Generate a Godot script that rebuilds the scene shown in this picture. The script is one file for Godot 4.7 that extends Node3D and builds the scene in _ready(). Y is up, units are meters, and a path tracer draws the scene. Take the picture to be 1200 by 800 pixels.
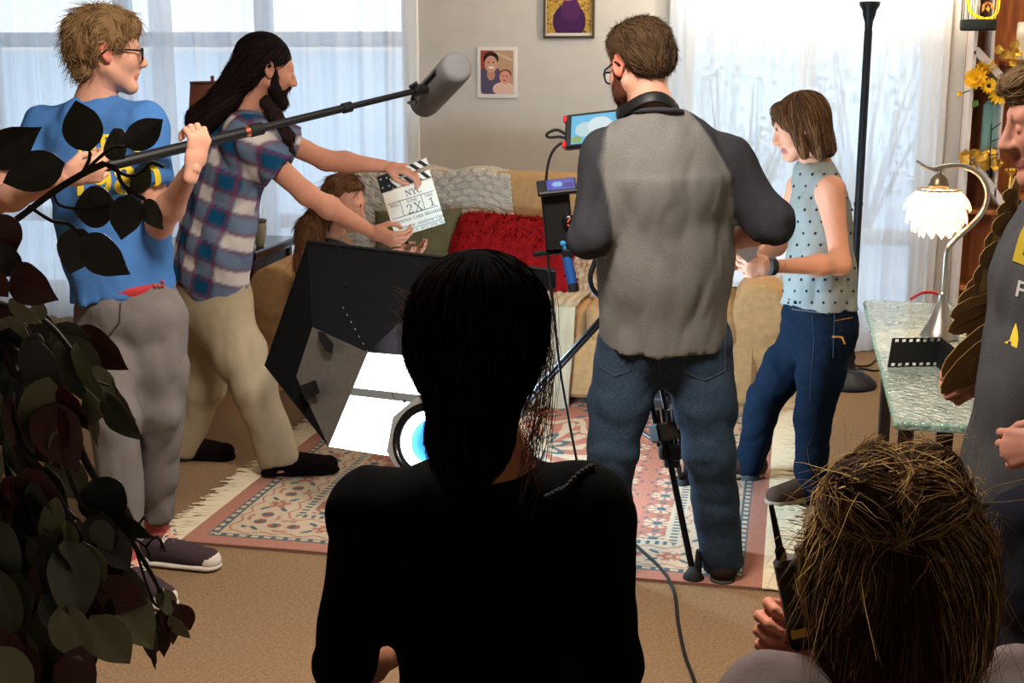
extends Node3D
# A living room turned film set: crew, actress, softbox, camera rig, glass table, bookcase and a ficus.

# ------------------------------------------------------------------ mesh builder
class MB:
	var v := PackedVector3Array()
	var n := PackedVector3Array()
	var c := PackedColorArray()
	var uv := PackedVector2Array()
	var ix := PackedInt32Array()
	var col := Color(1, 1, 1)
	func vert(p: Vector3, nn: Vector3, u := Vector2.ZERO) -> int:
		v.append(p); n.append(nn); c.append(col); uv.append(u)
		return v.size() - 1
	func tri(i: int, j: int, k: int) -> void:
		var g := (v[j] - v[i]).cross(v[k] - v[i])
		if g.dot(n[i] + n[j] + n[k]) > 0.0:
			ix.append(i); ix.append(k); ix.append(j)
		else:
			ix.append(i); ix.append(j); ix.append(k)
	func quad(a: Vector3, b: Vector3, cc: Vector3, d: Vector3, nn := Vector3.ZERO, u0 := Vector2(0, 0), u1 := Vector2(1, 1)) -> void:
		if nn == Vector3.ZERO:
			nn = (b - a).cross(d - a).normalized()
		var i := vert(a, nn, Vector2(u0.x, u1.y)); var j := vert(b, nn, Vector2(u1.x, u1.y))
		var k := vert(cc, nn, Vector2(u1.x, u0.y)); var l := vert(d, nn, Vector2(u0.x, u0.y))
		tri(i, j, k); tri(i, k, l)
	func poly(pts: Array, nn: Vector3) -> void:   # convex, flat
		var f := []
		for p in pts: f.append(vert(p, nn))
		for i in range(1, f.size() - 1): tri(f[0], f[i], f[i + 1])
	func plate(pts: Array, off: Vector3) -> void: # flat outline (any simple polygon) given thickness
		var nn := Vector3.ZERO
		for i in pts.size(): nn += (pts[i] - pts[0]).cross(pts[(i + 1) % pts.size()] - pts[0])
		nn = nn.normalized()
		if nn.dot(off) < 0.0: nn = -nn
		var e1: Vector3 = (pts[1] - pts[0])
		e1 = (e1 - nn * e1.dot(nn)).normalized()
		var e2: Vector3 = nn.cross(e1)
		var flat := PackedVector2Array()
		for p in pts: flat.append(Vector2((p - pts[0]).dot(e1), (p - pts[0]).dot(e2)))
		var t := Geometry2D.triangulate_polygon(flat)
		for s in 2:
			var b := v.size()
			for p in pts: vert(p + off * (0.5 - s), nn * (1.0 - 2.0 * s))
			for q in range(0, t.size(), 3): tri(b + t[q], b + t[q + 1], b + t[q + 2])
		var cen := Vector3.ZERO
		for p in pts: cen += p / pts.size()
		var area := 0.0
		for i in flat.size(): area += flat[i].cross(flat[(i + 1) % flat.size()])
		for i in pts.size():
			var a: Vector3 = pts[i]; var d: Vector3 = pts[(i + 1) % pts.size()]
			var sn := (d - a).cross(nn).normalized() * (1.0 if area > 0 else -1.0)
			quad(a + off * 0.5, d + off * 0.5, d - off * 0.5, a - off * 0.5, sn)
	func box(cen: Vector3, size: Vector3, bs := Basis.IDENTITY, bev := 0.0) -> void:
		var h := size * 0.5
		bev = minf(bev, minf(h.x, minf(h.y, h.z)) * 0.95)
		for ax in 3:
			for s in [-1.0, 1.0]:
				var u := (ax + 1) % 3; var w := (ax + 2) % 3
				var nn := Vector3.ZERO; nn[ax] = s
				var pts := []
				for q in [[-1, -1], [1, -1], [1, 1], [-1, 1]]:
					var p := Vector3.ZERO
					p[ax] = s * h[ax]; p[u] = q[0] * (h[u] - bev); p[w] = q[1] * (h[w] - bev)
					pts.append(cen + bs * p)
				quad(pts[0], pts[1], pts[2], pts[3], bs * nn)
		if bev <= 0.0: return
		for ax in 3:
			var u := (ax + 1) % 3; var w := (ax + 2) % 3
			for su in [-1.0, 1.0]:
				for sw in [-1.0, 1.0]:
					var nn := Vector3.ZERO; nn[u] = su; nn[w] = sw
					var pts := []
					for q in [[-1, 0], [1, 0], [1, 1], [-1, 1]]:
						var p := Vector3.ZERO
						p[ax] = q[0] * (h[ax] - bev)
						p[u] = su * (h[u] - (bev if q[1] == 1 else 0.0)); p[w] = sw * (h[w] - (0.0 if q[1] == 1 else bev))
						pts.append(cen + bs * p)
					quad(pts[0], pts[1], pts[2], pts[3], bs * nn.normalized())
		for sx in [-1.0, 1.0]:
			for sy in [-1.0, 1.0]:
				for sz in [-1.0, 1.0]:
					var s := Vector3(sx, sy, sz)
					var pts := []
					for ax in 3:
						var p := Vector3.ZERO
						for k in 3: p[k] = s[k] * (h[k] - (0.0 if k == ax else bev))
						pts.append(cen + bs * p)
					poly(pts, bs * s.normalized())
	func tube(pts: Array, rad, seg := 8, caps := true, flat := 1.0, side := Vector3.ZERO) -> void:   # swept round bar; rad a number or an array
		var m := pts.size()
		var ref := side
		var rows := []
		for i in m:
			var t: Vector3 = (pts[mini(i + 1, m - 1)] - pts[maxi(i - 1, 0)]).normalized()
			if ref == Vector3.ZERO:
				ref = Vector3.UP if absf(t.y) < 0.9 else Vector3.RIGHT
			var e := (ref - t * ref.dot(t)).normalized()
			ref = e
			var f := t.cross(e)
			var r: float = rad[i] if rad is Array or rad is PackedFloat32Array else rad
			var row := []
			for k in seg:
				var a := TAU * k / seg
				row.append(vert(pts[i] + e * cos(a) * r + f * sin(a) * r * flat, (e * cos(a) * flat + f * sin(a)).normalized(), Vector2(float(k) / seg, float(i) / maxf(m - 1, 1))))
			rows.append(row)
		for i in m - 1:
			for k in seg:
				var k2 := (k + 1) % seg
				tri(rows[i][k], rows[i][k2], rows[i + 1][k2]); tri(rows[i][k], rows[i + 1][k2], rows[i + 1][k])
		if caps:
			for e in [0, m - 1]:
				var nn: Vector3 = (pts[0] - pts[1]).normalized() if e == 0 else (pts[m - 1] - pts[m - 2]).normalized()
				var ring := []
				for k in seg: ring.append(v[rows[e][k]])
				poly(ring, nn)
	func lock(pts: PackedVector3Array, rad: float) -> void:   # one lock of hair: a three-sided taper
		var m := pts.size()
		var t := (pts[m - 1] - pts[0]).normalized()
		var e := t.cross(Vector3(0.31, 0.2, 0.93)).normalized()
		var f := t.cross(e)
		var b := v.size()
		var dirs := [e, -0.5 * e + 0.866 * f, -0.5 * e - 0.866 * f]
		for i in m:
			var r := rad * (1.0 - 0.8 * i / (m - 1.0))
			for k in 3:
				v.append(pts[i] + dirs[k] * r); n.append(dirs[k]); c.append(col); uv.append(Vector2.ZERO)
		for i in m - 1:
			var q := b + i * 3
			ix.append_array([q, q + 4, q + 1, q, q + 3, q + 4, q + 1, q + 5, q + 2, q + 1, q + 4, q + 5, q + 2, q + 3, q, q + 2, q + 5, q + 3])
	func lathe(prof: Array, cen: Vector3, bs := Basis.IDENTITY, seg := 24) -> void:   # prof: Vector2(radius, height)
		var m := prof.size()
		var rows := []
		for i in m:
			var t: Vector2 = (prof[mini(i + 1, m - 1)] - prof[maxi(i - 1, 0)]).normalized()
			var row := []
			for k in seg + 1:
				var a := TAU * k / seg
				var dir := Vector3(cos(a), 0, sin(a))
				row.append(vert(cen + bs * (dir * prof[i].x + Vector3(0, prof[i].y, 0)), bs * (dir * t.y - Vector3(0, t.x, 0)).normalized(), Vector2(float(k) / seg, float(i) / (m - 1))))
			rows.append(row)
		for i in m - 1:
			for k in seg:
				tri(rows[i][k], rows[i][k + 1], rows[i + 1][k + 1]); tri(rows[i][k], rows[i + 1][k + 1], rows[i + 1][k])
	func grid(nu: int, nv: int, f: Callable, both := 0.0) -> void:   # sheet of points f(u, v); both > 0 gives it that thickness
		var p := []
		for j in nv + 1:
			for i in nu + 1: p.append(f.call(float(i) / nu, float(j) / nv))
		var nr := []
		for j in nv + 1:
			for i in nu + 1:
				var a: Vector3 = p[j * (nu + 1) + mini(i + 1, nu)] - p[j * (nu + 1) + maxi(i - 1, 0)]
				var b: Vector3 = p[mini(j + 1, nv) * (nu + 1) + i] - p[maxi(j - 1, 0) * (nu + 1) + i]
				nr.append(a.cross(b).normalized())
		for s in (2 if both > 0.0 else 1):
			var base := v.size()
			var sg := 1.0 - 2.0 * s
			for j in nv + 1:
				for i in nu + 1:
					var q := j * (nu + 1) + i
					vert(p[q] + nr[q] * both * 0.5 * sg, nr[q] * sg, Vector2(float(i) / nu, float(j) / nv))
			for j in nv:
				for i in nu:
					var q := base + j * (nu + 1) + i
					tri(q, q + 1, q + nu + 2); tri(q, q + nu + 2, q + nu + 1)
		if both > 0.0:
			var edge := []
			for i in nu + 1: edge.append(i)
			for j in range(1, nv + 1): edge.append(j * (nu + 1) + nu)
			for i in range(nu - 1, -1, -1): edge.append(nv * (nu + 1) + i)
			for j in range(nv - 1, -1, -1): edge.append(j * (nu + 1))
			for q in edge.size() - 1:
				var a: int = edge[q]; var b: int = edge[q + 1]
				quad(p[a] + nr[a] * both * 0.5, p[b] + nr[b] * both * 0.5, p[b] - nr[b] * both * 0.5, p[a] - nr[a] * both * 0.5)
	func ball(cen: Vector3, r: Vector3, seg := 12, bs := Basis.IDENTITY) -> void:
		var rows := []
		var m := seg / 2
		for i in m + 1:
			var b := PI * i / m
			var row := []
			for k in seg + 1:
				var a := TAU * k / seg
				var d := Vector3(sin(b) * cos(a), cos(b), sin(b) * sin(a))
				row.append(vert(cen + bs * (d * r), bs * (d / r).normalized(), Vector2(float(k) / seg, float(i) / m)))
			rows.append(row)
		for i in m:
			for k in seg:
				if i > 0: tri(rows[i][k], rows[i][k + 1], rows[i + 1][k + 1])
				if i < m - 1 or i == 0: tri(rows[i][k], rows[i + 1][k + 1], rows[i + 1][k])
				elif i == m - 1 and i > 0: pass
	func mesh() -> ArrayMesh:
		var a := []
		a.resize(Mesh.ARRAY_MAX)
		a[Mesh.ARRAY_VERTEX] = v; a[Mesh.ARRAY_NORMAL] = n; a[Mesh.ARRAY_COLOR] = c; a[Mesh.ARRAY_TEX_UV] = uv; a[Mesh.ARRAY_INDEX] = ix
		var m := ArrayMesh.new()
		m.add_surface_from_arrays(Mesh.PRIMITIVE_TRIANGLES, a)
		return m

# ------------------------------------------------------------------ smooth solids: tapered capsules and ellipsoids joined by a smooth minimum, meshed as surface nets
class Sdf:
	var T := PackedInt32Array()
	var A := PackedVector3Array()
	var D := PackedVector3Array()
	var DN := PackedVector3Array()
	var IL := PackedFloat32Array()
	var RA := PackedFloat32Array()
	var RB := PackedFloat32Array()
	var NF := PackedVector3Array()
	var Q := PackedFloat32Array()
	var K := PackedFloat32Array()
	var OP := PackedInt32Array()
	var C := PackedColorArray()
	var IB: Array[Basis] = []
	var IT: Array[Basis] = []
	var k := 0.03
	var col := Color(1, 1, 1)
	var noise: FastNoiseLite
	var amp := 0.0
	var ns := Vector3.ONE
	var paint: Callable
	func _add(t: int, a: Vector3, d: Vector3, ra: float, rb: float, nf: Vector3, q: float, op: int, ib: Basis) -> void:
		T.append(t); A.append(a); D.append(d); DN.append(d.normalized()); IL.append(1.0 / maxf(d.length_squared(), 1e-9))
		RA.append(ra); RB.append(rb); NF.append(nf); Q.append(q); K.append(k); OP.append(op); C.append(col); IB.append(ib); IT.append(ib.transposed())
	func cap(a: Vector3, b: Vector3, ra: float, rb: float, flat_axis := Vector3.ZERO, q := 1.0, ends := 0, op := 0) -> Sdf:   # ends: 2 flat at b, 4 flat at a
		_add(ends, a, b - a, ra, rb, flat_axis, q, op, Basis.IDENTITY)
		return self
	func ell(c: Vector3, r: Vector3, bs := Basis.IDENTITY, op := 0) -> Sdf:
		var m := Basis(bs.x / r.x, bs.y / r.y, bs.z / r.z).transposed()
		_add(1, c, Vector3.UP, minf(r.x, minf(r.y, r.z)), maxf(r.x, maxf(r.y, r.z)), Vector3.ZERO, 1.0, op, m)
		return self
	func chain(pts: Array, rad: Array, ends := 0) -> Sdf:
		for i in pts.size() - 1: cap(pts[i], pts[i + 1], rad[i], rad[i + 1], Vector3.ZERO, 1.0, ends if i == pts.size() - 2 else 0)
		return self
	func one(i: int, p: Vector3) -> float:
		var pa := p - A[i]
		var t := T[i]
		if t == 1:
			var q := IB[i] * pa
			var l := q.length()
			return l * (l - 1.0) / maxf((IT[i] * q).length(), 1e-5)
		var qq := Q[i]
		if qq < 1.0: pa += NF[i] * (pa.dot(NF[i]) * (1.0 / qq - 1.0))
		var h := clampf(pa.dot(D[i]) * IL[i], 0.0, 1.0)
		var e := (pa - D[i] * h).length() - RA[i] - (RB[i] - RA[i]) * h
		if qq < 1.0: e *= 0.5 + 0.5 * qq
		if t & 2: e = maxf(e, (pa - D[i]).dot(DN[i]))
		if t & 4: e = maxf(e, -pa.dot(DN[i]))
		return e
	func ev(p: Vector3, sub: PackedInt32Array) -> float:
		var d := 1.0
		for i in sub:
			var e := one(i, p)
			var kk := K[i]
			var op := OP[i]
			if op == 0:
				var h := maxf(kk - absf(d - e), 0.0)
				d = minf(d, e) - (h * h * 0.25 / kk if kk > 0.0 else 0.0)
			elif op == 1:
				var h := maxf(kk - absf(d + e), 0.0)
				d = maxf(d, -e) + (h * h * 0.25 / kk if kk > 0.0 else 0.0)
			else:
				d = maxf(d, e)
		if amp > 0.0: d += amp * noise.get_noise_3dv(p * ns)
		return d
	func all() -> PackedInt32Array:
		var s := PackedInt32Array()
		for i in T.size(): s.append(i)
		return s
	func at(p: Vector3) -> float:
		return ev(p, all())
	func hit(o: Vector3, dir: Vector3, most := 1.5) -> Vector3:   # first point of the surface along a ray
		var t := 0.0
		var s := all()
		while t < most:
			var d := ev(o + dir * t, s)
			if d < 0.0008: break
			t += maxf(d * 0.7, 0.0006)
		return o + dir * t
	var soft := 0.0
	func colour(p: Vector3) -> Color:
		var best := 1e9
		var c := Color(1, 1, 1)
		for i in T.size():
			if OP[i] != 0: continue
			var e := one(i, p)
			if soft > 0.0 and best < 1e8:
				var w := clampf(0.5 + (best - e) / soft, 0.0, 1.0)
				c = c.lerp(C[i], w); best = minf(best, e)
			elif e < best - 0.0002: best = e; c = C[i]
		if paint.is_valid(): c = paint.call(p, c)
		return c
	func net(mb: MB, h: float) -> void:
		var lo := Vector3(1e9, 1e9, 1e9)
		var hi := -lo
		for i in T.size():
			if OP[i] != 0: continue
			var r := maxf(RA[i], RB[i]) + absf(amp) + 0.01
			if T[i] == 1: r = RB[i] + absf(amp) + 0.01
			var e := A[i] if T[i] == 1 else A[i] + D[i]
			lo = lo.min(A[i] - Vector3(r, r, r)).min(e - Vector3(r, r, r)); hi = hi.max(A[i] + Vector3(r, r, r)).max(e + Vector3(r, r, r))
		lo -= Vector3(h, h, h) * 2.0
		const B := 3
		const G := 4
		const S := B + 1
		var nb := Vector3i(((hi - lo) / (h * B)).ceil()) + Vector3i.ONE
		var nx := nb.x * B + 2
		var ny := nb.y * B + 2
		var cells := {}
		var half := h * B * 0.8661
		var everything := all()
		var vx := PackedVector3Array()
		var keys := PackedInt64Array()
		var masks := PackedInt32Array()
		var lA := A
		var lD := D
		var lT := T
		var lQ := Q
		var lN := NF
		var lI := IL
		var lRA := RA
		var lRD := PackedFloat32Array()
		for i in T.size(): lRD.append(RB[i] - RA[i])
		var lK := K
		var lO := OP
		var near := amp * 1.6 + h * 2.0
		var vals := PackedFloat32Array()
		vals.resize(S * S * S)
		var ds := PackedFloat32Array()
		ds.resize(T.size())
		var big := half * G
		for gz in range(0, nb.z, G):
			for gy in range(0, nb.y, G):
				for gx in range(0, nb.x, G):
					var gm := lo + (Vector3(gx, gy, gz) + Vector3.ONE * (G * 0.5)) * (h * B)
					var dm := 1e9
					for i in everything:
						var e := one(i, gm)
						ds[i] = e
						if OP[i] == 0 and e - K[i] * 0.35 < dm: dm = e - K[i] * 0.35
					if dm > big * 1.5 + amp: continue
					var sub0 := PackedInt32Array()
					for i in everything:
						if OP[i] == 2 or ds[i] < maxf(dm, 0.0) + big * 2.4 + K[i]: sub0.append(i)
					for bz in range(gz, mini(gz + G, nb.z)):
						for by in range(gy, mini(gy + G, nb.y)):
							for bx in range(gx, mini(gx + G, nb.x)):
								var o := lo + Vector3(bx, by, bz) * (h * B)
								var mid := o + Vector3.ONE * (h * B * 0.5)
								dm = 1e9
								for i in sub0:
									var e := one(i, mid)
									ds[i] = e
									if OP[i] == 0 and e - K[i] * 0.35 < dm: dm = e - K[i] * 0.35
								if dm > half * 1.5 + amp: continue
								var sub := PackedInt32Array()
								for i in sub0:
									if OP[i] == 2 or ds[i] < maxf(dm, 0.0) + half * 2.4 + K[i]: sub.append(i)
								if absf(ev(mid, sub)) > half * 1.5 + amp: continue
								var q := 0
								var neg := 0
								for z in S:
									for y in S:
										for x in S:
											var p := o + Vector3(x, y, z) * h
											var d := 1.0
											for i in sub:
												var pa := p - lA[i]
												var e: float
												var t := lT[i]
												if t == 1:
													var qv := IB[i] * pa
													var ql := qv.length()
													e = ql * (ql - 1.0) / maxf((IT[i] * qv).length(), 1e-5)
												else:
													var qq := lQ[i]
													if qq < 1.0: pa += lN[i] * (pa.dot(lN[i]) * (1.0 / qq - 1.0))
													var dd := lD[i]
													var hh := clampf(pa.dot(dd) * lI[i], 0.0, 1.0)
													e = (pa - dd * hh).length() - lRA[i] - lRD[i] * hh
													if qq < 1.0: e *= 0.5 + 0.5 * qq
													if t != 0:
														if t & 2: e = maxf(e, (pa - dd).dot(DN[i]))
														if t & 4: e = maxf(e, -pa.dot(DN[i]))
												var kk := lK[i]
												if lO[i] == 0:
													if d - e > kk: d = e
													elif e - d < kk:
														var g := kk - absf(d - e)
														d = minf(d, e) - g * g * 0.25 / maxf(kk, 1e-6)
												elif lO[i] == 1:
													var g := maxf(kk - absf(d + e), 0.0)
													d = maxf(d, -e) + g * g * 0.25 / maxf(kk, 1e-6)
												else:
													d = maxf(d, e)
											if amp > 0.0 and absf(d) < near: d += amp * noise.get_noise_3dv(p * ns)
											vals[q] = d
											if d < 0.0: neg += 1
											q += 1
								if neg == 0 or neg == S * S * S: continue
								for z in B:
									for y in B:
										for x in B:
											var b := x + y * S + z * S * S
											var m := 0
											if vals[b] < 0.0: m |= 1
											if vals[b + 1] < 0.0: m |= 2
											if vals[b + S] < 0.0: m |= 4
											if vals[b + S + 1] < 0.0: m |= 8
											if vals[b + S * S] < 0.0: m |= 16
											if vals[b + S * S + 1] < 0.0: m |= 32
											if vals[b + S * S + S] < 0.0: m |= 64
											if vals[b + S * S + S + 1] < 0.0: m |= 128
											if m == 0 or m == 255: continue
											var acc := Vector3.ZERO
											var cnt := 0
											for e in 12:
												var c0: int = E0[e]
												var c1: int = E1[e]
												if ((m >> c0) & 1) == ((m >> c1) & 1): continue
												var p0 := Vector3(c0 & 1, (c0 >> 1) & 1, c0 >> 2)
												var p1 := Vector3(c1 & 1, (c1 >> 1) & 1, c1 >> 2)
												var v0 := vals[b + (c0 & 1) + ((c0 >> 1) & 1) * S + (c0 >> 2) * S * S]
												var v1 := vals[b + (c1 & 1) + ((c1 >> 1) & 1) * S + (c1 >> 2) * S * S]
												acc += p0 + (p1 - p0) * (v0 / (v0 - v1))
												cnt += 1
											var key := (bx * B + x) + nx * ((by * B + y) + ny * (bz * B + z))
											cells[key] = vx.size()
											keys.append(key); masks.append(m)
											vx.append(o + (Vector3(x, y, z) + acc / cnt) * h)
		var base := mb.v.size()
		var nr := PackedVector3Array()
		nr.resize(vx.size())
		var tris := PackedInt32Array()
		for w in keys.size():
			var m := masks[w]
			var key := keys[w]
			var s0 := m & 1
			for ax in 3:
				var other := (m >> (1 << ax)) & 1
				if s0 == other: continue
				var su := ny * nx if ax == 0 else 1
				var sv := nx if ax == 0 else (nx * ny if ax == 1 else nx)
				if ax == 0: su = nx; sv = nx * ny
				elif ax == 1: su = nx * ny; sv = 1
				else: su = 1; sv = nx
				var i1: int = cells.get(key - su, -1)
				var i2: int = cells.get(key - su - sv, -1)
				var i3: int = cells.get(key - sv, -1)
				if i1 < 0 or i2 < 0 or i3 < 0: continue
				var quad := [w, i1, i2, i3] if s0 == 1 else [w, i3, i2, i1]
				var g: Vector3 = (vx[quad[2]] - vx[quad[0]]).cross(vx[quad[3]] - vx[quad[1]])
				for z in quad: nr[z] += g
				tris.append_array([quad[0], quad[2], quad[1], quad[0], quad[3], quad[2]])
		var plain := not paint.is_valid()
		for i in T.size():
			if OP[i] == 0 and C[i] != C[0]: plain = false
		for w in vx.size():
			mb.v.append(vx[w]); mb.n.append(nr[w].normalized()); mb.uv.append(Vector2.ZERO)
			mb.c.append(C[0] if plain else colour(vx[w]))
		for w in tris: mb.ix.append(base + w)
	const E0 := [0, 2, 4, 6, 0, 1, 4, 5, 0, 1, 2, 3]
	const E1 := [1, 3, 5, 7, 2, 3, 6, 7, 4, 5, 6, 7]

# ------------------------------------------------------------------ naming and materials
var used := {}
var rng := RandomNumberGenerator.new()
var M := {}

func numbered(called: String) -> String:
	var i: int = used.get(called, 0)
	used[called] = i + 1
	return called if i == 0 else "%s_%03d" % [called, i]

func tag(o: Node, label: String, category: String, group := "") -> Node:
	o.set_meta("label", label); o.set_meta("category", category)
	if group: o.set_meta("group", group)
	return o

func thing(called: String, label: String, category: String, at := Vector3.ZERO, group := "") -> Node3D:
	var o := Node3D.new()
	o.name = numbered(called)
	add_child(o)
	o.position = at
	tag(o, label, category, group)
	return o

func put(called: String, mb, mat: Material, parent: Node = null) -> MeshInstance3D:   # one mesh, in world coordinates moved to its parent's origin
	var o := MeshInstance3D.new()
	o.mesh = mb.mesh() if mb is MB else mb
	o.material_override = mat
	if parent == null or parent == self:
		o.name = numbered(called)
		add_child(o)
	else:
		o.name = called
		parent.add_child(o, true)
		var w := Vector3.ZERO
		var q := parent
		while q is Node3D and q != self:
			w += q.position
			q = q.get_parent()
		o.position = -w
	return o

func struct(called: String, mb, mat: Material, parent: Node = null) -> MeshInstance3D:
	var o := put(called, mb, mat, parent)
	if parent == null: o.set_meta("kind", "structure")
	return o

func mt(c: Color, rough := 0.7, metal := 0.0, spec := 0.4) -> StandardMaterial3D:
	var m := StandardMaterial3D.new()
	m.albedo_color = c; m.roughness = rough; m.metallic = metal; m.metallic_specular = spec
	return m

func vm(rough := 0.75, spec := 0.35) -> StandardMaterial3D:   # colour comes from the vertices
	var m := mt(Color(1, 1, 1), rough, 0.0, spec)
	m.vertex_color_use_as_albedo = true
	return m

func grain(m: StandardMaterial3D, tex: Texture2D, scale: float, bump := 0.0, btex: Texture2D = null) -> StandardMaterial3D:
	m.albedo_texture = tex
	m.uv1_triplanar = true; m.uv1_world_triplanar = true
	m.uv1_scale = Vector3.ONE * scale
	if bump > 0.0:
		m.heightmap_enabled = true; m.heightmap_texture = btex if btex else tex; m.heightmap_scale = bump
	return m

func L(r: float, g: float, b: float) -> Color:   # sRGB 0..255 to a linear vertex colour
	return Color(r / 255.0, g / 255.0, b / 255.0).srgb_to_linear()

func S(r: float, g: float, b: float) -> Color:
	return Color(r / 255.0, g / 255.0, b / 255.0)

func noise_tex(seed_: int, freq: float, lo: Color, hi: Color, size := 256, oct := 4, stretch := Vector2.ONE) -> ImageTexture:
	var f := FastNoiseLite.new()
	f.seed = seed_; f.frequency = freq; f.fractal_octaves = oct
	f.noise_type = FastNoiseLite.TYPE_SIMPLEX_SMOOTH
	var g := f.get_seamless_image(int(size / stretch.x), int(size / stretch.y))
	g.resize(size, size, Image.INTERPOLATE_CUBIC)
	var im := Image.create(size, size, false, Image.FORMAT_RGB8)
	for y in size:
		for x in size:
			im.set_pixel(x, y, lo.lerp(hi, g.get_pixel(x, y).r))
	return ImageTexture.create_from_image(im)

func rnd(a: float, b: float) -> float:
	return rng.randf_range(a, b)

func rv(s: float) -> Vector3:
	return Vector3(rnd(-s, s), rnd(-s, s), rnd(-s, s))

func look(fwd: Vector3, up := Vector3.UP) -> Basis:   # +z along fwd
	var z := fwd.normalized()
	var x := up.cross(z).normalized()
	return Basis(x, z.cross(x), z)

func curve(pts: Array, steps := 6) -> Array:   # smooth line through points
	var out := []
	for i in pts.size() - 1:
		var p0: Vector3 = pts[maxi(i - 1, 0)]; var p1: Vector3 = pts[i]; var p2: Vector3 = pts[i + 1]; var p3: Vector3 = pts[mini(i + 2, pts.size() - 1)]
		for s in steps:
			out.append(p1.cubic_interpolate(p2, p0, p3, float(s) / steps))
	out.append(pts[-1])
	return out


func _ready() -> void:
	rng.seed = 7
	# camera
	var cam := Camera3D.new()
	cam.name = "camera"
	cam.position = Vector3(0, 1.65, 0)
	cam.rotation_degrees = Vector3(-12.5, 12.0, 0)
	cam.fov = 28.94
	cam.near = 0.05
	cam.far = 600.0
	add_child(cam)
	cam.current = true
	# sky, exposure
	var we := WorldEnvironment.new()
	we.name = "environment"
	var e := Environment.new()
	var sm := ProceduralSkyMaterial.new()
	sm.sky_top_color = S(176, 204, 236)
	sm.sky_horizon_color = S(236, 242, 246)
	sm.ground_bottom_color = S(120, 118, 110)
	sm.ground_horizon_color = S(190, 190, 186)
	sm.sky_energy_multiplier = 1.65
	var sky := Sky.new()
	sky.sky_material = sm
	e.background_mode = Environment.BG_SKY
	e.sky = sky
	e.tonemap_mode = Environment.TONE_MAPPER_LINEAR
	e.tonemap_exposure = 1.0
	e.sdfgi_enabled = true; e.ssao_enabled = true; e.ssil_enabled = true
	we.environment = e
	add_child(we)
	# the ceiling light over the middle of the room: a shallow square glass fitting and its light
	ceiling_light(Vector3(-0.7, 2.62, -2.6), 9.5)
	materials()
	room()
	outdoors()
	furniture()
	gear()
	people()
	shelf_things()
	plant()

func ceiling_light(at: Vector3, power: float) -> void:
	var t := thing("ceiling_lamp", "shallow square white glass ceiling lamp above the camera operator", "lamp", at)
	var b := MB.new()
	b.box(at + Vector3(0, 0.045, 0), Vector3(0.62, 0.05, 0.62), Basis.IDENTITY, 0.01)
	put("lamp_base", b, mt(S(200, 196, 188), 0.4, 0.6), t)
	var g := MB.new()
	g.box(at, Vector3(0.56, 0.05, 0.56), Basis.IDENTITY, 0.02)
	var m := mt(S(255, 244, 226), 0.5)
	m.emission_enabled = true; m.emission = S(255, 226, 184); m.emission_energy_multiplier = 1.2
	put("lamp_glass", g, m, t)
	var l := AreaLight3D.new()
	l.name = "ceiling_lamp_light"
	l.area_size = Vector2(0.56, 0.56)
	l.light_energy = power
	l.light_color = S(255, 244, 232)
	l.area_range = 12.0
	l.shadow_enabled = true
	l.position = at + Vector3(0, -0.035, 0)
	l.rotation_degrees = Vector3(-90, 0, 0)
	add_child(l)

func materials() -> void:
	var t := {}
	t.carpet = noise_tex(3, 0.09, S(205, 205, 205), S(255, 255, 255), 256, 5)
	t.fine = noise_tex(5, 0.2, S(150, 150, 150), S(255, 255, 255), 256, 3)
	t.soft = noise_tex(9, 0.03, S(222, 222, 222), S(255, 255, 255), 256, 4)
	t.heather = noise_tex(12, 0.25, S(176, 176, 176), S(255, 255, 255), 256, 2, Vector2(1, 3))
	t.denim = noise_tex(14, 0.2, S(140, 140, 140), S(255, 255, 255), 256, 3, Vector2(4, 1))
	t.wood = noise_tex(17, 0.035, S(150, 140, 130), S(255, 255, 255), 256, 4, Vector2(1, 10))
	t.weave = noise_tex(23, 0.22, S(196, 196, 196), S(255, 255, 255), 256, 3)
	M.tex = t
	M.wall = grain(mt(S(204, 198, 188), 0.9, 0, 0.2), noise_tex(19, 0.05, S(246, 246, 246), S(255, 255, 255), 128, 3), 0.9)
	M.ceiling = mt(S(225, 222, 214), 0.9)
	M.carpet = grain(mt(S(146, 118, 89), 0.97, 0, 0.1), t.carpet, 3.0, 0.5, t.fine)
	M.white = mt(S(226, 226, 222), 0.5)
	M.black = mt(S(20, 20, 22), 0.5)
	M.black_gloss = mt(S(14, 14, 16), 0.25)
	M.rubber = mt(S(18, 18, 19), 0.7)
	M.steel = mt(S(170, 166, 158), 0.32, 1.0)
	M.gold = mt(S(214, 164, 62), 0.35, 0.85)
	M.dark_wood = grain(mt(S(58, 38, 28), 0.45), t.wood, 2.0)
	M.cherry = grain(mt(S(196, 116, 62), 0.55), t.wood, 2.0)
	M.skin = vm(0.6, 0.35)
	M.cloth = vm(0.95, 0.15)
	M.knit = vm(0.95, 0.12)

func wall_piece(b: MB, x0: float, x1: float, y0: float, y1: float, z: float, th: float) -> void:
	b.box(Vector3((x0 + x1) / 2, (y0 + y1) / 2, z - th / 2), Vector3(x1 - x0, y1 - y0, th))

const ZW := -7.5
const XL := -5.3
const XR := 1.75
const ZF := 1.4
const HC := 2.7
const WA := [-4.95, -2.22, 0.10, 2.32]
const WB := [-0.63, 0.70, 0.10, 2.32]

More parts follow.
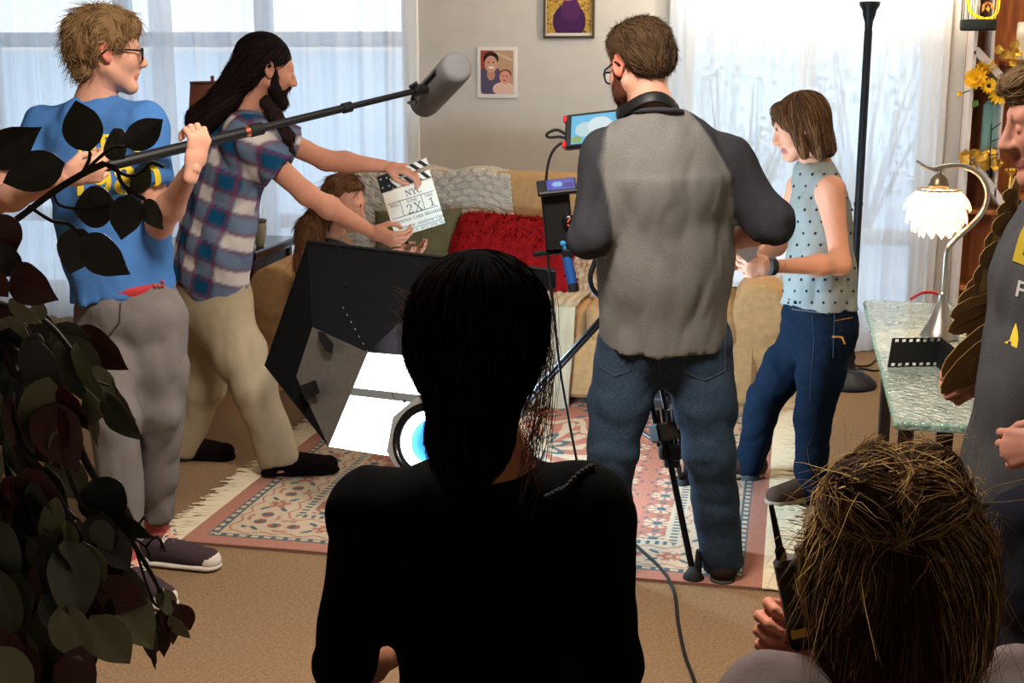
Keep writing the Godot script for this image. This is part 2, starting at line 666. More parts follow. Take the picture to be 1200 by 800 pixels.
func room() -> void:
	var b := MB.new()
	b.box(Vector3((XL + XR) / 2, -0.1, (ZW + ZF) / 2), Vector3(XR - XL + 0.4, 0.2, ZF - ZW + 0.4))
	struct("floor", b, M.carpet)
	b = MB.new()
	b.box(Vector3((XL + XR) / 2, HC + 0.1, (ZW + ZF) / 2), Vector3(XR - XL + 0.4, 0.2, ZF - ZW + 0.4))
	struct("ceiling", b, M.ceiling)
	b = MB.new()
	wall_piece(b, XL - 0.2, WA[0], 0, HC, ZW, 0.2)
	wall_piece(b, WA[1], WB[0], 0, HC, ZW, 0.2)
	wall_piece(b, WB[1], XR + 0.2, 0, HC, ZW, 0.2)
	for w in [WA, WB]:
		wall_piece(b, w[0], w[1], 0, w[2], ZW, 0.2)
		wall_piece(b, w[0], w[1], w[3], HC, ZW, 0.2)
	struct("wall_back", b, M.wall)
	b = MB.new(); b.box(Vector3(XL - 0.1, HC / 2, (ZW + ZF) / 2), Vector3(0.2, HC, ZF - ZW)); struct("wall_left", b, M.wall)
	b = MB.new(); b.box(Vector3(XR + 0.1, HC / 2, (ZW + ZF) / 2), Vector3(0.2, HC, ZF - ZW)); struct("wall_right", b, M.wall)
	b = MB.new(); b.box(Vector3((XL + XR) / 2, HC / 2, ZF + 0.1), Vector3(XR - XL, HC, 0.2)); struct("wall_front", b, M.wall)
	b = MB.new()
	b.box(Vector3((WA[1] + WB[0]) / 2, 0.05, ZW + 0.008), Vector3(WB[0] - WA[1] - 0.16, 0.1, 0.016), Basis.IDENTITY, 0.004)
	b.box(Vector3((WB[1] + XR) / 2, 0.05, ZW + 0.008), Vector3(XR - WB[1] - 0.08, 0.1, 0.016), Basis.IDENTITY, 0.004)
	struct("baseboard_back", b, M.white)
	var glass := mt(Color(0.9, 0.95, 0.95, 0.06), 0.02)
	glass.transparency = BaseMaterial3D.TRANSPARENCY_ALPHA
	var n := 0
	for w in [WA, WB]:
		n += 1
		var o := Node3D.new()
		o.name = "window_%d" % n
		o.set_meta("kind", "structure")
		add_child(o)
		var cols := 3 if n == 1 else 2
		b = MB.new()
		for x in [w[0] - 0.04, w[1] + 0.04]: b.box(Vector3(x, (w[2] + w[3]) / 2, ZW + 0.012), Vector3(0.08, w[3] - w[2] + 0.16, 0.024), Basis.IDENTITY, 0.006)
		b.box(Vector3((w[0] + w[1]) / 2, w[3] + 0.04, ZW + 0.012), Vector3(w[1] - w[0] + 0.16, 0.08, 0.024), Basis.IDENTITY, 0.006)
		put("casing", b, M.white, o)
		b = MB.new()
		var step: float = (w[1] - w[0]) / cols
		for i in cols + 1:
			b.box(Vector3(w[0] + step * i, (w[2] + w[3]) / 2, ZW - 0.12), Vector3(0.1, w[3] - w[2], 0.06))
		for y in [w[2] + 0.05, 0.62, 1.70, w[3] - 0.04]: b.box(Vector3((w[0] + w[1]) / 2, y, ZW - 0.12), Vector3(w[1] - w[0], 0.09, 0.05))
		put("window_frame", b, M.white, o)
		for i in cols:
			for r in [[w[2] + 0.09, 0.575], [0.665, 1.655], [1.745, w[3] - 0.08]]:
				b = MB.new()
				b.box(Vector3(w[0] + step * (i + 0.5), (r[0] + r[1]) / 2, ZW - 0.13), Vector3(step - 0.1, r[1] - r[0], 0.005))
				put("pane", b, glass, o)
	# sheers
	var sheer := mt(Color(0.93, 0.94, 0.95, 0.72), 0.9, 0, 0.1)
	sheer.transparency = BaseMaterial3D.TRANSPARENCY_ALPHA
	sheer.backlight_enabled = true
	sheer.backlight = Color(1, 1, 1)
	sheer.cull_mode = BaseMaterial3D.CULL_DISABLED
	for q in [[-5.1, -3.58, "leftmost white sheer curtain behind the young man in blue"], [-3.76, -2.17, "white sheer curtain left of the sofa behind the man in plaid"], [-0.69, 0.02, "white sheer curtain between the camera operator and the bob-haired woman"], [0.03, 0.73, "white sheer curtain behind the tall black floor lamp"]]:
		b = MB.new()
		var ph: float = q[0] * 13.0
		var wd: float = q[1] - q[0]
		var f := func(u: float, v: float) -> Vector3:
			var x: float = q[0] + wd * u
			var s := x * 38.0 + 0.6 * sin(x * 9.0 + ph)
			var dz := (0.026 if q[0] > -4.0 else 0.022) * sin(s) + 0.012 * sin(s * 2.3 + ph + v * 1.5)
			return Vector3(x + 0.006 * sin(s * 0.7 + v * 3.0), 2.42 - 2.405 * v, ZW + (0.105 if q[0] > -4.0 else 0.17) + dz * (0.7 + 0.5 * v))
		b.grid(int(wd * 130), 10, f)
		var o := put("sheer_curtain", b, sheer)
		tag(o, q[2], "curtain", "sheer curtains at the two windows")
	for w in [[-5.12, -2.12, "white curtain rod over the left window"], [-0.75, 0.80, "white curtain rod over the right window"]]:
		b = MB.new()
		b.tube([Vector3(w[0], 2.43, ZW + 0.1), Vector3(w[1], 2.43, ZW + 0.1)], 0.012, 10)
		for x in [w[0] + 0.1, w[1] - 0.1]: b.box(Vector3(x, 2.43, ZW + 0.05), Vector3(0.02, 0.03, 0.1))
		tag(put("curtain_rod", b, M.white), w[2], "curtain rod")

func outdoors() -> void:
	var b := MB.new()
	b.box(Vector3(-1, -0.25, -258), Vector3(700, 0.1, 500))
	struct("ground_outside", b, grain(mt(S(214, 216, 212), 0.95), M.tex.soft, 0.2))
	# a few bare-ish shrubs and a fence line beyond the panes
	for s in [[-0.5, -13.0, 1.5], [0.7, -13.6, 1.9], [1.9, -12.6, 1.3], [-2.6, -15.0, 1.4]]:
		var t := thing("garden_shrub", ["pale garden shrub seen through the sheer curtain left of the floor lamp", "tall garden shrub seen through the sheer curtain by the floor lamp", "garden shrub at the right of the right window outdoors", "garden shrub outdoors behind the wall with the pictures"][used.get("garden_shrub", 0)], "shrub", Vector3(s[0], -0.2, s[1]), "shrubs in the garden")
		b = MB.new()
		var lf := MB.new()
		for i in 9:
			var a := TAU * i / 9.0
			var p := Vector3(s[0], -0.2, s[1])
			var q := p + Vector3(cos(a) * s[2] * 0.4, s[2] * rnd(0.8, 1.15), sin(a) * s[2] * 0.4)
			b.tube([p, p.lerp(q, 0.5) + rv(0.08), q], [0.03, 0.018, 0.006], 5)
			for k in 60:
				var c := p.lerp(q, rnd(0.25, 1.05)) + rv(0.22)
				var d := rv(1.0).normalized() * 0.06
				var w := d.cross(rv(1.0)).normalized() * 0.035
				lf.quad(c - w, c + d * 0.2, c + w, c - d)
		put("stem", b, mt(S(110, 100, 88), 0.9), t)
		put("foliage", lf, mt(S(150, 160, 130), 0.9), t).set_meta("kind", "stuff")


func pillow(b: MB, cen: Vector3, w: float, h: float, t: float, bs: Basis, seed_ := 0, rumple := 0.0) -> void:   # stuffed square: fat middle, pinched seams, ears at the corners
	var nz := FastNoiseLite.new()
	nz.seed = seed_; nz.frequency = 6.0
	for s in [1.0, -1.0]:
		var f := func(u: float, v: float) -> Vector3:
			var x := u * 2.0 - 1.0
			var y := v * 2.0 - 1.0
			var e := pow(maxf(1.0 - pow(absf(x), 2.6), 0.0), 0.5) * pow(maxf(1.0 - pow(absf(y), 2.6), 0.0), 0.5)
			var pin := 1.0 - 0.07 * (1.0 - x * x) * y * y
			var pin2 := 1.0 - 0.07 * (1.0 - y * y) * x * x
			return cen + bs * Vector3(x * w * 0.5 * pin2, y * h * 0.5 * pin, s * (t * 0.5 * e + 0.003 + rumple * e * nz.get_noise_2d(x * 0.6, y * 0.6 + s)))
		if s > 0: b.grid(22, 22, f)
		else: b.grid(22, 22, func(u, v): return f.call(1.0 - u, v))

func soft_box(b: MB, cen: Vector3, size: Vector3, e := 0.3, bs := Basis.IDENTITY, seg := 28) -> void:   # upholstered block: a superellipsoid
	var sp := func(x: float, p: float) -> float: return signf(x) * pow(absf(x), p)
	var f := func(u: float, v: float) -> Vector3:
		var a := TAU * u
		var q := PI * (v - 0.5)
		return cen + bs * (Vector3(sp.call(cos(q), e) * sp.call(cos(a), e), sp.call(sin(q), e), sp.call(cos(q), e) * sp.call(sin(-a), e)) * size * 0.5)
	b.grid(seg * 2, seg, f)

func furniture() -> void:
	sofa()
	rug()
	pictures()
	floor_lamp()
	end_table()
	glass_table()
	table_lamp()

func sofa() -> void:
	var tan_ := grain(mt(S(176, 138, 94), 0.9, 0, 0.15), M.tex.soft, 3.0)
	tan_.rim_enabled = true; tan_.rim = 0.3
	var t := thing("sofa", "tan upholstered three-seat sofa with rolled arms below the photographs", "sofa", Vector3(-1.28, 0, -6.4))
	var b := MB.new()
	b.box(Vector3(-1.28, 0.2, -6.42), Vector3(2.3, 0.3, 1.0), Basis.IDENTITY, 0.02)
	put("base", b, tan_, t)
	for x in [-2.4, -0.16]:
		for z in [-5.98, -6.85]:
			b = MB.new()
			b.box(Vector3(x, 0.03, z), Vector3(0.06, 0.06, 0.06), Basis.IDENTITY, 0.01)
			put("foot", b, M.dark_wood, t)
	for x in [-2.44, -0.12]:
		var s := Sdf.new()
		s.k = 0.05
		s.cap(Vector3(x, 0.52, -6.9), Vector3(x, 0.50, -5.9), 0.125, 0.125, Vector3.ZERO, 1.0, 6)
		s.cap(Vector3(x, 0.07, -6.85), Vector3(x, 0.07, -5.95), 0.1, 0.1, Vector3.ZERO, 1.0, 6)
		s.cap(Vector3(x, 0.25, -6.85), Vector3(x, 0.25, -5.95), 0.11, 0.11, Vector3.ZERO, 1.0, 6)
		s.cap(Vector3(x, 0.38, -6.85), Vector3(x, 0.38, -5.93), 0.11, 0.11, Vector3.ZERO, 1.0, 6)
		s.col = Color(1, 1, 1)
		b = MB.new()
		s.net(b, 0.02)
		put("arm", b, tan_, t)
	b = MB.new()
	soft_box(b, Vector3(-1.28, 0.55, -6.88), Vector3(2.4, 0.9, 0.24), 0.22)
	put("back", b, tan_, t)
	for i in 3:
		b = MB.new()
		soft_box(b, Vector3(-2.0 + 0.72 * i, 0.40, -6.30), Vector3(0.735, 0.18, 0.82), 0.3)
		put("seat_cushion", b, tan_, t)
		b = MB.new()
		soft_box(b, Vector3(-2.0 + 0.72 * i, 0.74, -6.70), Vector3(0.735, 0.58, 0.26), 0.42, Basis(Vector3.RIGHT, -0.16))
		put("back_cushion", b, tan_, t)
	# crocheted afghan over the back
	b = MB.new()
	var wl: Array = [[0.0, 1.0], [1.0, 1.0]]
	var af := func(u: float, v: float) -> Vector3:
		var x := lerpf(-2.34, -1.42, u)
		var low := lerpf(0.58, 0.74, clampf(u * 1.6, 0, 1)) - 0.05 * smoothstep(0.88, 1.0, u)
		var arc := v * 1.25
		var p: Vector3
		if arc < 0.28: p = Vector3(x, 1.03 - 0.02 * (1 - arc / 0.28), -6.98 + arc)
		else: p = Vector3(x + 0.06 * (arc - 0.28) * smoothstep(0.7, 1.0, u), lerpf(1.03, low, (arc - 0.28) / 0.97), -6.70 + 0.15 * sqrt(arc - 0.28) + 0.02)
		var gx := u * 13.0
		var gy := arc * 9.0
		var cx := roundf(gx) + 0.0
		if int(roundf(gy)) % 2: cx = floorf(gx) + 0.5
		var d := Vector2(gx - cx, gy - roundf(gy))
		var r := d.length()
		var petal := absf(sin(d.angle() * 4.0))
		var up := 0.018 * exp(-r * r * 5.0) + 0.009 * petal * smoothstep(0.08, 0.3, r)
		return p + Vector3(0, 0.45, 0.9) * up * 1.3 + Vector3(0, 0.012 * sin(u * 18.0), 0)
	b.grid(150, 110, af, 0.006)
	tag(put("crocheted_afghan", b, grain(mt(S(226, 216, 198), 0.95, 0, 0.1), M.tex.fine, 8.0)), "cream crocheted afghan draped over the sofa back", "blanket")
	# pillows and throws
	b = MB.new()
	pillow(b, Vector3(-1.849, 0.689, -6.380), 0.46, 0.36, 0.16, Basis(Vector3.RIGHT, -0.45) * Basis(Vector3.BACK, 0.06), 3, 0.02)
	tag(put("olive_pillow", b, grain(mt(S(104, 96, 62), 0.9), M.tex.fine, 10.0)), "olive green square pillow leaning on the sofa below the clapperboard", "pillow")
	var nz := FastNoiseLite.new()
	nz.seed = 8; nz.frequency = 14.0
	var s := Sdf.new()
	s.noise = nz; s.amp = 0.016; s.k = 0.1
	s.cap(Vector3(-1.565, 0.744, -6.450), Vector3(-1.132, 0.730, -6.450), 0.1, 0.09)
	s.cap(Vector3(-1.559, 0.637, -6.350), Vector3(-1.092, 0.627, -6.350), 0.11, 0.11)
	s.cap(Vector3(-1.566, 0.503, -6.250), Vector3(-1.053, 0.501, -6.250), 0.09, 0.09)
	b = MB.new()
	s.net(b, 0.010)
	var nap := MB.new()
	for i in range(0, b.v.size(), 1):
		var p := b.v[i]
		if rng.randf() < 0.6 and b.n[i].z > -0.2:
			var d := (b.n[i] + rv(0.9)).normalized() * rnd(0.008, 0.02)
			nap.quad(p - Vector3(0.003, 0, 0), p + Vector3(0.003, 0, 0), p + d + Vector3(0.001, 0, 0), p + d, b.n[i])
	var rt := thing("red_throw", "crimson chenille throw bundled on the sofa seat", "blanket", Vector3(-1.318, 0.500, -6.200))
	put("folds", b, mt(S(128, 20, 24), 0.95, 0, 0.1), rt)
	put("nap", nap, mt(S(150, 28, 28), 0.95, 0, 0.1), rt).set_meta("kind", "stuff")
	b = MB.new()
	var lm := grain(mt(S(196, 176, 148), 0.9), noise_tex(31, 0.03, S(150, 100, 66), S(255, 255, 255), 256, 2), 4.0)
	pillow(b, Vector3(-0.923, 0.573, -6.300), 0.40, 0.36, 0.16, Basis(Vector3.RIGHT, -0.5), 5, 0.03)
	tag(put("patterned_pillow", b, lm), "beige pillow with brown leaf print beside the blue camera handle", "pillow")
	b = MB.new()
	pillow(b, Vector3(-0.123, 0.691, -6.300), 0.36, 0.34, 0.15, Basis(Vector3.UP, -0.5) * Basis(Vector3.RIGHT, -0.35), 6, 0.02)
	tag(put("white_pillow", b, mt(S(220, 222, 224), 0.9)), "white pillow at the right end of the sofa", "pillow")
	# cream throw over the seat front
	b = MB.new()
	var th := func(u: float, v: float) -> Vector3:
		var x := lerpf(-1.20, -0.92, u) - 0.16 * v * (1.0 - u * 0.6)
		var arc := v * 0.95
		var p := Vector3(x, 0.505, -6.33 + arc)
		if arc > 0.42: p = Vector3(x, 0.505 - (arc - 0.42), -5.872 + 0.012 * sin(arc * 20.0 + u * 5.0))
		elif arc > 0.36: p = Vector3(x, 0.505 - 0.02 * (arc - 0.36) / 0.06, -6.33 + arc + 0.02)
		return p + Vector3(0, 0.004 * sin(u * 40.0), 0.006 * sin(u * 30.0 + v * 2.0))
	b.grid(40, 60, th, 0.008)
	tag(put("cream_throw", b, grain(mt(S(206, 190, 160), 0.95, 0, 0.1), M.tex.heather, 14.0)), "cream woven throw hanging over the sofa seat front", "blanket")

func rug() -> void:
	var x0 := -2.0
	var x1 := -0.03
	var z0 := -6.6
	var z1 := -3.93
	var W := 440
	var Hh := 600
	var im := Image.create(W, Hh, false, Image.FORMAT_RGB8)
	var pink := S(172, 120, 104); var cream := S(196, 176, 150); var teal := S(86, 100, 106); var rust := S(158, 100, 84)
	var nz := FastNoiseLite.new()
	nz.seed = 4; nz.frequency = 0.35
	var sx := (x1 - x0) / W
	var sz := (z1 - z0) / Hh
	for y in Hh:
		for x in W:
			var ex := minf(x, W - 1 - x) * sx
			var ez := minf(y, Hh - 1 - y) * sz
			var e := minf(ex, ez)
			var al := (y * sz) if ex < ez else (x * sx)
			var c := pink
			if e < 0.07: c = pink
			elif e < 0.10:
				c = cream if fposmod(al, 0.045) < 0.026 else teal
				if e < 0.076 or e > 0.094: c = teal
			elif e < 0.30:
				c = cream
				var ce := (e - 0.20) / 0.085
				var ph := fposmod(al, 0.30) / 0.15 - 1.0
				var q := Vector2(ph * 1.6, ce)
				var r := q.length()
				var hit := func(cx: float, cy: float, rx: float, ry: float, ro: float) -> bool:
					return ((Vector2(ph * 1.76, ce) - Vector2(cx, cy)).rotated(-ro) / Vector2(rx, ry)).length_squared() < 1.0
				if r < 0.13: c = cream.darkened(0.1)
				elif r < 0.26: c = rust
				elif r < 0.46 and absf(sin(q.angle() * 2.5)) > 0.5: c = pink
				elif hit.call(0.62, 0.42, 0.26, 0.10, 0.7) or hit.call(-0.62, 0.42, 0.26, 0.10, -0.7) or hit.call(0.62, -0.42, 0.26, 0.10, -0.7) or hit.call(-0.62, -0.42, 0.26, 0.10, 0.7): c = teal
				elif hit.call(1.35, 0.0, 0.30, 0.26, 0.0) or hit.call(-1.35, 0.0, 0.30, 0.26, 0.0): c = teal if absf(absf(ph) - 0.77) < 0.06 else rust
				elif hit.call(1.6, 0.6, 0.2, 0.09, 0.3) or hit.call(-1.6, -0.6, 0.2, 0.09, 0.3) or hit.call(1.6, -0.6, 0.2, 0.09, -0.3) or hit.call(-1.6, 0.6, 0.2, 0.09, -0.3): c = pink
				elif absf(sin(ph * 9.0) * 0.12 - ce + 0.92) < 0.05 or absf(sin(ph * 9.0 + 2.0) * 0.12 - ce - 0.92) < 0.05: c = pink
			elif e < 0.33: c = teal if fposmod(al, 0.03) < 0.013 else cream
			elif e < 0.345: c = cream
			else:
				c = S(172, 114, 96)
				var px := (x - W * 0.5) * sx
				var pz := (y - Hh * 0.5) * sz
				var q := Vector2(px / 0.55, pz / 0.85)
				var r := q.length()
				var ang := q.angle()
				var w := r + 0.06 * cos(ang * 8.0)
				if w < 0.14: c = cream
				elif w < 0.20: c = teal
				elif w < 0.42 and absf(sin(ang * 6.0 + r * 6.0)) > 0.72: c = cream
				elif absf(w - 0.48) < 0.03: c = cream
				elif w < 0.8:
					var g := Vector2(fposmod(px + 0.06, 0.12) - 0.06, fposmod(pz + 0.06, 0.12) - 0.06)
					if g.length() < 0.022 + 0.01 * sin(g.angle() * 5.0): c = teal if int((px + pz) * 20.0) % 2 else cream
				else:
					var g2 := Vector2(fposmod(px, 0.17) - 0.085, fposmod(pz, 0.15) - 0.075)
					var a2 := absf(sin(g2.angle() * 4.0))
					if g2.length() < 0.018: c = teal
					elif g2.length() < 0.05 and a2 > 0.6: c = cream
					elif absf(g2.length() - 0.066) < 0.005 and a2 < 0.6: c = teal
			c = c.lerp(c.darkened(0.25), clampf(nz.get_noise_2d(x, y) * 0.5 + 0.35, 0, 1))
			im.set_pixel(x, y, c)
	var m := mt(Color(1, 1, 1), 0.97, 0, 0.1)
	m.albedo_texture = ImageTexture.create_from_image(im)
	m.heightmap_enabled = true; m.heightmap_texture = m.albedo_texture; m.heightmap_scale = 0.25
	var t := thing("persian_rug", "salmon pink and cream patterned rug with fringed ends on the carpet", "rug", Vector3((x0 + x1) / 2, 0, (z0 + z1) / 2))
	var b := MB.new()
	b.grid(60, 60, func(u, v): return Vector3(lerpf(x0, x1, u), 0.011 + 0.0012 * sin(u * 23.0) * sin(v * 31.0), lerpf(z0, z1, v)))
	for i in b.n.size(): b.n[i] = -b.n[i] if b.n[i].y < 0 else b.n[i]
	var again := MB.new()
	for i in b.v.size(): again.vert(b.v[i], b.n[i], b.uv[i])
	for i in range(0, b.ix.size(), 3): again.tri(b.ix[i], b.ix[i + 1], b.ix[i + 2])
	put("pile", again, m, t)
	b = MB.new()
	b.box(Vector3((x0 + x1) / 2, 0.005, (z0 + z1) / 2), Vector3(x1 - x0, 0.009, z1 - z0))
	put("backing", b, mt(S(120, 84, 70), 0.95), t)
	for s in [-1.0, 1.0]:
		var f := MB.new()
		var z := z0
		while z < z1:
			var x := x1 if s > 0 else x0
			var ln := rnd(0.085, 0.13)
			f.tube([Vector3(x - s * 0.01, 0.010, z), Vector3(x + s * ln * 0.5, 0.008, z + rnd(-0.012, 0.012)), Vector3(x + s * ln, 0.005, z + rnd(-0.025, 0.025))], [0.005, 0.0045, 0.003], 4, false)
			z += 0.0085
		put("fringe", f, mt(S(214, 198, 168), 0.95), t).set_meta("kind", "stuff")

func disc(im: Image, c: Vector2, r: Vector2, col: Color, rot := 0.0) -> void:
	for y in range(maxi(0, int(c.y - maxf(r.x, r.y))), mini(im.get_height(), int(c.y + maxf(r.x, r.y)) + 1)):
		for x in range(maxi(0, int(c.x - maxf(r.x, r.y))), mini(im.get_width(), int(c.x + maxf(r.x, r.y)) + 1)):
			var q := (Vector2(x, y) - c).rotated(-rot) / r
			if q.length_squared() < 1.0: im.set_pixel(x, y, col)

func print_mat(im: Image, rough := 0.4) -> StandardMaterial3D:
	var m := mt(Color(1, 1, 1), rough)
	m.albedo_texture = ImageTexture.create_from_image(im)
	m.texture_repeat = false
	return m

func pictures() -> void:
	# unframed print: a man in a grey-purple shirt with a child
	var im := Image.create(160, 216, false, Image.FORMAT_RGB8)
	im.fill(S(186, 150, 118))
	im.fill_rect(Rect2i(0, 0, 60, 120), S(150, 60, 44))
	for i in 70:
		im.fill_rect(Rect2i(70 + i, 10 + i / 2, 20, 6), S(206, 176, 140))
	disc(im, Vector2(46, 150), Vector2(66, 74), S(84, 74, 98))
	disc(im, Vector2(50, 118), Vector2(20, 30), S(190, 134, 110))
	disc(im, Vector2(50, 40), Vector2(37, 34), S(40, 26, 24))
	disc(im, Vector2(50, 68), Vector2(31, 42), S(206, 152, 126))
	disc(im, Vector2(52, 84), Vector2(15, 6), S(236, 226, 216))
	disc(im, Vector2(38, 58), Vector2(6, 3), S(50, 34, 30)); disc(im, Vector2(62, 58), Vector2(6, 3), S(50, 34, 30))
	disc(im, Vector2(112, 190), Vector2(54, 34), S(224, 184, 168))
	disc(im, Vector2(120, 116), Vector2(30, 24), S(120, 70, 50))
	disc(im, Vector2(118, 132), Vector2(27, 32), S(216, 146, 124))
	disc(im, Vector2(108, 126), Vector2(4, 3), S(60, 36, 32)); disc(im, Vector2(128, 128), Vector2(4, 3), S(60, 36, 32))
	disc(im, Vector2(116, 148), Vector2(9, 4), S(170, 70, 66))
	var a := Vector3(-1.795, 1.657, -7.490)
	var d := Vector3(-1.562, 1.372, -7.490)
	var t := thing("photo_print", "white-bordered photograph of a man and a child taped to the wall", "photograph", Vector3((a.x + d.x) / 2, d.y, ZW))
	var cx := (a.x + d.x) / 2; var cy := (a.y + d.y) / 2; var w := d.x - a.x; var h := a.y - d.y
	var b := MB.new()
	b.box(Vector3(cx, cy, ZW + 0.006), Vector3(w, h, 0.008), Basis.IDENTITY, 0.002)
	put("border", b, mt(S(226, 218, 208), 0.5), t)
	b = MB.new()
	b.quad(Vector3(cx - w * 0.41, cy - h * 0.42, ZW + 0.0115), Vector3(cx + w * 0.41, cy - h * 0.42, ZW + 0.0115), Vector3(cx + w * 0.41, cy + h * 0.43, ZW + 0.0115), Vector3(cx - w * 0.41, cy + h * 0.43, ZW + 0.0115), Vector3.BACK)
	put("picture", b, print_mat(im), t)
	# framed picture above: a child in a purple coat on yellow ground
	im = Image.create(160, 200, false, Image.FORMAT_RGB8)
	im.fill(S(176, 140, 66))
	for i in 380:
		disc(im, Vector2(rng.randf() * 160, rng.randf() * 200), Vector2(rnd(2, 5), rnd(2, 4)), [S(206, 170, 84), S(132, 100, 52), S(190, 150, 60), S(96, 78, 50)][rng.randi() % 4])
	disc(im, Vector2(80, 160), Vector2(58, 62), S(70, 38, 78))
	disc(im, Vector2(84, 120), Vector2(34, 40), S(84, 44, 86))
	disc(im, Vector2(76, 56), Vector2(30, 34), S(206, 150, 126))
	disc(im, Vector2(76, 34), Vector2(33, 24), S(96, 60, 40))
	a = Vector3(-1.411, 1.703, -7.490)
	d = Vector3(-1.121, 1.703, -7.490)
	w = d.x - a.x; cx = (a.x + d.x) / 2; h = 0.37; cy = a.y + h / 2
	t = thing("framed_picture", "dark metal framed picture of a child in purple high on the wall", "picture", Vector3(cx, a.y, ZW))
	b = MB.new()
	for s in [-1.0, 1.0]:
		b.box(Vector3(cx + s * (w - 0.014) / 2, cy, ZW + 0.012), Vector3(0.014, h, 0.024), Basis.IDENTITY, 0.003)
		b.box(Vector3(cx, cy + s * (h - 0.014) / 2, ZW + 0.012), Vector3(w - 0.02, 0.014, 0.024), Basis.IDENTITY, 0.003)
	put("frame", b, mt(S(96, 84, 62), 0.35, 0.8), t)
	b = MB.new()
	b.box(Vector3(cx, cy, ZW + 0.006), Vector3(w - 0.02, h - 0.02, 0.008))
	put("mat", b, mt(S(222, 214, 202), 0.8), t)
	b = MB.new()
	b.quad(Vector3(cx - w * 0.44, cy - h * 0.42, ZW + 0.0112), Vector3(cx + w * 0.44, cy - h * 0.42, ZW + 0.0112), Vector3(cx + w * 0.44, cy + h * 0.44, ZW + 0.0112), Vector3(cx - w * 0.44, cy + h * 0.44, ZW + 0.0112), Vector3.BACK)
	put("picture", b, print_mat(im, 0.15), t)

func floor_lamp() -> void:
	var p := Vector3(0.312, 0, -6.626)
	var t := thing("floor_lamp", "tall black torchiere floor lamp with lit white bowl by the right window", "lamp", p)
	var iron := grain(mt(S(44, 44, 48), 0.45, 0.4), M.tex.fine, 12.0)
	var b := MB.new()
	b.lathe([Vector2(0, 0), Vector2(0.135, 0), Vector2(0.14, 0.012), Vector2(0.132, 0.03), Vector2(0.118, 0.036), Vector2(0.11, 0.05), Vector2(0.085, 0.06), Vector2(0.07, 0.075), Vector2(0.05, 0.082), Vector2(0.03, 0.09), Vector2(0.034, 0.105), Vector2(0.024, 0.125), Vector2(0.03, 0.15), Vector2(0.022, 0.18), Vector2(0.018, 0.2)], p, Basis.IDENTITY, 32)
	put("base", b, iron, t)
	b = MB.new()
	b.lathe([Vector2(0.018, 0.19), Vector2(0.018, 0.9), Vector2(0.022, 0.905), Vector2(0.022, 0.92), Vector2(0.017, 0.925), Vector2(0.016, 1.74), Vector2(0.017, 1.76)], p, Basis.IDENTITY, 12)
	for i in 8:
		var a := TAU * i / 8
		b.tube([p + Vector3(cos(a) * 0.016, 0.21, sin(a) * 0.016), p + Vector3(cos(a) * 0.015, 1.73, sin(a) * 0.015)], 0.004, 5)
	put("pole", b, iron, t)
	b = MB.new()
	b.lathe([Vector2(0.017, 1.73), Vector2(0.02, 1.77), Vector2(0.03, 1.80), Vector2(0.034, 1.825), Vector2(0.047, 1.845), Vector2(0.05, 1.862), Vector2(0.04, 1.865)], p, Basis.IDENTITY, 24)
	put("cup", b, iron, t)
	b = MB.new()
	b.lathe([Vector2(0.03, 1.862), Vector2(0.08, 1.872), Vector2(0.13, 1.90), Vector2(0.165, 1.95), Vector2(0.18, 1.99), Vector2(0.174, 1.99), Vector2(0.158, 1.95), Vector2(0.125, 1.91), Vector2(0.08, 1.885), Vector2(0.0, 1.878)], p, Basis.IDENTITY, 32)
	var m := mt(S(250, 246, 238), 0.4)
	m.emission_enabled = true; m.emission = S(255, 236, 206); m.emission_energy_multiplier = 1.6
	put("lamp_bowl", b, m, t)
	var l := OmniLight3D.new()
	l.name = "floor_lamp_light"
	l.position = p + Vector3(0, 1.99, 0)
	l.light_energy = 5.5; l.light_color = S(255, 240, 222); l.light_size = 0.08; l.omni_range = 12.0; l.omni_attenuation = 2.0; l.shadow_enabled = true
	add_child(l)

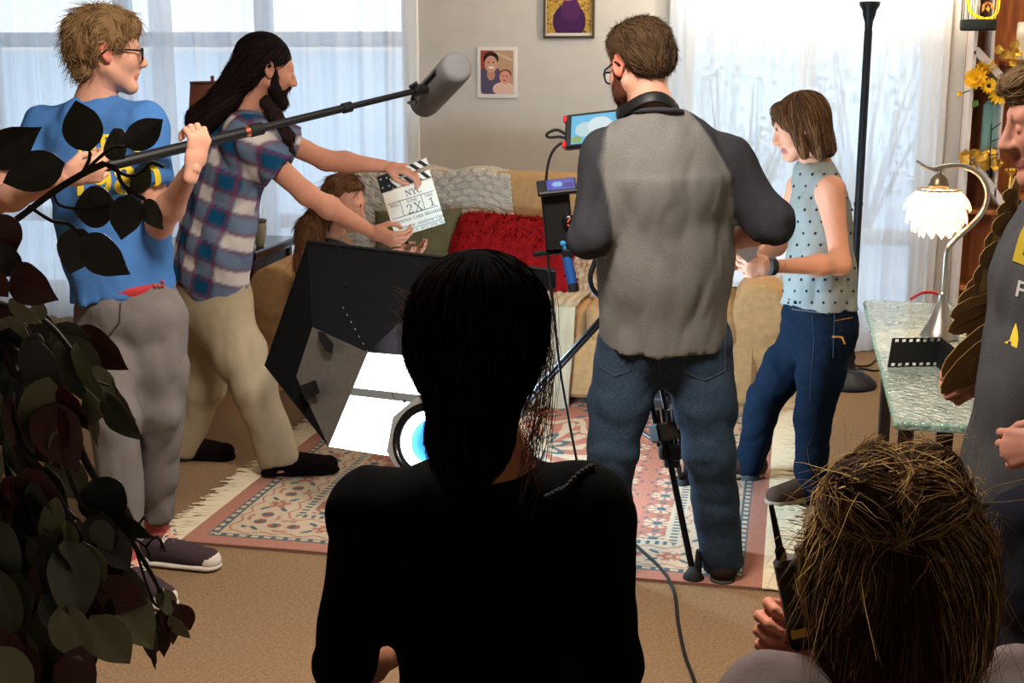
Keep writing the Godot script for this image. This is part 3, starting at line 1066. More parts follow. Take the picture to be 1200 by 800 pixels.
func end_table() -> void:
	var c := Vector3(-2.98, 0, -6.52)
	var t := thing("end_table", "dark wooden end table with a lower shelf beside the sofa", "table", c)
	var b := MB.new()
	b.box(c + Vector3(0, 0.62, 0), Vector3(0.66, 0.045, 0.6), Basis.IDENTITY, 0.008)
	put("tabletop", b, mt(S(38, 26, 22), 0.18), t)
	b = MB.new()
	b.box(c + Vector3(0, 0.56, 0), Vector3(0.58, 0.08, 0.52), Basis.IDENTITY, 0.004)
	put("apron", b, M.dark_wood, t)
	b = MB.new()
	b.box(c + Vector3(0, 0.2, 0), Vector3(0.58, 0.025, 0.52), Basis.IDENTITY, 0.004)
	put("lower_shelf", b, M.dark_wood, t)
	for x in [-0.28, 0.28]:
		for z in [-0.25, 0.25]:
			b = MB.new()
			b.box(c + Vector3(x, 0.3, z), Vector3(0.045, 0.6, 0.045), Basis.IDENTITY, 0.005)
			put("leg", b, M.dark_wood, t)
	# drum-shade lamp
	var p := Vector3(-3.012, 1.012, -6.600)
	p.y = 0.643
	t = thing("table_lamp", "table lamp with a glowing amber drum shade behind the man in plaid", "lamp", p)
	b = MB.new()
	b.lathe([Vector2(0, 0), Vector2(0.08, 0), Vector2(0.082, 0.015), Vector2(0.03, 0.04), Vector2(0.025, 0.08), Vector2(0.06, 0.16), Vector2(0.065, 0.24), Vector2(0.03, 0.34), Vector2(0.012, 0.38), Vector2(0.012, 0.6)], p, Basis.IDENTITY, 24)
	put("base", b, mt(S(70, 54, 42), 0.3, 0.5), t)
	b = MB.new()
	b.lathe([Vector2(0.14, 0.58), Vector2(0.115, 0.83), Vector2(0.112, 0.83), Vector2(0.137, 0.58)], p, Basis.IDENTITY, 32)
	var m := mt(S(112, 84, 72), 0.8)
	m.backlight_enabled = true; m.backlight = S(90, 60, 46)
	put("lamp_shade", b, m, t)
	b = MB.new()
	b.lathe([Vector2(0.118, 0.822), Vector2(0.118, 0.836), Vector2(0.108, 0.836), Vector2(0.108, 0.822), Vector2(0.118, 0.822)], p, Basis.IDENTITY, 32)
	b.tube([p + Vector3(0, 0.83, 0), p + Vector3(0, 0.865, 0)], 0.01, 8)
	for i in 3: b.tube([p + Vector3(0, 0.82, 0), p + Vector3(cos(i * TAU / 3), 0, sin(i * TAU / 3)) * 0.112 + Vector3(0, 0.83, 0)], 0.003, 6)
	put("shade_ring", b, mt(S(90, 66, 48), 0.4, 0.7), t)
	b = MB.new()
	b.ball(p + Vector3(0, 0.72, 0), Vector3(0.03, 0.04, 0.03), 12)
	var em := mt(S(255, 220, 170))
	em.emission_enabled = true; em.emission = S(255, 170, 80); em.emission_energy_multiplier = 8.0
	put("bulb", b, em, t)
	var l := OmniLight3D.new()
	l.name = "table_lamp_light"
	l.position = p + Vector3(0, 0.72, 0)
	l.light_energy = 0.22; l.light_color = S(255, 170, 90); l.light_size = 0.025; l.omni_range = 10.0; l.omni_attenuation = 2.0; l.shadow_enabled = true
	add_child(l)
	# small things on and in the table
	p = Vector3(-2.70, 0.643, -6.40)
	t = thing("ribbed_vase", "small ribbed grey-green vase with a dark rim on the end table", "vase", p)
	b = MB.new()
	b.lathe([Vector2(0, 0), Vector2(0.02, 0), Vector2(0.026, 0.02), Vector2(0.034, 0.06), Vector2(0.038, 0.10), Vector2(0.036, 0.125)], p, Basis.IDENTITY, 20)
	put("body", b, mt(S(150, 148, 126), 0.4), t)
	b = MB.new()
	b.lathe([Vector2(0.036, 0.125), Vector2(0.04, 0.13), Vector2(0.04, 0.142), Vector2(0.03, 0.142), Vector2(0.028, 0.12)], p, Basis.IDENTITY, 20)
	put("rim", b, mt(S(60, 56, 48), 0.4), t)
	t = thing("easel_stand", "dark V-shaped tabletop easel on the end table", "stand", Vector3(-2.80, 0.643, -6.42))
	b = MB.new()
	b.tube([Vector3(-2.86, 0.80, -6.45), Vector3(-2.80, 0.69, -6.40), Vector3(-2.79, 0.648, -6.38)], 0.009, 6)
	put("arm", b, M.black, t)
	b = MB.new()
	b.tube([Vector3(-2.95, 0.655, -6.36), Vector3(-2.79, 0.68, -6.38), Vector3(-2.72, 0.655, -6.36)], 0.009, 6)
	put("foot_bar", b, M.black, t)
	b = MB.new()
	b.plate([Vector3(-2.79, 0.655, -6.42), Vector3(-2.715, 0.655, -6.42), Vector3(-2.79, 0.73, -6.45)], Vector3(0, 0.001, 0.004))
	put("card", b, mt(S(228, 222, 206), 0.7), t)
	p = Vector3(-2.74, 0.2125, -6.38)
	t = thing("dark_figurine", "small dark rounded figurine on the end table lower shelf", "figurine", p)
	b = MB.new()
	b.lathe([Vector2(0, 0), Vector2(0.03, 0), Vector2(0.026, 0.02), Vector2(0.012, 0.05), Vector2(0.02, 0.10), Vector2(0.012, 0.15)], p + Vector3(0, 0, -0.0), Basis.IDENTITY, 16)
	put("body", b, M.black_gloss, t)
	b = MB.new()
	b.ball(p + Vector3(0.004, 0.185, 0), Vector3(0.03, 0.04, 0.03), 14)
	put("head", b, M.black_gloss, t)
	for i in 4:
		b = MB.new()
		var hh := 0.012
		b.box(Vector3(-2.86 + 0.012 * (i % 2), 0.2125 + hh * (i + 0.5), -6.40), Vector3(0.2, hh - 0.001, 0.26), Basis(Vector3.UP, 0.1 * i - 0.1), 0.002)
		tag(put("magazine", b, mt([S(190, 190, 192), S(150, 130, 110), S(206, 196, 190), S(226, 206, 206)][i], 0.4)), ["bottom magazine of the pile on the end table shelf", "brown magazine second from the bottom of the pile", "cream magazine second from the top of the pile", "pale pink magazine topping the pile on the shelf"][i], "magazine", "magazines on the end table shelf")

func glass_table() -> void:
	var x0 := 0.27
	var x1 := 1.12
	var z0 := -4.93
	var z1 := -3.28
	var t := thing("glass_table", "green textured glass table with wooden legs holding the petal lamp", "table", Vector3((x0 + x1) / 2, 0, (z0 + z1) / 2))
	# embossed leaves and ripples, pressed into the underside and the top
	var W := 512
	var im := Image.create(W, W, false, Image.FORMAT_L8)
	var nz := FastNoiseLite.new()
	nz.seed = 21; nz.frequency = 0.012
	var nw := FastNoiseLite.new()
	nw.seed = 22; nw.frequency = 0.02
	for y in W:
		for x in W:
			var wv := nw.get_noise_2d(x, y) * 40.0
			var a := absf(nz.get_noise_2d(x + wv, y * 1.4 - wv))
			var rid := 1.0 - smoothstep(0.0, 0.09, a)
			im.set_pixel(x, y, Color(1, 1, 1) * (0.35 + 0.35 * rid + 0.2 * nw.get_noise_2d(x * 2.5, y * 2.5)))
	for i in 26:
		var c := Vector2(rng.randf() * W, rng.randf() * W)
		var r := rnd(18, 34)
		var ro := rng.randf() * TAU
		for y in range(maxi(0, int(c.y - r)), mini(W, int(c.y + r))):
			for x in range(maxi(0, int(c.x - r)), mini(W, int(c.x + r))):
				var q := (Vector2(x, y) - c).rotated(ro) / r
				var wdt := 0.55 * (1.0 - q.x * q.x)
				if absf(q.x) < 1.0 and absf(q.y) < wdt:
					var edge := 1.0 - absf(q.y) / wdt
					im.set_pixel(x, y, Color(1, 1, 1) * (0.55 + 0.35 * smoothstep(0.0, 0.3, edge) - (0.35 if absf(q.y) < 0.06 else 0.0)))
	var tx := ImageTexture.create_from_image(im)
	var g := mt(Color(0.87, 0.95, 0.91, 0.25), 0.06, 0, 0.6)
	g.refraction_enabled = true; g.refraction_scale = 0.05
	g.transparency = BaseMaterial3D.TRANSPARENCY_ALPHA
	g.heightmap_enabled = true; g.heightmap_texture = tx; g.heightmap_scale = 1.6
	g.uv1_triplanar = true; g.uv1_world_triplanar = true; g.uv1_scale = Vector3.ONE * 1.3
	var b := MB.new()
	b.box(Vector3((x0 + x1) / 2, 0.738, (z0 + z1) / 2), Vector3(x1 - x0, 0.024, z1 - z0), Basis.IDENTITY, 0.006)
	put("glass_top", b, g, t)
	# beaded moulded rim
	b = MB.new()
	var bead := MB.new()
	var z := z0 + 0.03
	while z < z1:
		b.ball(Vector3(x0 + 0.004, 0.741, z), Vector3(0.008, 0.010, 0.014), 8)
		z += 0.045
	var x := x0 + 0.03
	while x < x1:
		for zz in [z0, z1]: b.ball(Vector3(x, 0.741, zz + (0.004 if zz == z0 else -0.004)), Vector3(0.014, 0.010, 0.008), 8)
		x += 0.045
	var rim := mt(Color(0.72, 0.88, 0.80, 0.3), 0.08, 0, 0.6)
	rim.refraction_enabled = true; rim.refraction_scale = 0.05; rim.transparency = BaseMaterial3D.TRANSPARENCY_ALPHA
	put("rim", b, rim, t)
	for q in [[0.33, -3.62], [0.40, -3.36], [0.57, -3.36], [0.36, -4.8], [1.05, -3.4], [1.05, -4.8]]:
		b = MB.new()
		b.box(Vector3(q[0], 0.362, q[1]), Vector3(0.04, 0.724, 0.04), Basis.IDENTITY, 0.005)
		put("leg", b, M.dark_wood, t)
	b = MB.new()
	b.box(Vector3(0.7, 0.12, -3.36), Vector3(0.7, 0.03, 0.03), Basis.IDENTITY, 0.004)
	b.box(Vector3(0.7, 0.12, -4.8), Vector3(0.7, 0.03, 0.03), Basis.IDENTITY, 0.004)
	b.box(Vector3(1.05, 0.12, -4.1), Vector3(0.03, 0.03, 1.4), Basis.IDENTITY, 0.004)
	put("stretcher", b, M.dark_wood, t)
	# black film-strip frame standing on the glass
	var fp := Vector3(0.289, 0.750, -3.862)
	t = thing("film_strip_frame", "black folding picture frame shaped like a strip of film on the glass table", "picture frame", fp)
	var tops := [Vector3(0.313, 0.771, -4.156), Vector3(0.448, 0.778, -4.338), Vector3(0.455, 0.776, -4.033)]
	var lows := [Vector3(0.310, 0.690, -4.155), Vector3(0.411, 0.696, -4.330), Vector3(0.448, 0.739, -4.031)]
	for i in 2:
		var a0: Vector3 = [fp, fp + Vector3(0.14, 0, -0.04)][i]
		var a1: Vector3 = [fp + Vector3(0.14, 0, -0.04), fp + Vector3(0.17, 0, 0.14)][i]
		var up := Vector3(0.01, 0.082, -0.02)
		b = MB.new()
		var dirv := (a1 - a0)
		var nn := dirv.cross(up).normalized()
		b.plate([a0 + up * 0.14, a1 + up * 0.14, a1 + up * 0.86, a0 + up * 0.86], nn * 0.006)
		for k in 7:
			var u0 := k / 7.0
			var u1 := (k + 0.42) / 7.0
			for q in [[0.0, 0.14], [0.86, 1.0]]:
				b.plate([a0 + dirv * u0 + up * q[0], a0 + dirv * u1 + up * q[0], a0 + dirv * u1 + up * q[1], a0 + dirv * u0 + up * q[1]], nn * 0.006)
		for q in [[0.0, 0.04], [0.96, 1.0]]:
			b.plate([a0 + up * q[0], a1 + up * q[0], a1 + up * q[1], a0 + up * q[1]], nn * 0.006)
		put("frame_panel", b, M.black, t)
	var rc := [Vector3(0.439, 0.757, -4.947), Vector3(0.483, 0.757, -5.044), Vector3(0.526, 0.757, -5.053), Vector3(0.551, 0.757, -5.023)]
	b = MB.new()
	b.tube(curve([rc[0], rc[1] + Vector3(0, 0.006, 0), rc[2] + Vector3(0, 0.008, 0), rc[3]], 5), 0.006, 6)
	b.ball(rc[3], Vector3(0.014, 0.012, 0.014), 8)
	tag(put("red_lanyard", b, mt(S(178, 34, 34), 0.5)), "short red lanyard lying behind the lamp on the glass table", "lanyard")

func table_lamp() -> void:
	var p := Vector3(0.475, 0.752, -4.293)
	var t := thing("petal_lamp", "brushed nickel gooseneck lamp with a lit tiered petal shade on the glass table", "lamp", p)
	var b := MB.new()
	b.lathe([Vector2(0, 0), Vector2(0.058, 0), Vector2(0.06, 0.01), Vector2(0.05, 0.03), Vector2(0.03, 0.07), Vector2(0.018, 0.11), Vector2(0.013, 0.14), Vector2(0.015, 0.145), Vector2(0.009, 0.15), Vector2(0.008, 0.16)], p, Basis.IDENTITY, 28)
	put("base", b, M.steel, t)
	var d := 4.06
	var top := p + Vector3(0, 0.15, 0)
	var neck := [top, Vector3(0.475, 0.994, -4.252), Vector3(0.474, 1.034, -4.252), Vector3(0.495, 1.071, -4.256), Vector3(0.553, 1.130, -4.268), Vector3(0.580, 1.180, -4.274), Vector3(0.581, 1.227, -4.274), Vector3(0.555, 1.271, -4.269), Vector3(0.507, 1.297, -4.259), Vector3(0.456, 1.297, -4.248), Vector3(0.418, 1.289, -4.240), Vector3(0.393, 1.295, -4.234), Vector3(0.363, 1.315, -4.228)]
	neck[1] = top.lerp(neck[1], 0.5); 
	b = MB.new()
	var path := curve(neck, 6)
	var rad := []
	for i in path.size(): rad.append(0.0085 if i < path.size() - 16 else lerpf(0.0085, 0.003, (i - path.size() + 16) / 15.0))
	b.tube(path, rad, 10)
	put("neck", b, M.steel, t)
	var s := Vector3(0.435, 1.276, -4.243)
	b = MB.new()
	b.lathe([Vector2(0.004, 0.014), Vector2(0.006, 0.0), Vector2(0.02, -0.008), Vector2(0.027, -0.022), Vector2(0.026, -0.027), Vector2(0.03, -0.032), Vector2(0.03, -0.05), Vector2(0.0, -0.05)], s, Basis.IDENTITY, 24)
	put("socket_cap", b, mt(S(130, 118, 98), 0.4, 0.9), t)
	b = MB.new()
	var ring := []
	for i in 25: ring.append(s + Vector3(cos(i * TAU / 24) * 0.062, -0.05, sin(i * TAU / 24) * 0.062))
	b.tube(ring, 0.003, 6)
	for i in 6: b.tube([s + Vector3(cos(i * TAU / 6) * 0.028, -0.046, sin(i * TAU / 6) * 0.028), s + Vector3(cos(i * TAU / 6) * 0.062, -0.05, sin(i * TAU / 6) * 0.062)], 0.002, 5)
	for y in [-0.10, -0.145]:
		ring = []
		for i in 25: ring.append(s + Vector3(cos(i * TAU / 24), 0, sin(i * TAU / 24)) * (0.068 if y > -0.12 else 0.05) + Vector3(0, y, 0))
		b.tube(ring, 0.0015, 5)
	put("shade_ring", b, mt(S(110, 98, 80), 0.4, 0.9), t)
	# hanging shell petals in three tiers
	var m := mt(S(250, 242, 234), 0.3)
	m.backlight_enabled = true; m.backlight = Color(1, 0.96, 0.92)
	m.emission_enabled = true; m.emission = S(255, 238, 220); m.emission_energy_multiplier = 0.45
	var pm := MB.new()
	var petal := func(u: float, v: float) -> Vector3:
		var w := 0.0145 * sin(PI * clampf(0.12 + 0.80 * v, 0, 1)) * (1.0 if v < 0.85 else sqrt(maxf(1.0 - pow((v - 0.85) / 0.15, 2.0), 0.0)) * 0.9 + 0.1)
		var x := (u * 2 - 1)
		return Vector3(x * w, -0.07 * v, 0.016 * sin(v * PI * 0.7) - 0.004 * x * x)
	pm.grid(4, 7, petal, 0.0012)
	var shape := pm.mesh()
	for tier in [[0.062, -0.052, 16, 0.40, 1.0], [0.066, -0.085, 16, 0.18, 1.0], [0.058, -0.115, 14, 0.02, 0.95], [0.042, -0.14, 10, -0.08, 0.8]]:
		for i in tier[2]:
			var a: float = TAU * (i + 0.5 * float(tier[1] < -0.08)) / tier[2]
			var o := MeshInstance3D.new()
			o.mesh = shape
			o.material_override = m
			o.name = "petal"
			t.add_child(o, true)
			o.basis = Basis(Vector3.UP, a) * Basis(Vector3.RIGHT, -tier[3]) * Basis.from_scale(Vector3.ONE * tier[4])
			o.position = s + Vector3(sin(a) * tier[0], tier[1], cos(a) * tier[0]) - p
	b = MB.new()
	b.ball(s + Vector3(0, -0.10, 0), Vector3(0.022, 0.032, 0.022), 12)
	var em := mt(S(255, 240, 220))
	em.emission_enabled = true; em.emission = S(255, 226, 190); em.emission_energy_multiplier = 12.0
	put("bulb", b, em, t)
	var l := OmniLight3D.new()
	l.name = "petal_lamp_light"
	l.position = s + Vector3(0, -0.10, 0)
	l.light_energy = 0.35; l.light_color = S(255, 206, 150); l.light_size = 0.02; l.omni_range = 10.0; l.omni_attenuation = 2.0; l.shadow_enabled = true
	add_child(l)


# ------------------------------------------------------------------ people: shared anatomy
func head_sdf(s: Sdf, c: Vector3, bs: Basis, z: float, skin: Color, lip: Color, o := {}) -> void:   # +z of bs is the way the face looks
	var p := func(x: float, y: float, w: float) -> Vector3: return c + bs * (Vector3(x, y, w) * z)
	var hair: Color = o.get("brow", skin * 0.3)
	s.col = skin
	s.k = 0.03 * z
	s.ell(p.call(0, 0.035, -0.012), Vector3(0.074, 0.083, 0.094) * z, bs)
	s.ell(p.call(0, -0.025, 0.030), Vector3(0.060, 0.076, 0.058) * z, bs)
	s.k = 0.022 * z
	for q in [-1.0, 1.0]:
		s.cap(p.call(0.054 * q, -0.045, -0.002), p.call(0.016 * q, -0.096, 0.062), 0.017 * z, 0.020 * z)
		s.ell(p.call(0.036 * q, -0.018, 0.056), Vector3(0.026, 0.026, 0.026) * z, bs)
	s.ell(p.call(0, -0.097, 0.068), Vector3(0.022, 0.019, 0.020) * z, bs)
	s.cap(p.call(-0.034, 0.026, 0.073), p.call(0.034, 0.026, 0.073), 0.013 * z, 0.013 * z)
	s.k = 0.012 * z
	s.cap(p.call(0, 0.018, 0.086), p.call(0, -0.026, 0.107), 0.008 * z, 0.0125 * z)
	for q in [-1.0, 1.0]: s.ell(p.call(0.012 * q, -0.030, 0.095), Vector3(0.009, 0.008, 0.010) * z, bs)
	s.k = 0.008 * z
	s.cap(p.call(0, -0.038, 0.090), p.call(0, -0.05, 0.088), 0.009 * z, 0.009 * z)
	s.k = 0.014 * z
	for q in [-1.0, 1.0]: s.ell(p.call(0.031 * q, 0.004, 0.097), Vector3(0.016, 0.012, 0.014) * z, bs, 1)
	s.k = 0.004 * z
	s.col = lip
	s.cap(p.call(-0.019, -0.060, 0.079), p.call(0, -0.0575, 0.0875), 0.005 * z, 0.0065 * z)
	s.cap(p.call(0.019, -0.060, 0.079), p.call(0, -0.0575, 0.0875), 0.005 * z, 0.0065 * z)
	s.cap(p.call(-0.016, -0.068, 0.078), p.call(0.016, -0.068, 0.078), 0.0075 * z, 0.0075 * z)
	s.cap(p.call(-0.008, -0.069, 0.083), p.call(0.008, -0.069, 0.083), 0.007 * z, 0.007 * z)
	for q in [-1.0, 1.0]:
		s.col = skin
		s.k = 0.003 * z
		s.ell(p.call(0.031 * q, 0.0035, 0.0765), Vector3(0.0145, 0.0115, 0.0125) * z, bs)
		if o.get("eyes", true):
			s.col = Color(0.62, 0.58, 0.54)
			s.ell(p.call(0.031 * q, 0.0015, 0.079), Vector3(0.0115, 0.0065, 0.0113) * z, bs)
			s.col = Color(0.03, 0.02, 0.015)
			s.ell(p.call(0.031 * q, 0.0015, 0.0855), Vector3(0.0055, 0.006, 0.0055) * z, bs)
		s.col = hair
		s.cap(p.call(0.018 * q, 0.0255, 0.0855), p.call(0.044 * q, 0.026, 0.073), 0.0042 * z, 0.003 * z)
		# ears
		s.col = o.get("ear", skin)
		s.k = 0.008 * z
		var eb := bs * Basis(Vector3.UP, 0.45 * q) * Basis(Vector3.RIGHT, -0.2)
		s.ell(p.call(0.079 * q, 0.004, -0.010), Vector3(0.008, 0.031, 0.019) * z, eb)
		s.ell(p.call(0.084 * q, 0.006, -0.008), Vector3(0.006, 0.02, 0.011) * z, eb, 1)
		s.ell(p.call(0.076 * q, -0.022, -0.004), Vector3(0.007, 0.009, 0.008) * z, eb)

func hand_sdf(s: Sdf, w: Vector3, dir: Vector3, pn: Vector3, side: float, curl: Array, skin: Color, z := 1.0, thumb := 0.5) -> void:   # dir: wrist to knuckles, pn: out of the palm, side: +1/-1 the thumb side
	dir = dir.normalized()
	pn = (pn - dir * pn.dot(dir)).normalized()
	var ac := dir.cross(pn).normalized() * side
	s.col = skin
	s.k = 0.014 * z
	s.cap(w - dir * 0.03 * z, w + dir * 0.03 * z, 0.024 * z, 0.028 * z, pn, 0.72)
	s.cap(w + dir * 0.03 * z, w + dir * 0.072 * z, 0.033 * z, 0.036 * z, pn, 0.42)
	s.ell(w + dir * 0.035 * z + ac * 0.022 * z + pn * 0.008 * z, Vector3(0.018, 0.026, 0.015) * z, look(pn, dir))
	var len := [0.043, 0.048, 0.045, 0.035]
	for i in 4:
		s.k = 0.006 * z
		var p := w + (dir * (0.088 - 0.004 * absf(i - 1.0)) + ac * (0.029 - 0.0195 * i)) * z
		s.cap(w + dir * 0.06 * z + ac * (0.022 - 0.015 * i) * z, p, 0.0125 * z, 0.0105 * z)
		var a := 0.0
		var spread: Vector3 = ac * (0.10 - 0.07 * i)
		for j in 3:
			a += curl[j] * (1.0 + 0.06 * (i - 1))
			var d := ((dir + spread).normalized() * cos(a) + pn * sin(a))
			var q: Vector3 = p + d * len[i] * z * [1.0, 0.62, 0.5][j]
			s.k = 0.003 * z
			s.cap(p, q, (0.0098 - 0.0011 * j) * z, (0.0090 - 0.0011 * j) * z)
			p = q
	s.k = 0.008 * z
	var t0 := w + (dir * 0.022 + ac * 0.026 + pn * 0.006) * z
	var t1 := t0 + (dir * 0.65 + ac * (0.75 - 0.55 * thumb) + pn * 0.75 * thumb).normalized() * 0.042 * z
	var t2 := t1 + (dir * 0.75 + ac * (0.35 - 0.75 * thumb) + pn * 0.65 * thumb).normalized() * 0.030 * z
	var t3 := t2 + (dir * 0.8 + ac * (0.15 - 0.9 * thumb) + pn * 0.35 * thumb).normalized() * 0.024 * z
	s.cap(t0, t1, 0.014 * z, 0.011 * z)
	s.k = 0.003 * z
	s.cap(t1, t2, 0.0108 * z, 0.0098 * z)
	s.cap(t2, t3, 0.0098 * z, 0.0078 * z)

func limbs(s: Sdf, J: Dictionary, z: float, skin: Color) -> void:   # the whole bare figure but the head and the hands
	s.col = skin
	s.k = 0.05
	var fr: Vector3 = J.fr
	s.cap(J.pelvis, J.waist, 0.125 * z, 0.105 * z, fr, 0.72)
	s.cap(J.waist, J.chest, 0.105 * z, 0.135 * z, fr, 0.70)
	s.cap(J.sL, J.sR, 0.048 * z, 0.048 * z)
	s.cap(J.chest, J.neck, 0.09 * z, 0.055 * z, fr, 0.75)
	s.cap(J.neck, J.head + J.hb * Vector3(0, -0.05, -0.02) * z, 0.054 * z, 0.050 * z)
	for q in ["L", "R"]:
		s.k = 0.03
		var e: Vector3 = J["e" + q]; var w: Vector3 = J["w" + q]
		s.cap(J["s" + q], e, 0.050 * z, 0.038 * z)
		s.cap(e, e.lerp(w, 0.32), 0.036 * z, 0.040 * z)
		s.cap(e.lerp(w, 0.32), w, 0.040 * z, 0.0255 * z)
		if J.has("h" + q):
			var h: Vector3 = J["h" + q]; var kn: Vector3 = J["k" + q]; var a: Vector3 = J["a" + q]
			s.k = 0.05
			s.cap(h, kn, 0.070 * z, 0.044 * z)
			s.cap(kn, kn.lerp(a, 0.35), 0.042 * z, 0.043 * z)
			s.cap(kn.lerp(a, 0.35), a, 0.043 * z, 0.032 * z)
			if J.has("t" + q): s.cap(a - Vector3(0, 0.035, 0), J["t" + q], 0.022 * z, 0.010 * z)

func torso_cloth(s: Sdf, J: Dictionary, hem: Vector3, r: Array, q: float, sleeve := 0.0, arm := [0.066, 0.058], drop := 0.0) -> void:   # r: half widths at hem, waist and chest; sleeve: 0 none, 1 elbow, 2 wrist
	var fr: Vector3 = J.fr
	s.k = 0.06
	s.cap(hem, J.waist, r[0], r[1], fr, q, 4)
	s.cap(J.waist, J.chest, r[1], r[2], fr, q)
	s.k = 0.05
	var mid: Vector3 = (J.sL + J.sR) * 0.5
	s.cap(J.chest, mid + (J.neck - mid) * 0.35, r[2] * 0.9, 0.07, fr, q)
	if sleeve >= 0.0: s.cap(J.sL, J.sR, arm[0] * 0.92, arm[0] * 0.92)
	else: s.cap(J.sL.lerp(J.sR, 0.13), J.sR.lerp(J.sL, 0.13), arm[0] * 0.9, arm[0] * 0.9)
	s.cap(J.sL.lerp(J.neck, 0.1 if sleeve >= 0.0 else 0.35), J.neck - Vector3(0, 0.03 + drop, 0), arm[0] * 0.8, 0.058)
	s.cap(J.sR.lerp(J.neck, 0.1 if sleeve >= 0.0 else 0.35), J.neck - Vector3(0, 0.03 + drop, 0), arm[0] * 0.8, 0.058)
	if sleeve <= 0.0: return
	for w in ["L", "R"]:
		s.k = 0.045
		var a: Vector3 = J["s" + w]; var e: Vector3 = J["e" + w]; var h: Vector3 = J["w" + w]
		if sleeve <= 1.0:
			s.cap(a, a.lerp(e, sleeve), arm[0], arm[1], Vector3.ZERO, 1.0, 2)
		else:
			s.cap(a, e, arm[0], arm[1])
			s.k = 0.02
			s.cap(e, e.lerp(h, sleeve - 1.0), arm[1], lerpf(arm[1], 0.038, sleeve - 1.0), Vector3.ZERO, 1.0, 2)

func trousers_sdf(s: Sdf, J: Dictionary, top: Vector3, r: Array, q := 0.74) -> void:   # r: waist, hip, thigh, knee, ankle
	s.k = 0.05
	s.cap(top, J.pelvis, r[0], r[1], J.fr, q, 4)
	for w in ["L", "R"]:
		s.k = 0.04
		var h: Vector3 = J["h" + w]; var kn: Vector3 = J["k" + w]; var a: Vector3 = J["a" + w]
		s.cap(h, h.lerp(kn, 0.5), r[2], lerpf(r[2], r[3], 0.42))
		s.cap(h.lerp(kn, 0.5), kn, lerpf(r[2], r[3], 0.42), r[3])
		s.k = 0.025
		s.cap(kn, a + Vector3(0, 0.02, 0), r[3], r[4], Vector3.ZERO, 1.0, 2)

func folds(s: Sdf, seed_: int, amp: float, freq: float, ns := Vector3.ONE) -> void:   # cloth: sharp ridges between soft hollows
	wrinkle(s, seed_, amp, freq, ns)
	s.noise.fractal_type = FastNoiseLite.FRACTAL_RIDGED
	s.noise.fractal_octaves = 2
	s.noise.fractal_gain = 0.35

func wrinkle(s: Sdf, seed_: int, amp: float, freq: float, ns := Vector3.ONE) -> void:
	s.noise = FastNoiseLite.new()
	s.noise.seed = seed_; s.noise.frequency = freq; s.noise.fractal_octaves = 2
	s.noise.noise_type = FastNoiseLite.TYPE_SIMPLEX_SMOOTH
	s.amp = amp; s.ns = ns

func shoe(parent: Node, ankle: Vector3, dir: Vector3, ln: float, upper: Color, sole: Color, opt := {}) -> void:
	dir = Vector3(dir.x, 0, dir.z).normalized()
	var sd := Vector3.UP.cross(dir)
	var heel := Vector3(ankle.x, opt.get("ground", 0.0), ankle.z) - dir * 0.035
	var toe: Vector3 = heel + dir * (ln - 0.075)
	var s := Sdf.new()
	s.k = 0.03
	s.col = upper
	s.cap(heel + Vector3(0, 0.045, 0), toe + Vector3(0, 0.036, 0), 0.036, 0.038, Vector3.UP, 0.95)
	s.cap(heel + Vector3(0, 0.05, 0), heel + Vector3(0, opt.get("high", 0.09), 0) + dir * 0.02, 0.036, 0.037, Vector3.ZERO, 1.0, 2)
	s.cap(heel + Vector3(0, 0.08, 0) + dir * 0.03, toe.lerp(heel, 0.25) + Vector3(0, 0.045, 0), 0.034, 0.028)
	var b := MB.new()
	s.net(b, opt.get("cell", 0.007))
	var u := put("shoe", b, M.cloth, parent)
	s = Sdf.new()
	s.col = sole
	s.k = 0.02
	s.cap(heel + Vector3(0, 0.014, 0), toe + Vector3(0, 0.014, 0), 0.041, 0.044, Vector3.UP, 0.34)
	b = MB.new()
	s.net(b, opt.get("cell", 0.0065))
	put("sole", b, M.cloth, u)
	if opt.has("lace"):
		b = MB.new()
		for i in 5:
			var c := heel.lerp(toe, 0.35 + 0.11 * i) + Vector3(0, 0.098 - 0.008 * i, 0)
			b.tube([c - sd * 0.03 - Vector3(0, 0.018, 0), c - sd * 0.012, c + sd * 0.012 + dir * 0.012, c + sd * 0.03 - Vector3(0, 0.018, 0) + dir * 0.012], 0.0035, 5)
		var kx := heel.lerp(toe, 0.36) + Vector3(0, 0.104, 0)
		for q in [-1.0, 1.0]: b.tube(curve([kx, kx + sd * 0.03 * q + Vector3(0, 0.012, 0), kx + sd * 0.05 * q - Vector3(0, 0.01, 0), kx + sd * 0.02 * q], 3), 0.003, 5)
		put("laces", b, mt(opt.lace, 0.9), u)
	if opt.has("cap"):
		s = Sdf.new()
		s.col = opt.cap
		s.cap(toe + Vector3(0, 0.034, 0) - dir * 0.005, toe + Vector3(0, 0.032, 0) + dir * 0.004, 0.0395, 0.0385, Vector3.UP, 0.9, 4)
		b = MB.new()
		s.net(b, 0.005)
		put("toe_cap", b, M.cloth, u)

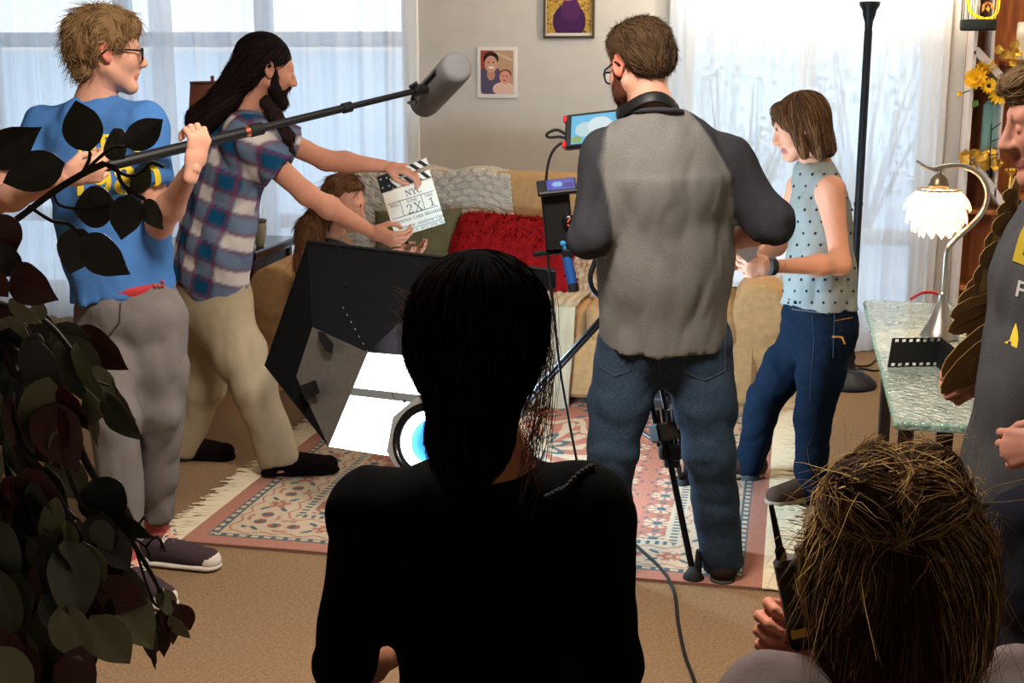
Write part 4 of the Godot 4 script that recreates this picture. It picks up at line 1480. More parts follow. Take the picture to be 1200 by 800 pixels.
func strands(out: MB, src: MB, sdf: Sdf, count: int, l0: float, l1: float, rad: float, flow: Callable, lift: float, jit: float, cols: Array, seg := 4, keep = null) -> void:   # locks combed along the surface of the hair; lift lets their ends stand off
	var nv := src.v.size()
	var sub := sdf.all()
	var h := 0.003
	var rough := sdf.amp
	sdf.amp = 0.0
	for i in count:
		var q := rng.randi() % nv
		var p := src.v[q]
		var n := src.n[q]
		if keep != null and not keep.call(p, n): continue
		var ln := rnd(l0, l1) / seg
		var bias := rv(jit)
		var up := rnd(0.0, 2.0) * lift * ln * seg
		var pts := PackedVector3Array([p - n * 0.002])
		for s in seg:
			var d: Vector3 = flow.call(p, n)
			d = d + bias + rv(jit * 0.15)
			d = (d - n * d.dot(n)).normalized()
			p += d * ln
			var d0 := sdf.ev(p, sub)
			n = Vector3(sdf.ev(p + Vector3(h, 0, 0), sub) - d0, sdf.ev(p + Vector3(0, h, 0), sub) - d0, sdf.ev(p + Vector3(0, 0, h), sub) - d0).normalized()
			var w := float(s + 1) / seg
			p -= n * (d0 - rad * 0.4)
			pts.append(p + n * up * w * w)
		out.col = cols[rng.randi() % cols.size()]
		out.lock(pts, rad)
	sdf.amp = rough

func hair_part(parent: Node, s: Sdf, cell: float, cols: Array, count: int, l0: float, l1: float, rad: float, flow: Callable, lift := 0.1, jit := 0.2, keep = null, called := "hair") -> MB:
	var b := MB.new()
	s.net(b, cell)
	var all := MB.new()
	all.v = b.v.duplicate(); all.n = b.n.duplicate(); all.c = b.c.duplicate(); all.uv = b.uv.duplicate(); all.ix = b.ix.duplicate()
	strands(all, b, s, count, l0, l1, rad, flow, lift, jit, cols, 4, keep)
	put(called, all, M.hair, parent)
	return b

func glasses(parent: Node, c: Vector3, bs: Basis, z: float, mat: Material) -> void:
	var p := func(x: float, y: float, w: float) -> Vector3: return c + bs * (Vector3(x, y, w) * z)
	var b := MB.new()
	for q in [-1.0, 1.0]:
		var ring := []
		for i in 21:
			var a := TAU * i / 20
			var x := signf(cos(a)) * pow(absf(cos(a)), 0.6) * 0.024
			var y := signf(sin(a)) * pow(absf(sin(a)), 0.6) * 0.017
			ring.append(p.call(0.031 * q + x, 0.002 + y, 0.104 - absf(0.031 * q + x) * 0.12))
		b.tube(ring, 0.0030 * z, 6)
		b.tube([p.call(0.055 * q, 0.012, 0.098), p.call(0.074 * q, 0.013, 0.06), p.call(0.082 * q, 0.012, -0.005), p.call(0.082 * q, -0.004, -0.022)], 0.0030 * z, 6)
	b.tube([p.call(-0.008, 0.006, 0.104), p.call(0.008, 0.006, 0.104)], 0.002 * z, 6)
	var g := put("glasses", b, mat, parent)
	var gl := mt(Color(0.9, 0.95, 1.0, 0.12), 0.03)
	gl.transparency = BaseMaterial3D.TRANSPARENCY_ALPHA
	for q in [-1.0, 1.0]:
		b = MB.new()
		b.ball(p.call(0.031 * q, 0.002, 0.1005), Vector3(0.023, 0.016, 0.001) * z, 14, bs)
		put("lens", b, gl, g)

func print_on(s: Sdf, text: String, height: float, mid: Vector3, right: Vector3, up: Vector3, into: Vector3, mat: Material, parent: Node, wide := 1.0, called := "lettering") -> void:   # flat lettering laid onto cloth
	var tm := TextMesh.new()
	tm.text = text
	var f := SystemFont.new()
	f.font_names = PackedStringArray(["Droid Sans"])
	f.font_weight = 700
	tm.font = f
	tm.font_size = 64
	tm.pixel_size = height / 46.0
	tm.depth = 0.0
	tm.curve_step = 4.0
	var a := tm.get_mesh_arrays() if tm is PrimitiveMesh else []
	var b := MB.new()
	var vs: PackedVector3Array = a[Mesh.ARRAY_VERTEX]
	var id: PackedInt32Array = a[Mesh.ARRAY_INDEX]
	var map := {}
	# split long triangles so that the letters can follow the cloth
	var todo := []
	for i in range(0, id.size(), 3): todo.append([vs[id[i]], vs[id[i + 1]], vs[id[i + 2]]])
	var lim := height * 0.35
	while todo.size():
		var t: Array = todo.pop_back()
		var e := [t[0].distance_to(t[1]), t[1].distance_to(t[2]), t[2].distance_to(t[0])]
		var m := 0
		if e[1] > e[m]: m = 1
		if e[2] > e[m]: m = 2
		if e[m] > lim:
			var h: Vector3 = (t[m] + t[(m + 1) % 3]) * 0.5
			todo.append([t[m], h, t[(m + 2) % 3]]); todo.append([h, t[(m + 1) % 3], t[(m + 2) % 3]])
			continue
		var k := []
		for q in t:
			if not map.has(q):
				var o: Vector3 = mid + right * q.x * wide + up * q.y - into * 0.25
				map[q] = b.vert(s.hit(o, into, 0.6) - into * 0.0016, -into)
			k.append(map[q])
		b.tri(k[0], k[1], k[2])
	put(called, b, mat, parent)

func onto(s: Sdf, p: Vector3, back := 0.25) -> Vector3:   # the point of the cloth behind p, seen from where the set is watched
	var d := (p - Vector3(0, 1.65, 0)).normalized()
	return s.hit(p - d * back, d, 0.8)

func seam(s: Sdf, pts: Array, rad: float, mat: Material, parent: Node, called := "seam", n := 8) -> void:   # stitched line laid onto cloth
	var line := []
	for i in pts.size() - 1:
		for k in n: line.append(onto(s, pts[i].lerp(pts[i + 1], float(k) / n)))
	line.append(onto(s, pts[-1]))
	var b := MB.new()
	b.tube(line, rad, 5)
	put(called, b, mat, parent)

func figure(label: String, J: Dictionary, z: float, skin: Color, lip: Color, hands: Array, opt := {}, group := "") -> Node3D:
	var o := thing("person", label, "person", Vector3(J.pelvis.x, 0, J.pelvis.z), group)
	var b := MB.new()
	var s := Sdf.new()
	limbs(s, J, z, skin)
	s.net(b, opt.get("cell", 0.0135))
	s = Sdf.new()
	head_sdf(s, J.head, J.hb, z * opt.get("head_z", 1.0), skin, lip, opt)
	s.k = 0.03
	s.col = skin
	s.cap(J.neck + (J.head - J.neck) * 0.15, J.head + J.hb * Vector3(0, -0.05, -0.02) * z, 0.053 * z, 0.051 * z)
	s.net(b, opt.get("head_cell", 0.0042))
	for h in hands:   # [wrist, dir, palm, side, curl, thumb]
		s = Sdf.new()
		hand_sdf(s, h[0], h[1], h[2], h[3], h[4], skin, z * opt.get("hand_z", 1.0), h[5])
		s.net(b, opt.get("hand_cell", 0.0037))
	put("body", b, M.skin, o)
	return o

func people() -> void:
	M.hair = vm(0.8, 0.15)
	M.shirt_grain = grain(vm(0.95, 0.1), M.tex.heather, 7.0)
	M.jersey = grain(vm(0.92, 0.15), M.tex.weave, 5.0)
	M.denim = grain(vm(0.85, 0.2), M.tex.denim, 5.0)
	boom_operator()
	slate_man()
	actress()
	camera_operator()
	script_pages()
	bob_woman()
	seated_woman()
	bun_woman()
	wing_man()


func boom_operator() -> void:
	var hb := look(Vector3(0.835, -0.060, -0.545))
	var J := {
		pelvis = Vector3(-1.997, 0.889, -3.685), waist = Vector3(-2.021, 1.075, -3.680), chest = Vector3(-2.041, 1.326, -3.676), neck = Vector3(-2.061, 1.478, -3.682), head = Vector3(-2.011, 1.636, -3.682), hb = hb, fr = Vector3(0.625, 0.000, 0.777),
		sL = Vector3(-1.906, 1.413, -3.664), eL = Vector3(-1.846, 1.134, -3.625), wL = Vector3(-1.656, 1.323, -3.472), sR = Vector3(-2.219, 1.398, -3.679), eR = Vector3(-2.336, 1.196, -3.511), wR = Vector3(-1.984, 1.298, -3.361),
		hL = Vector3(-1.906, 0.831, -3.684), kL = Vector3(-1.905, 0.550, -3.664), aL = Vector3(-1.975, 0.145, -3.741), tL = Vector3(-1.830, 0.032, -3.762), hR = Vector3(-2.072, 0.811, -3.680), kR = Vector3(-1.981, 0.551, -3.525), aR = Vector3(-1.961, 0.139, -3.509), tR = Vector3(-1.831, 0.038, -3.475)}
	var skin := L(206, 152, 128)
	var grip := [0.9, 1.1, 0.8]
	var hands := [[J.wL, Vector3(0.224, 0.950, -0.150), Vector3(-0.869, 0.100, -0.480), -1.0, grip, 0.8], [J.wR, Vector3(0.908, 0.250, -0.295), Vector3(-0.089, 0.350, -0.901), 1.0, grip, 0.8]]
	var o := figure("young man in blue T-shirt and black glasses holding the boom pole", J, 0.98, skin, L(176, 110, 96), hands, {brow = L(120, 92, 66), ear = L(210, 128, 108)})
	# hair: short wavy sandy mop
	var H := func(x: float, y: float, w: float) -> Vector3: return J.head + hb * Vector3(x, y, w)
	var s := Sdf.new()
	wrinkle(s, 5, 0.012, 22.0)
	var cols := [L(132, 104, 72), L(154, 124, 88), L(108, 84, 58), L(172, 142, 102)]
	s.col = L(122, 96, 66)
	s.k = 0.03
	s.ell(H.call(0, 0.062, -0.022), Vector3(0.086, 0.076, 0.100), hb)
	s.ell(H.call(0, 0.015, -0.062), Vector3(0.080, 0.080, 0.062), hb)
	s.ell(H.call(0, 0.082, 0.045), Vector3(0.062, 0.040, 0.050), hb)
	s.cap(H.call(-0.068, 0.03, 0.02), H.call(0.068, 0.03, 0.02), 0.018, 0.018)
	s.cap(H.call(-0.03, -0.06, -0.075), H.call(0.03, -0.06, -0.075), 0.02, 0.02)
	hair_part(o, s, 0.006, cols, 1500, 0.025, 0.06, 0.0016, func(p, n): return (hb * Vector3(0.2 * sin(p.y * 90.0), -0.55, -0.25 + 0.5 * sin(p.x * 80.0))).slide(n), 0.35, 0.5)
	glasses(o, J.head, hb, 0.98, M.black_gloss)
	# T-shirt
	s = Sdf.new()
	s.col = L(84, 136, 204)
	folds(s, 11, 0.01, 5.5, Vector3(1.3, 0.7, 1.3))
	torso_cloth(s, J, Vector3(-2.004, 0.902, -3.684), [0.168, 0.158, 0.172], 0.70, 0.62, [0.076, 0.074])
	var b := MB.new()
	s.net(b, 0.010)
	put("t_shirt", b, M.jersey, o)
	var yellow := mt(S(222, 196, 52), 0.8)
	var into := -(J.fr as Vector3)
	var rt: Vector3 = Vector3.UP.cross(J.fr).normalized()
	var sh := o.get_node("t_shirt")
	print_on(s, "NEW", 0.05, Vector3(-1.963, 1.378, -3.570), rt, Vector3.UP, into, yellow, sh, 1.15)
	print_on(s, "1980", 0.088, Vector3(-1.957, 1.269, -3.571), rt, Vector3.UP, into, yellow, sh, 0.95)
	print_on(s, "I", 0.05, Vector3(-1.889, 1.183, -3.586), rt, Vector3.UP, into, yellow, sh, 1.0)
	b = MB.new()
	var ring := []
	for i in 21:
		var a := TAU * i / 20
		ring.append(J.neck + Vector3(0, -0.012, 0) + rt * cos(a) * 0.066 + J.fr * (sin(a) * 0.062 + 0.008) + Vector3(0, -0.022 * sin(a), 0))
	b.tube(ring, 0.008, 6)
	put("collar", b, mt(S(72, 122, 190), 0.9), sh)
	# belt and sweat trousers
	s = Sdf.new()
	s.col = L(128, 122, 118)
	folds(s, 21, 0.010, 6.0, Vector3(1.2, 0.6, 1.2))
	trousers_sdf(s, J, Vector3(-1.999, 0.947, -3.685), [0.142, 0.158, 0.102, 0.078, 0.062], 0.78)
	b = MB.new()
	s.net(b, 0.010)
	var tr := put("sweat_trousers", b, M.jersey, o)
	var cv := -Vector3(0.208, 0.000, 0.978)
	seam(s, [Vector3(-1.935, 0.913, -3.525), Vector3(-1.942, 0.854, -3.523), Vector3(-1.977, 0.812, -3.516)], 0.003, mt(S(60, 58, 58), 0.9), tr, "pocket_edge")
	b = MB.new()
	var bc: Vector3 = Vector3(-1.999, 0.937, -3.685)
	ring = []
	for i in 31:
		var a := TAU * i / 30
		ring.append(bc + rt * cos(a) * 0.142 + J.fr * sin(a) * 0.112 + Vector3(0, -0.004, 0))
	b.tube(ring, 0.017, 8, true, 0.35, Vector3.UP)
	put("belt", b, mt(S(170, 44, 50), 0.7), o)
	b = MB.new()
	for i in 9: b.box(onto(s, Vector3(-1.865, 0.962, -3.642) + Vector3(0.013 * (i % 3) - 0.013, 0.013 * (i / 3) - 0.013, 0)) - cv * 0.012, Vector3(0.010, 0.010, 0.006), Basis(Vector3.UP, 0.2), 0.002)
	put("belt_buckle", b, mt(S(196, 66, 72), 0.5), o)
	# socks, canvas shoes
	for q in [[J.aL, "sock"], [J.aR, "sock"]]:
		b = MB.new()
		b.tube([q[0] + Vector3(0, 0.10, 0), q[0] + Vector3(0, 0.0, 0), q[0] + Vector3(0, -0.03, 0)], [0.042, 0.039, 0.039], 14)
		put("sock", b, mt(S(192, 90, 92), 0.95), o)
	shoe(o, J.aL, Vector3(0.975, 0.000, 0.018), 0.285, L(64, 54, 58), L(206, 196, 184), {lace = S(200, 192, 182), cap = L(206, 196, 184)})
	shoe(o, J.aR, Vector3(0.911, 0.000, 0.440), 0.285, L(64, 54, 58), L(206, 196, 184), {lace = S(200, 192, 182), cap = L(206, 196, 184)})

func plaid(p: Vector3, _c: Color) -> Color:
	var t := Vector3(0.36, 0.93, -0.08)
	var b := p.dot(t.normalized())
	var a := p.dot(Vector3(0.897, -0.280, 0.372))
	var f := func(x: float) -> Vector2:
		var s := fposmod(x, 0.135) / 0.135
		var w := smoothstep(0.0, 0.06, s) * (1.0 - smoothstep(0.40, 0.46, s))
		var r := exp(-pow((s - 0.48) / 0.045, 2.0)) + exp(-pow((s - 0.97) / 0.04, 2.0))
		return Vector2(w, r)
	var u: Vector2 = f.call(a)
	var v: Vector2 = f.call(b + 0.05)
	var teal := L(24, 80, 116); var mid := L(112, 128, 154); var pale := L(226, 218, 212); var red := L(146, 52, 70)
	var c := teal.lerp(mid, 0.0)
	c = teal.lerp(mid, u.x * (1.0 - v.x) + v.x * (1.0 - u.x)).lerp(pale, u.x * v.x)
	return c.lerp(red, clampf(0.55 * (u.y + v.y), 0.0, 0.7))

func slate_man() -> void:
	var hb := look(Vector3(0.801, -0.220, -0.559))
	var J := {
		pelvis = Vector3(-2.165, 0.699, -4.672), waist = Vector3(-2.145, 0.941, -4.656), chest = Vector3(-2.082, 1.225, -4.669), neck = Vector3(-2.019, 1.414, -4.703), head = Vector3(-1.938, 1.570, -4.730), hb = hb, fr = Vector3(0.758, -0.300, -0.570),
		sR = Vector3(-1.953, 1.320, -4.554), eR = Vector3(-1.753, 1.123, -4.616), wR = Vector3(-1.610, 0.945, -4.933), sL = Vector3(-2.064, 1.344, -4.918), eL = Vector3(-1.841, 1.210, -5.068), wL = Vector3(-1.625, 1.181, -5.175),
		hR = Vector3(-2.106, 0.646, -4.613), kR = Vector3(-1.991, 0.385, -4.607), aR = Vector3(-1.922, 0.043, -4.662), tR = Vector3(-1.832, 0.016, -4.722), hL = Vector3(-2.251, 0.612, -4.756), kL = Vector3(-2.289, 0.323, -4.789), aL = Vector3(-2.420, 0.017, -4.822), tL = Vector3(-2.343, -0.030, -4.839)}
	var skin := L(196, 138, 112)
	var o := figure("bearded man in plaid shirt leaning over with a clapperboard", J, 1.02, skin, L(150, 90, 78), [
		[J.wR, Vector3(0.941, -0.300, -0.047), Vector3(-0.020, 0.550, -0.814), 1.0, [0.55, 0.7, 0.5], 0.7], [J.wL, Vector3(0.970, -0.120, -0.104), Vector3(-0.062, -0.900, -0.293), -1.0, [0.45, 0.7, 0.5], 0.6]], {brow = L(30, 22, 20)})
	var H := func(x: float, y: float, w: float) -> Vector3: return J.head + hb * Vector3(x, y, w)
	var dark := [L(30, 24, 24), L(40, 32, 30), L(22, 18, 19), L(52, 42, 38)]
	var s := Sdf.new()
	s.col = dark[0]
	wrinkle(s, 3, 0.004, 30.0)
	s.k = 0.03
	s.ell(H.call(0, 0.048, -0.022), Vector3(0.086, 0.086, 0.102), hb)
	s.ell(H.call(0, 0.0, -0.065), Vector3(0.082, 0.09, 0.055), hb)
	s.cap(H.call(0, -0.04, -0.09), Vector3(-2.090, 1.446, -4.667), 0.06, 0.06)
	s.cap(Vector3(-2.090, 1.446, -4.667), Vector3(-2.164, 1.393, -4.601), 0.055, 0.045)
	s.cap(Vector3(-2.050, 1.470, -4.625), Vector3(-2.110, 1.378, -4.540), 0.04, 0.03)
	hair_part(o, s, 0.008, dark, 1500, 0.06, 0.14, 0.0022, func(p, n): return (hb * Vector3(0, -0.6, -0.9)).slide(n) + Vector3(0, -0.3, 0), 0.05, 0.25)
	s = Sdf.new()   # curls in front of the shoulder
	s.col = dark[1]
	wrinkle(s, 4, 0.010, 26.0)
	s.cap(H.call(0.05, -0.06, -0.02), Vector3(-1.879, 1.409, -4.641), 0.026, 0.022)
	s.cap(Vector3(-1.879, 1.409, -4.641), Vector3(-1.806, 1.336, -4.585), 0.022, 0.017)
	s.cap(Vector3(-1.806, 1.336, -4.585), Vector3(-1.776, 1.277, -4.560), 0.015, 0.005)
	hair_part(o, s, 0.007, [dark[1], L(70, 54, 44), dark[3]], 260, 0.03, 0.08, 0.002, func(p, n): return Vector3(0.2 * sin(p.y * 60), -1, 0.2 * cos(p.y * 60)), 0.1, 0.3, null, "hair_lock")
	s = Sdf.new()   # beard
	s.col = dark[0]
	wrinkle(s, 6, 0.004, 40.0)
	s.k = 0.02
	for q in [-1.0, 1.0]:
		s.cap(H.call(0.066 * q, 0.0, 0.012), H.call(0.056 * q, -0.062, 0.025), 0.012, 0.02)
		s.cap(H.call(0.056 * q, -0.062, 0.022), H.call(0.016 * q, -0.108, 0.066), 0.022, 0.026)
		s.cap(H.call(0.004 * q, -0.046, 0.092), H.call(0.032 * q, -0.062, 0.074), 0.007, 0.01)
	s.ell(H.call(0, -0.105, 0.074), Vector3(0.03, 0.028, 0.024), hb)
	hair_part(o, s, 0.005, dark, 350, 0.012, 0.03, 0.0013, func(p, n): return (hb * Vector3(0, -0.9, 0.3)), 0.3, 0.3, null, "beard")
	# plaid shirt, short sleeves
	s = Sdf.new()
	folds(s, 14, 0.012, 5.0, Vector3(1.2, 0.8, 1.2))
	s.paint = plaid
	torso_cloth(s, J, Vector3(-2.169, 0.746, -4.671), [0.175, 0.182, 0.190], 0.72, 0.55, [0.086, 0.086])
	s.cap(Vector3(-2.231, 0.759, -4.638), Vector3(-2.171, 0.875, -4.650), 0.13, 0.13, J.fr, 0.8, 4)
	var b := MB.new()
	s.net(b, 0.010)
	var sh := put("plaid_shirt", b, M.jersey, o)
	b = MB.new()
	for q in [-1.0, 1.0]:
		b.plate([J.neck + Vector3(0.026, 0.030, 0.025) * 1.0 + hb.x * 0.03 * q, J.neck + Vector3(0.068, -0.020, -0.015) + hb.x * 0.05 * q, J.neck + Vector3(0.092, -0.070, 0.001) + hb.x * 0.035 * q, J.neck + Vector3(0.053, -0.020, 0.009) + hb.x * 0.01 * q], Vector3(0.004, 0.004, 0.002))
	put("collar", b, mt(S(120, 124, 140), 0.9), sh)
	s = Sdf.new()
	s.col = L(184, 168, 138)
	folds(s, 24, 0.010, 5.0, Vector3(1.2, 0.6, 1.2))
	trousers_sdf(s, J, Vector3(-2.166, 0.812, -4.672), [0.165, 0.180, 0.115, 0.088, 0.078], 0.8)
	b = MB.new()
	s.net(b, 0.011)
	put("khaki_trousers", b, M.jersey, o)
	shoe(o, J.aR, Vector3(0.849, 0.000, -0.334), 0.30, L(22, 20, 20), L(14, 13, 13), {ground = 0.012})
	shoe(o, J.aL, Vector3(0.901, 0.000, -0.089), 0.30, L(22, 20, 20), L(14, 13, 13))

func actress() -> void:
	var hb := look(Vector3(0.923, -0.340, 0.110))
	var J := {
		pelvis = Vector3(-2.165, 0.382, -5.930), waist = Vector3(-2.143, 0.546, -5.883), chest = Vector3(-2.108, 0.681, -5.809), neck = Vector3(-2.083, 0.804, -5.773), head = Vector3(-1.997, 0.961, -5.730), hb = hb, fr = Vector3(0.848, -0.200, 0.382),
		sL = Vector3(-2.098, 0.685, -5.974), eL = Vector3(-1.968, 0.555, -5.869), wL = Vector3(-1.692, 0.756, -5.488), sR = Vector3(-2.124, 0.728, -5.631), eR = Vector3(-2.024, 0.542, -5.551), wR = Vector3(-1.745, 0.752, -5.456),
		hL = Vector3(-2.122, 0.347, -5.990), kL = Vector3(-1.706, 0.464, -5.618), aL = Vector3(-1.664, 0.140, -5.525), tL = Vector3(-1.576, 0.082, -5.492), hR = Vector3(-2.114, 0.359, -5.787), kR = Vector3(-1.736, 0.471, -5.458), aR = Vector3(-1.701, 0.135, -5.384), tR = Vector3(-1.626, 0.085, -5.328)}
	var skin := L(198, 138, 112)
	var o := figure("curly-haired actress in a tan top seated at the left of the sofa", J, 0.94, skin, L(160, 86, 80), [
		[J.wL, Vector3(0.839, 0.100, -0.383), Vector3(0.083, 0.800, 0.391), -1.0, [0.4, 0.5, 0.4], 0.5], [J.wR, Vector3(0.950, -0.050, -0.100), Vector3(-0.083, 0.800, -0.391), 1.0, [0.4, 0.5, 0.4], 0.5]], {brow = L(90, 60, 44), cell = 0.013})
	var H := func(x: float, y: float, w: float) -> Vector3: return J.head + hb * Vector3(x, y, w)
	var cols := [L(96, 66, 46), L(122, 86, 58), L(78, 52, 38), L(144, 106, 74)]
	var s := Sdf.new()
	s.col = cols[0]
	wrinkle(s, 31, 0.008, 26.0)
	s.k = 0.03
	s.ell(H.call(0, 0.050, -0.034), Vector3(0.077, 0.076, 0.082), hb)
	s.ell(H.call(0, 0.094, 0.006), Vector3(0.056, 0.030, 0.050), hb)
	s.ell(H.call(0, -0.005, -0.066), Vector3(0.076, 0.08, 0.052), hb)
	s.cap(H.call(0.04, -0.02, -0.08), Vector3(-2.125, 0.849, -5.601), 0.06, 0.06)
	s.cap(Vector3(-2.125, 0.849, -5.601), Vector3(-2.153, 0.689, -5.574), 0.055, 0.04)
	s.cap(Vector3(-2.137, 0.736, -5.578), Vector3(-2.156, 0.603, -5.553), 0.035, 0.012)
	hair_part(o, s, 0.008, cols, 1400, 0.04, 0.09, 0.0017, func(p, n): return Vector3(0.7 * sin(p.y * 120.0 + p.x * 40.0), -1.0, 0.7 * cos(p.y * 120.0 + p.z * 40.0)), 0.25, 0.4)
	s = Sdf.new()
	s.col = L(164, 136, 112)
	folds(s, 32, 0.01, 7.0, Vector3.ONE)
	torso_cloth(s, J, Vector3(-2.164, 0.391, -5.930), [0.15, 0.14, 0.15], 0.7, 1.75, [0.06, 0.052])
	var b := MB.new()
	s.net(b, 0.011)
	put("tan_top", b, M.jersey, o)
	seam(s, [Vector3(-1.975, 0.830, -5.408), Vector3(-1.910, 0.815, -5.421), Vector3(-1.846, 0.782, -5.435), Vector3(-1.781, 0.755, -5.449)], 0.018, mt(S(26, 24, 26), 0.7), o, "shoulder_strap")
	b = MB.new()
	b.box(onto(s, Vector3(-1.910, 0.763, -5.626)) + Vector3(0.004, 0.000, 0.020), Vector3(0.012, 0.02, 0.006), Basis(Vector3.BACK, 0.5), 0.002)
	put("buckle", b, M.gold, o)
	s = Sdf.new()
	s.col = L(70, 66, 72)
	trousers_sdf(s, J, Vector3(-2.151, 0.480, -5.902), [0.135, 0.15, 0.088, 0.062, 0.05])
	b = MB.new()
	s.net(b, 0.014)
	put("trousers", b, M.jersey, o)
	shoe(o, J.aL, Vector3(0.963, 0.000, 0.204), 0.25, L(50, 44, 44), L(30, 28, 28), {ground = 0.012})
	shoe(o, J.aR, Vector3(0.963, 0.000, 0.204), 0.25, L(50, 44, 44), L(30, 28, 28), {ground = 0.012})

func camera_operator() -> void:
	var hb := look(Vector3(-0.616, -0.340, -0.687))
	var J := {
		pelvis = Vector3(-0.366, 0.819, -3.940), waist = Vector3(-0.363, 1.033, -3.910), chest = Vector3(-0.375, 1.290, -3.866), neck = Vector3(-0.404, 1.465, -3.840), head = Vector3(-0.449, 1.598, -3.892), hb = hb, fr = Vector3(-0.323, 0.000, -0.943),
		sL = Vector3(-0.536, 1.342, -3.832), eL = Vector3(-0.573, 1.121, -3.763), wL = Vector3(-0.536, 1.248, -3.515), sR = Vector3(-0.193, 1.325, -3.926), eR = Vector3(-0.056, 1.153, -3.934), wR = Vector3(-0.203, 1.116, -3.637),
		hL = Vector3(-0.471, 0.752, -3.918), kL = Vector3(-0.504, 0.450, -3.849), aL = Vector3(-0.537, 0.049, -3.904), tL = Vector3(-0.584, -0.029, -4.119), hR = Vector3(-0.257, 0.752, -3.963), kR = Vector3(-0.216, 0.442, -3.921), aR = Vector3(-0.163, 0.023, -4.004), tR = Vector3(-0.148, -0.071, -4.211)}
	J.wL = Vector3(-0.578, 1.201, -4.028)
	J.wR = Vector3(-0.209, 1.048, -4.106)
	var skin := L(204, 150, 126)
	var o := figure("bearded camera operator in grey raglan shirt with back turned at the tripod", J, 1.03, skin, L(150, 90, 78), [
		[J.wL, Vector3(-0.320, 0.700, -0.545), Vector3(0.441, 0.100, -0.809), 1.0, [0.7, 0.9, 0.6], 0.6], [J.wR, Vector3(-0.858, 0.050, -0.431), Vector3(-0.181, -0.800, -0.370), -1.0, [0.5, 0.7, 0.5], 0.5]], {brow = L(60, 42, 32), ear = L(214, 124, 106), head_z = 1.02, eyes = false})
	var H := func(x: float, y: float, w: float) -> Vector3: return J.head + hb * Vector3(x, y, w)
	var cols := [L(74, 56, 42), L(88, 68, 50), L(58, 44, 34), L(104, 82, 60)]
	var s := Sdf.new()
	s.col = cols[0]
	wrinkle(s, 41, 0.004, 26.0)
	s.k = 0.03
	s.ell(H.call(0, 0.055, -0.018), Vector3(0.085, 0.080, 0.103), hb)
	s.ell(H.call(0, 0.010, -0.060), Vector3(0.080, 0.070, 0.055), hb)
	s.ell(H.call(0, 0.095, 0.03), Vector3(0.062, 0.038, 0.06), hb)
	hair_part(o, s, 0.006, cols, 2200, 0.015, 0.04, 0.0014, func(p, n): return (hb * Vector3(0.1, -0.7, -0.6)).slide(n), 0.22, 0.28)
	s = Sdf.new()
	s.col = L(74, 46, 34)
	wrinkle(s, 42, 0.004, 40.0)
	for q in [-1.0, 1.0]:
		s.cap(H.call(0.070 * q, 0.0, 0.018), H.call(0.058 * q, -0.065, 0.03), 0.011, 0.02)
		s.cap(H.call(0.058 * q, -0.065, 0.03), H.call(0.016 * q, -0.115, 0.075), 0.022, 0.028)
		s.cap(H.call(0.004 * q, -0.046, 0.094), H.call(0.034 * q, -0.062, 0.076), 0.007, 0.01)
	s.ell(H.call(0, -0.125, 0.08), Vector3(0.034, 0.036, 0.028), hb)
	hair_part(o, s, 0.006, [L(80, 50, 36), L(98, 62, 44)], 400, 0.012, 0.03, 0.0013, func(p, n): return (hb * Vector3(0, -0.9, 0.3)), 0.3, 0.3, null, "beard")
	glasses(o, J.head, hb, 1.05, M.black_gloss)
	# raglan shirt: grey body, charcoal sleeves to the elbow
	s = Sdf.new()
	folds(s, 43, 0.01, 4.5, Vector3(1.5, 0.55, 1.5))
	s.col = L(136, 134, 130)
	torso_cloth(s, J, Vector3(-0.365, 0.779, -3.940), [0.200, 0.192, 0.200], 0.80, 0.0, [0.070, 0.066], 0.01)
	s.soft = 0.012
	s.col = L(68, 68, 72)
	s.k = 0.05
	s.cap(J.sL, J.eL, 0.070, 0.056)
	s.cap(J.eL, J.eL.lerp(J.wL, 0.25), 0.056, 0.052, Vector3.ZERO, 1.0, 2)
	s.cap(J.sR, J.eR, 0.072, 0.062)
	s.cap(J.eR, J.eR.lerp(J.wR, 0.12), 0.064, 0.060, Vector3.ZERO, 1.0, 2)
	var nk: Vector3 = J.neck
	var rt: Vector3 = Vector3(0.978, 0.000, -0.208)
	var dark := L(68, 68, 72)
	s.paint = func(p: Vector3, c: Color) -> Color:
		var v := nk.y - p.y
		var u := (p - nk).dot(rt) - 0.035 * clampf(v / 0.3, 0, 1)
		var half := 0.082 + 0.125 * pow(clampf((v + 0.03) / 0.21, 0.0, 1.0), 0.75)
		return c.lerp(dark, smoothstep(-0.005, 0.005, absf(u) - half)) if v < 0.30 else c
	var b := MB.new()
	s.net(b, 0.009)
	var sh := put("raglan_shirt", b, M.shirt_grain, o)
	b = MB.new()
	var ring := []
	for i in 25:
		var a := TAU * i / 24
		ring.append(nk + Vector3(0, 0.004, 0) + rt * cos(a) * 0.082 - J.fr * sin(a) * 0.066 + Vector3(0, 0.012 * sin(a), 0))
	b.tube(ring, 0.008, 6)
	put("neckband", b, mt(S(48, 48, 52), 0.9), sh)
	# camera strap round the neck
	b = MB.new()
	ring = []
	for i in 17:
		var a := PI * i / 16.0 * 1.1 - 0.15
		ring.append(nk + Vector3(0.0, 0.052, 0) + rt * (cos(a) * 0.086 - 0.010) - J.fr * (sin(a) * 0.088 - 0.020) + Vector3(0, -0.05 * pow(absf(cos(a)), 2.0), 0))
	b.tube(ring, 0.018, 8, true, 0.2, Vector3.UP)
	put("neck_strap", b, M.black, o)
	# jeans
	s = Sdf.new()
	s.col = L(62, 80, 100)
	folds(s, 44, 0.007, 7.0, Vector3(0.8, 1.1, 0.8))
	trousers_sdf(s, J, Vector3(-0.367, 0.907, -3.930), [0.170, 0.184, 0.104, 0.078, 0.070], 0.76)
	b = MB.new()
	s.net(b, 0.010)
	var tr := put("jeans", b, M.denim, o)
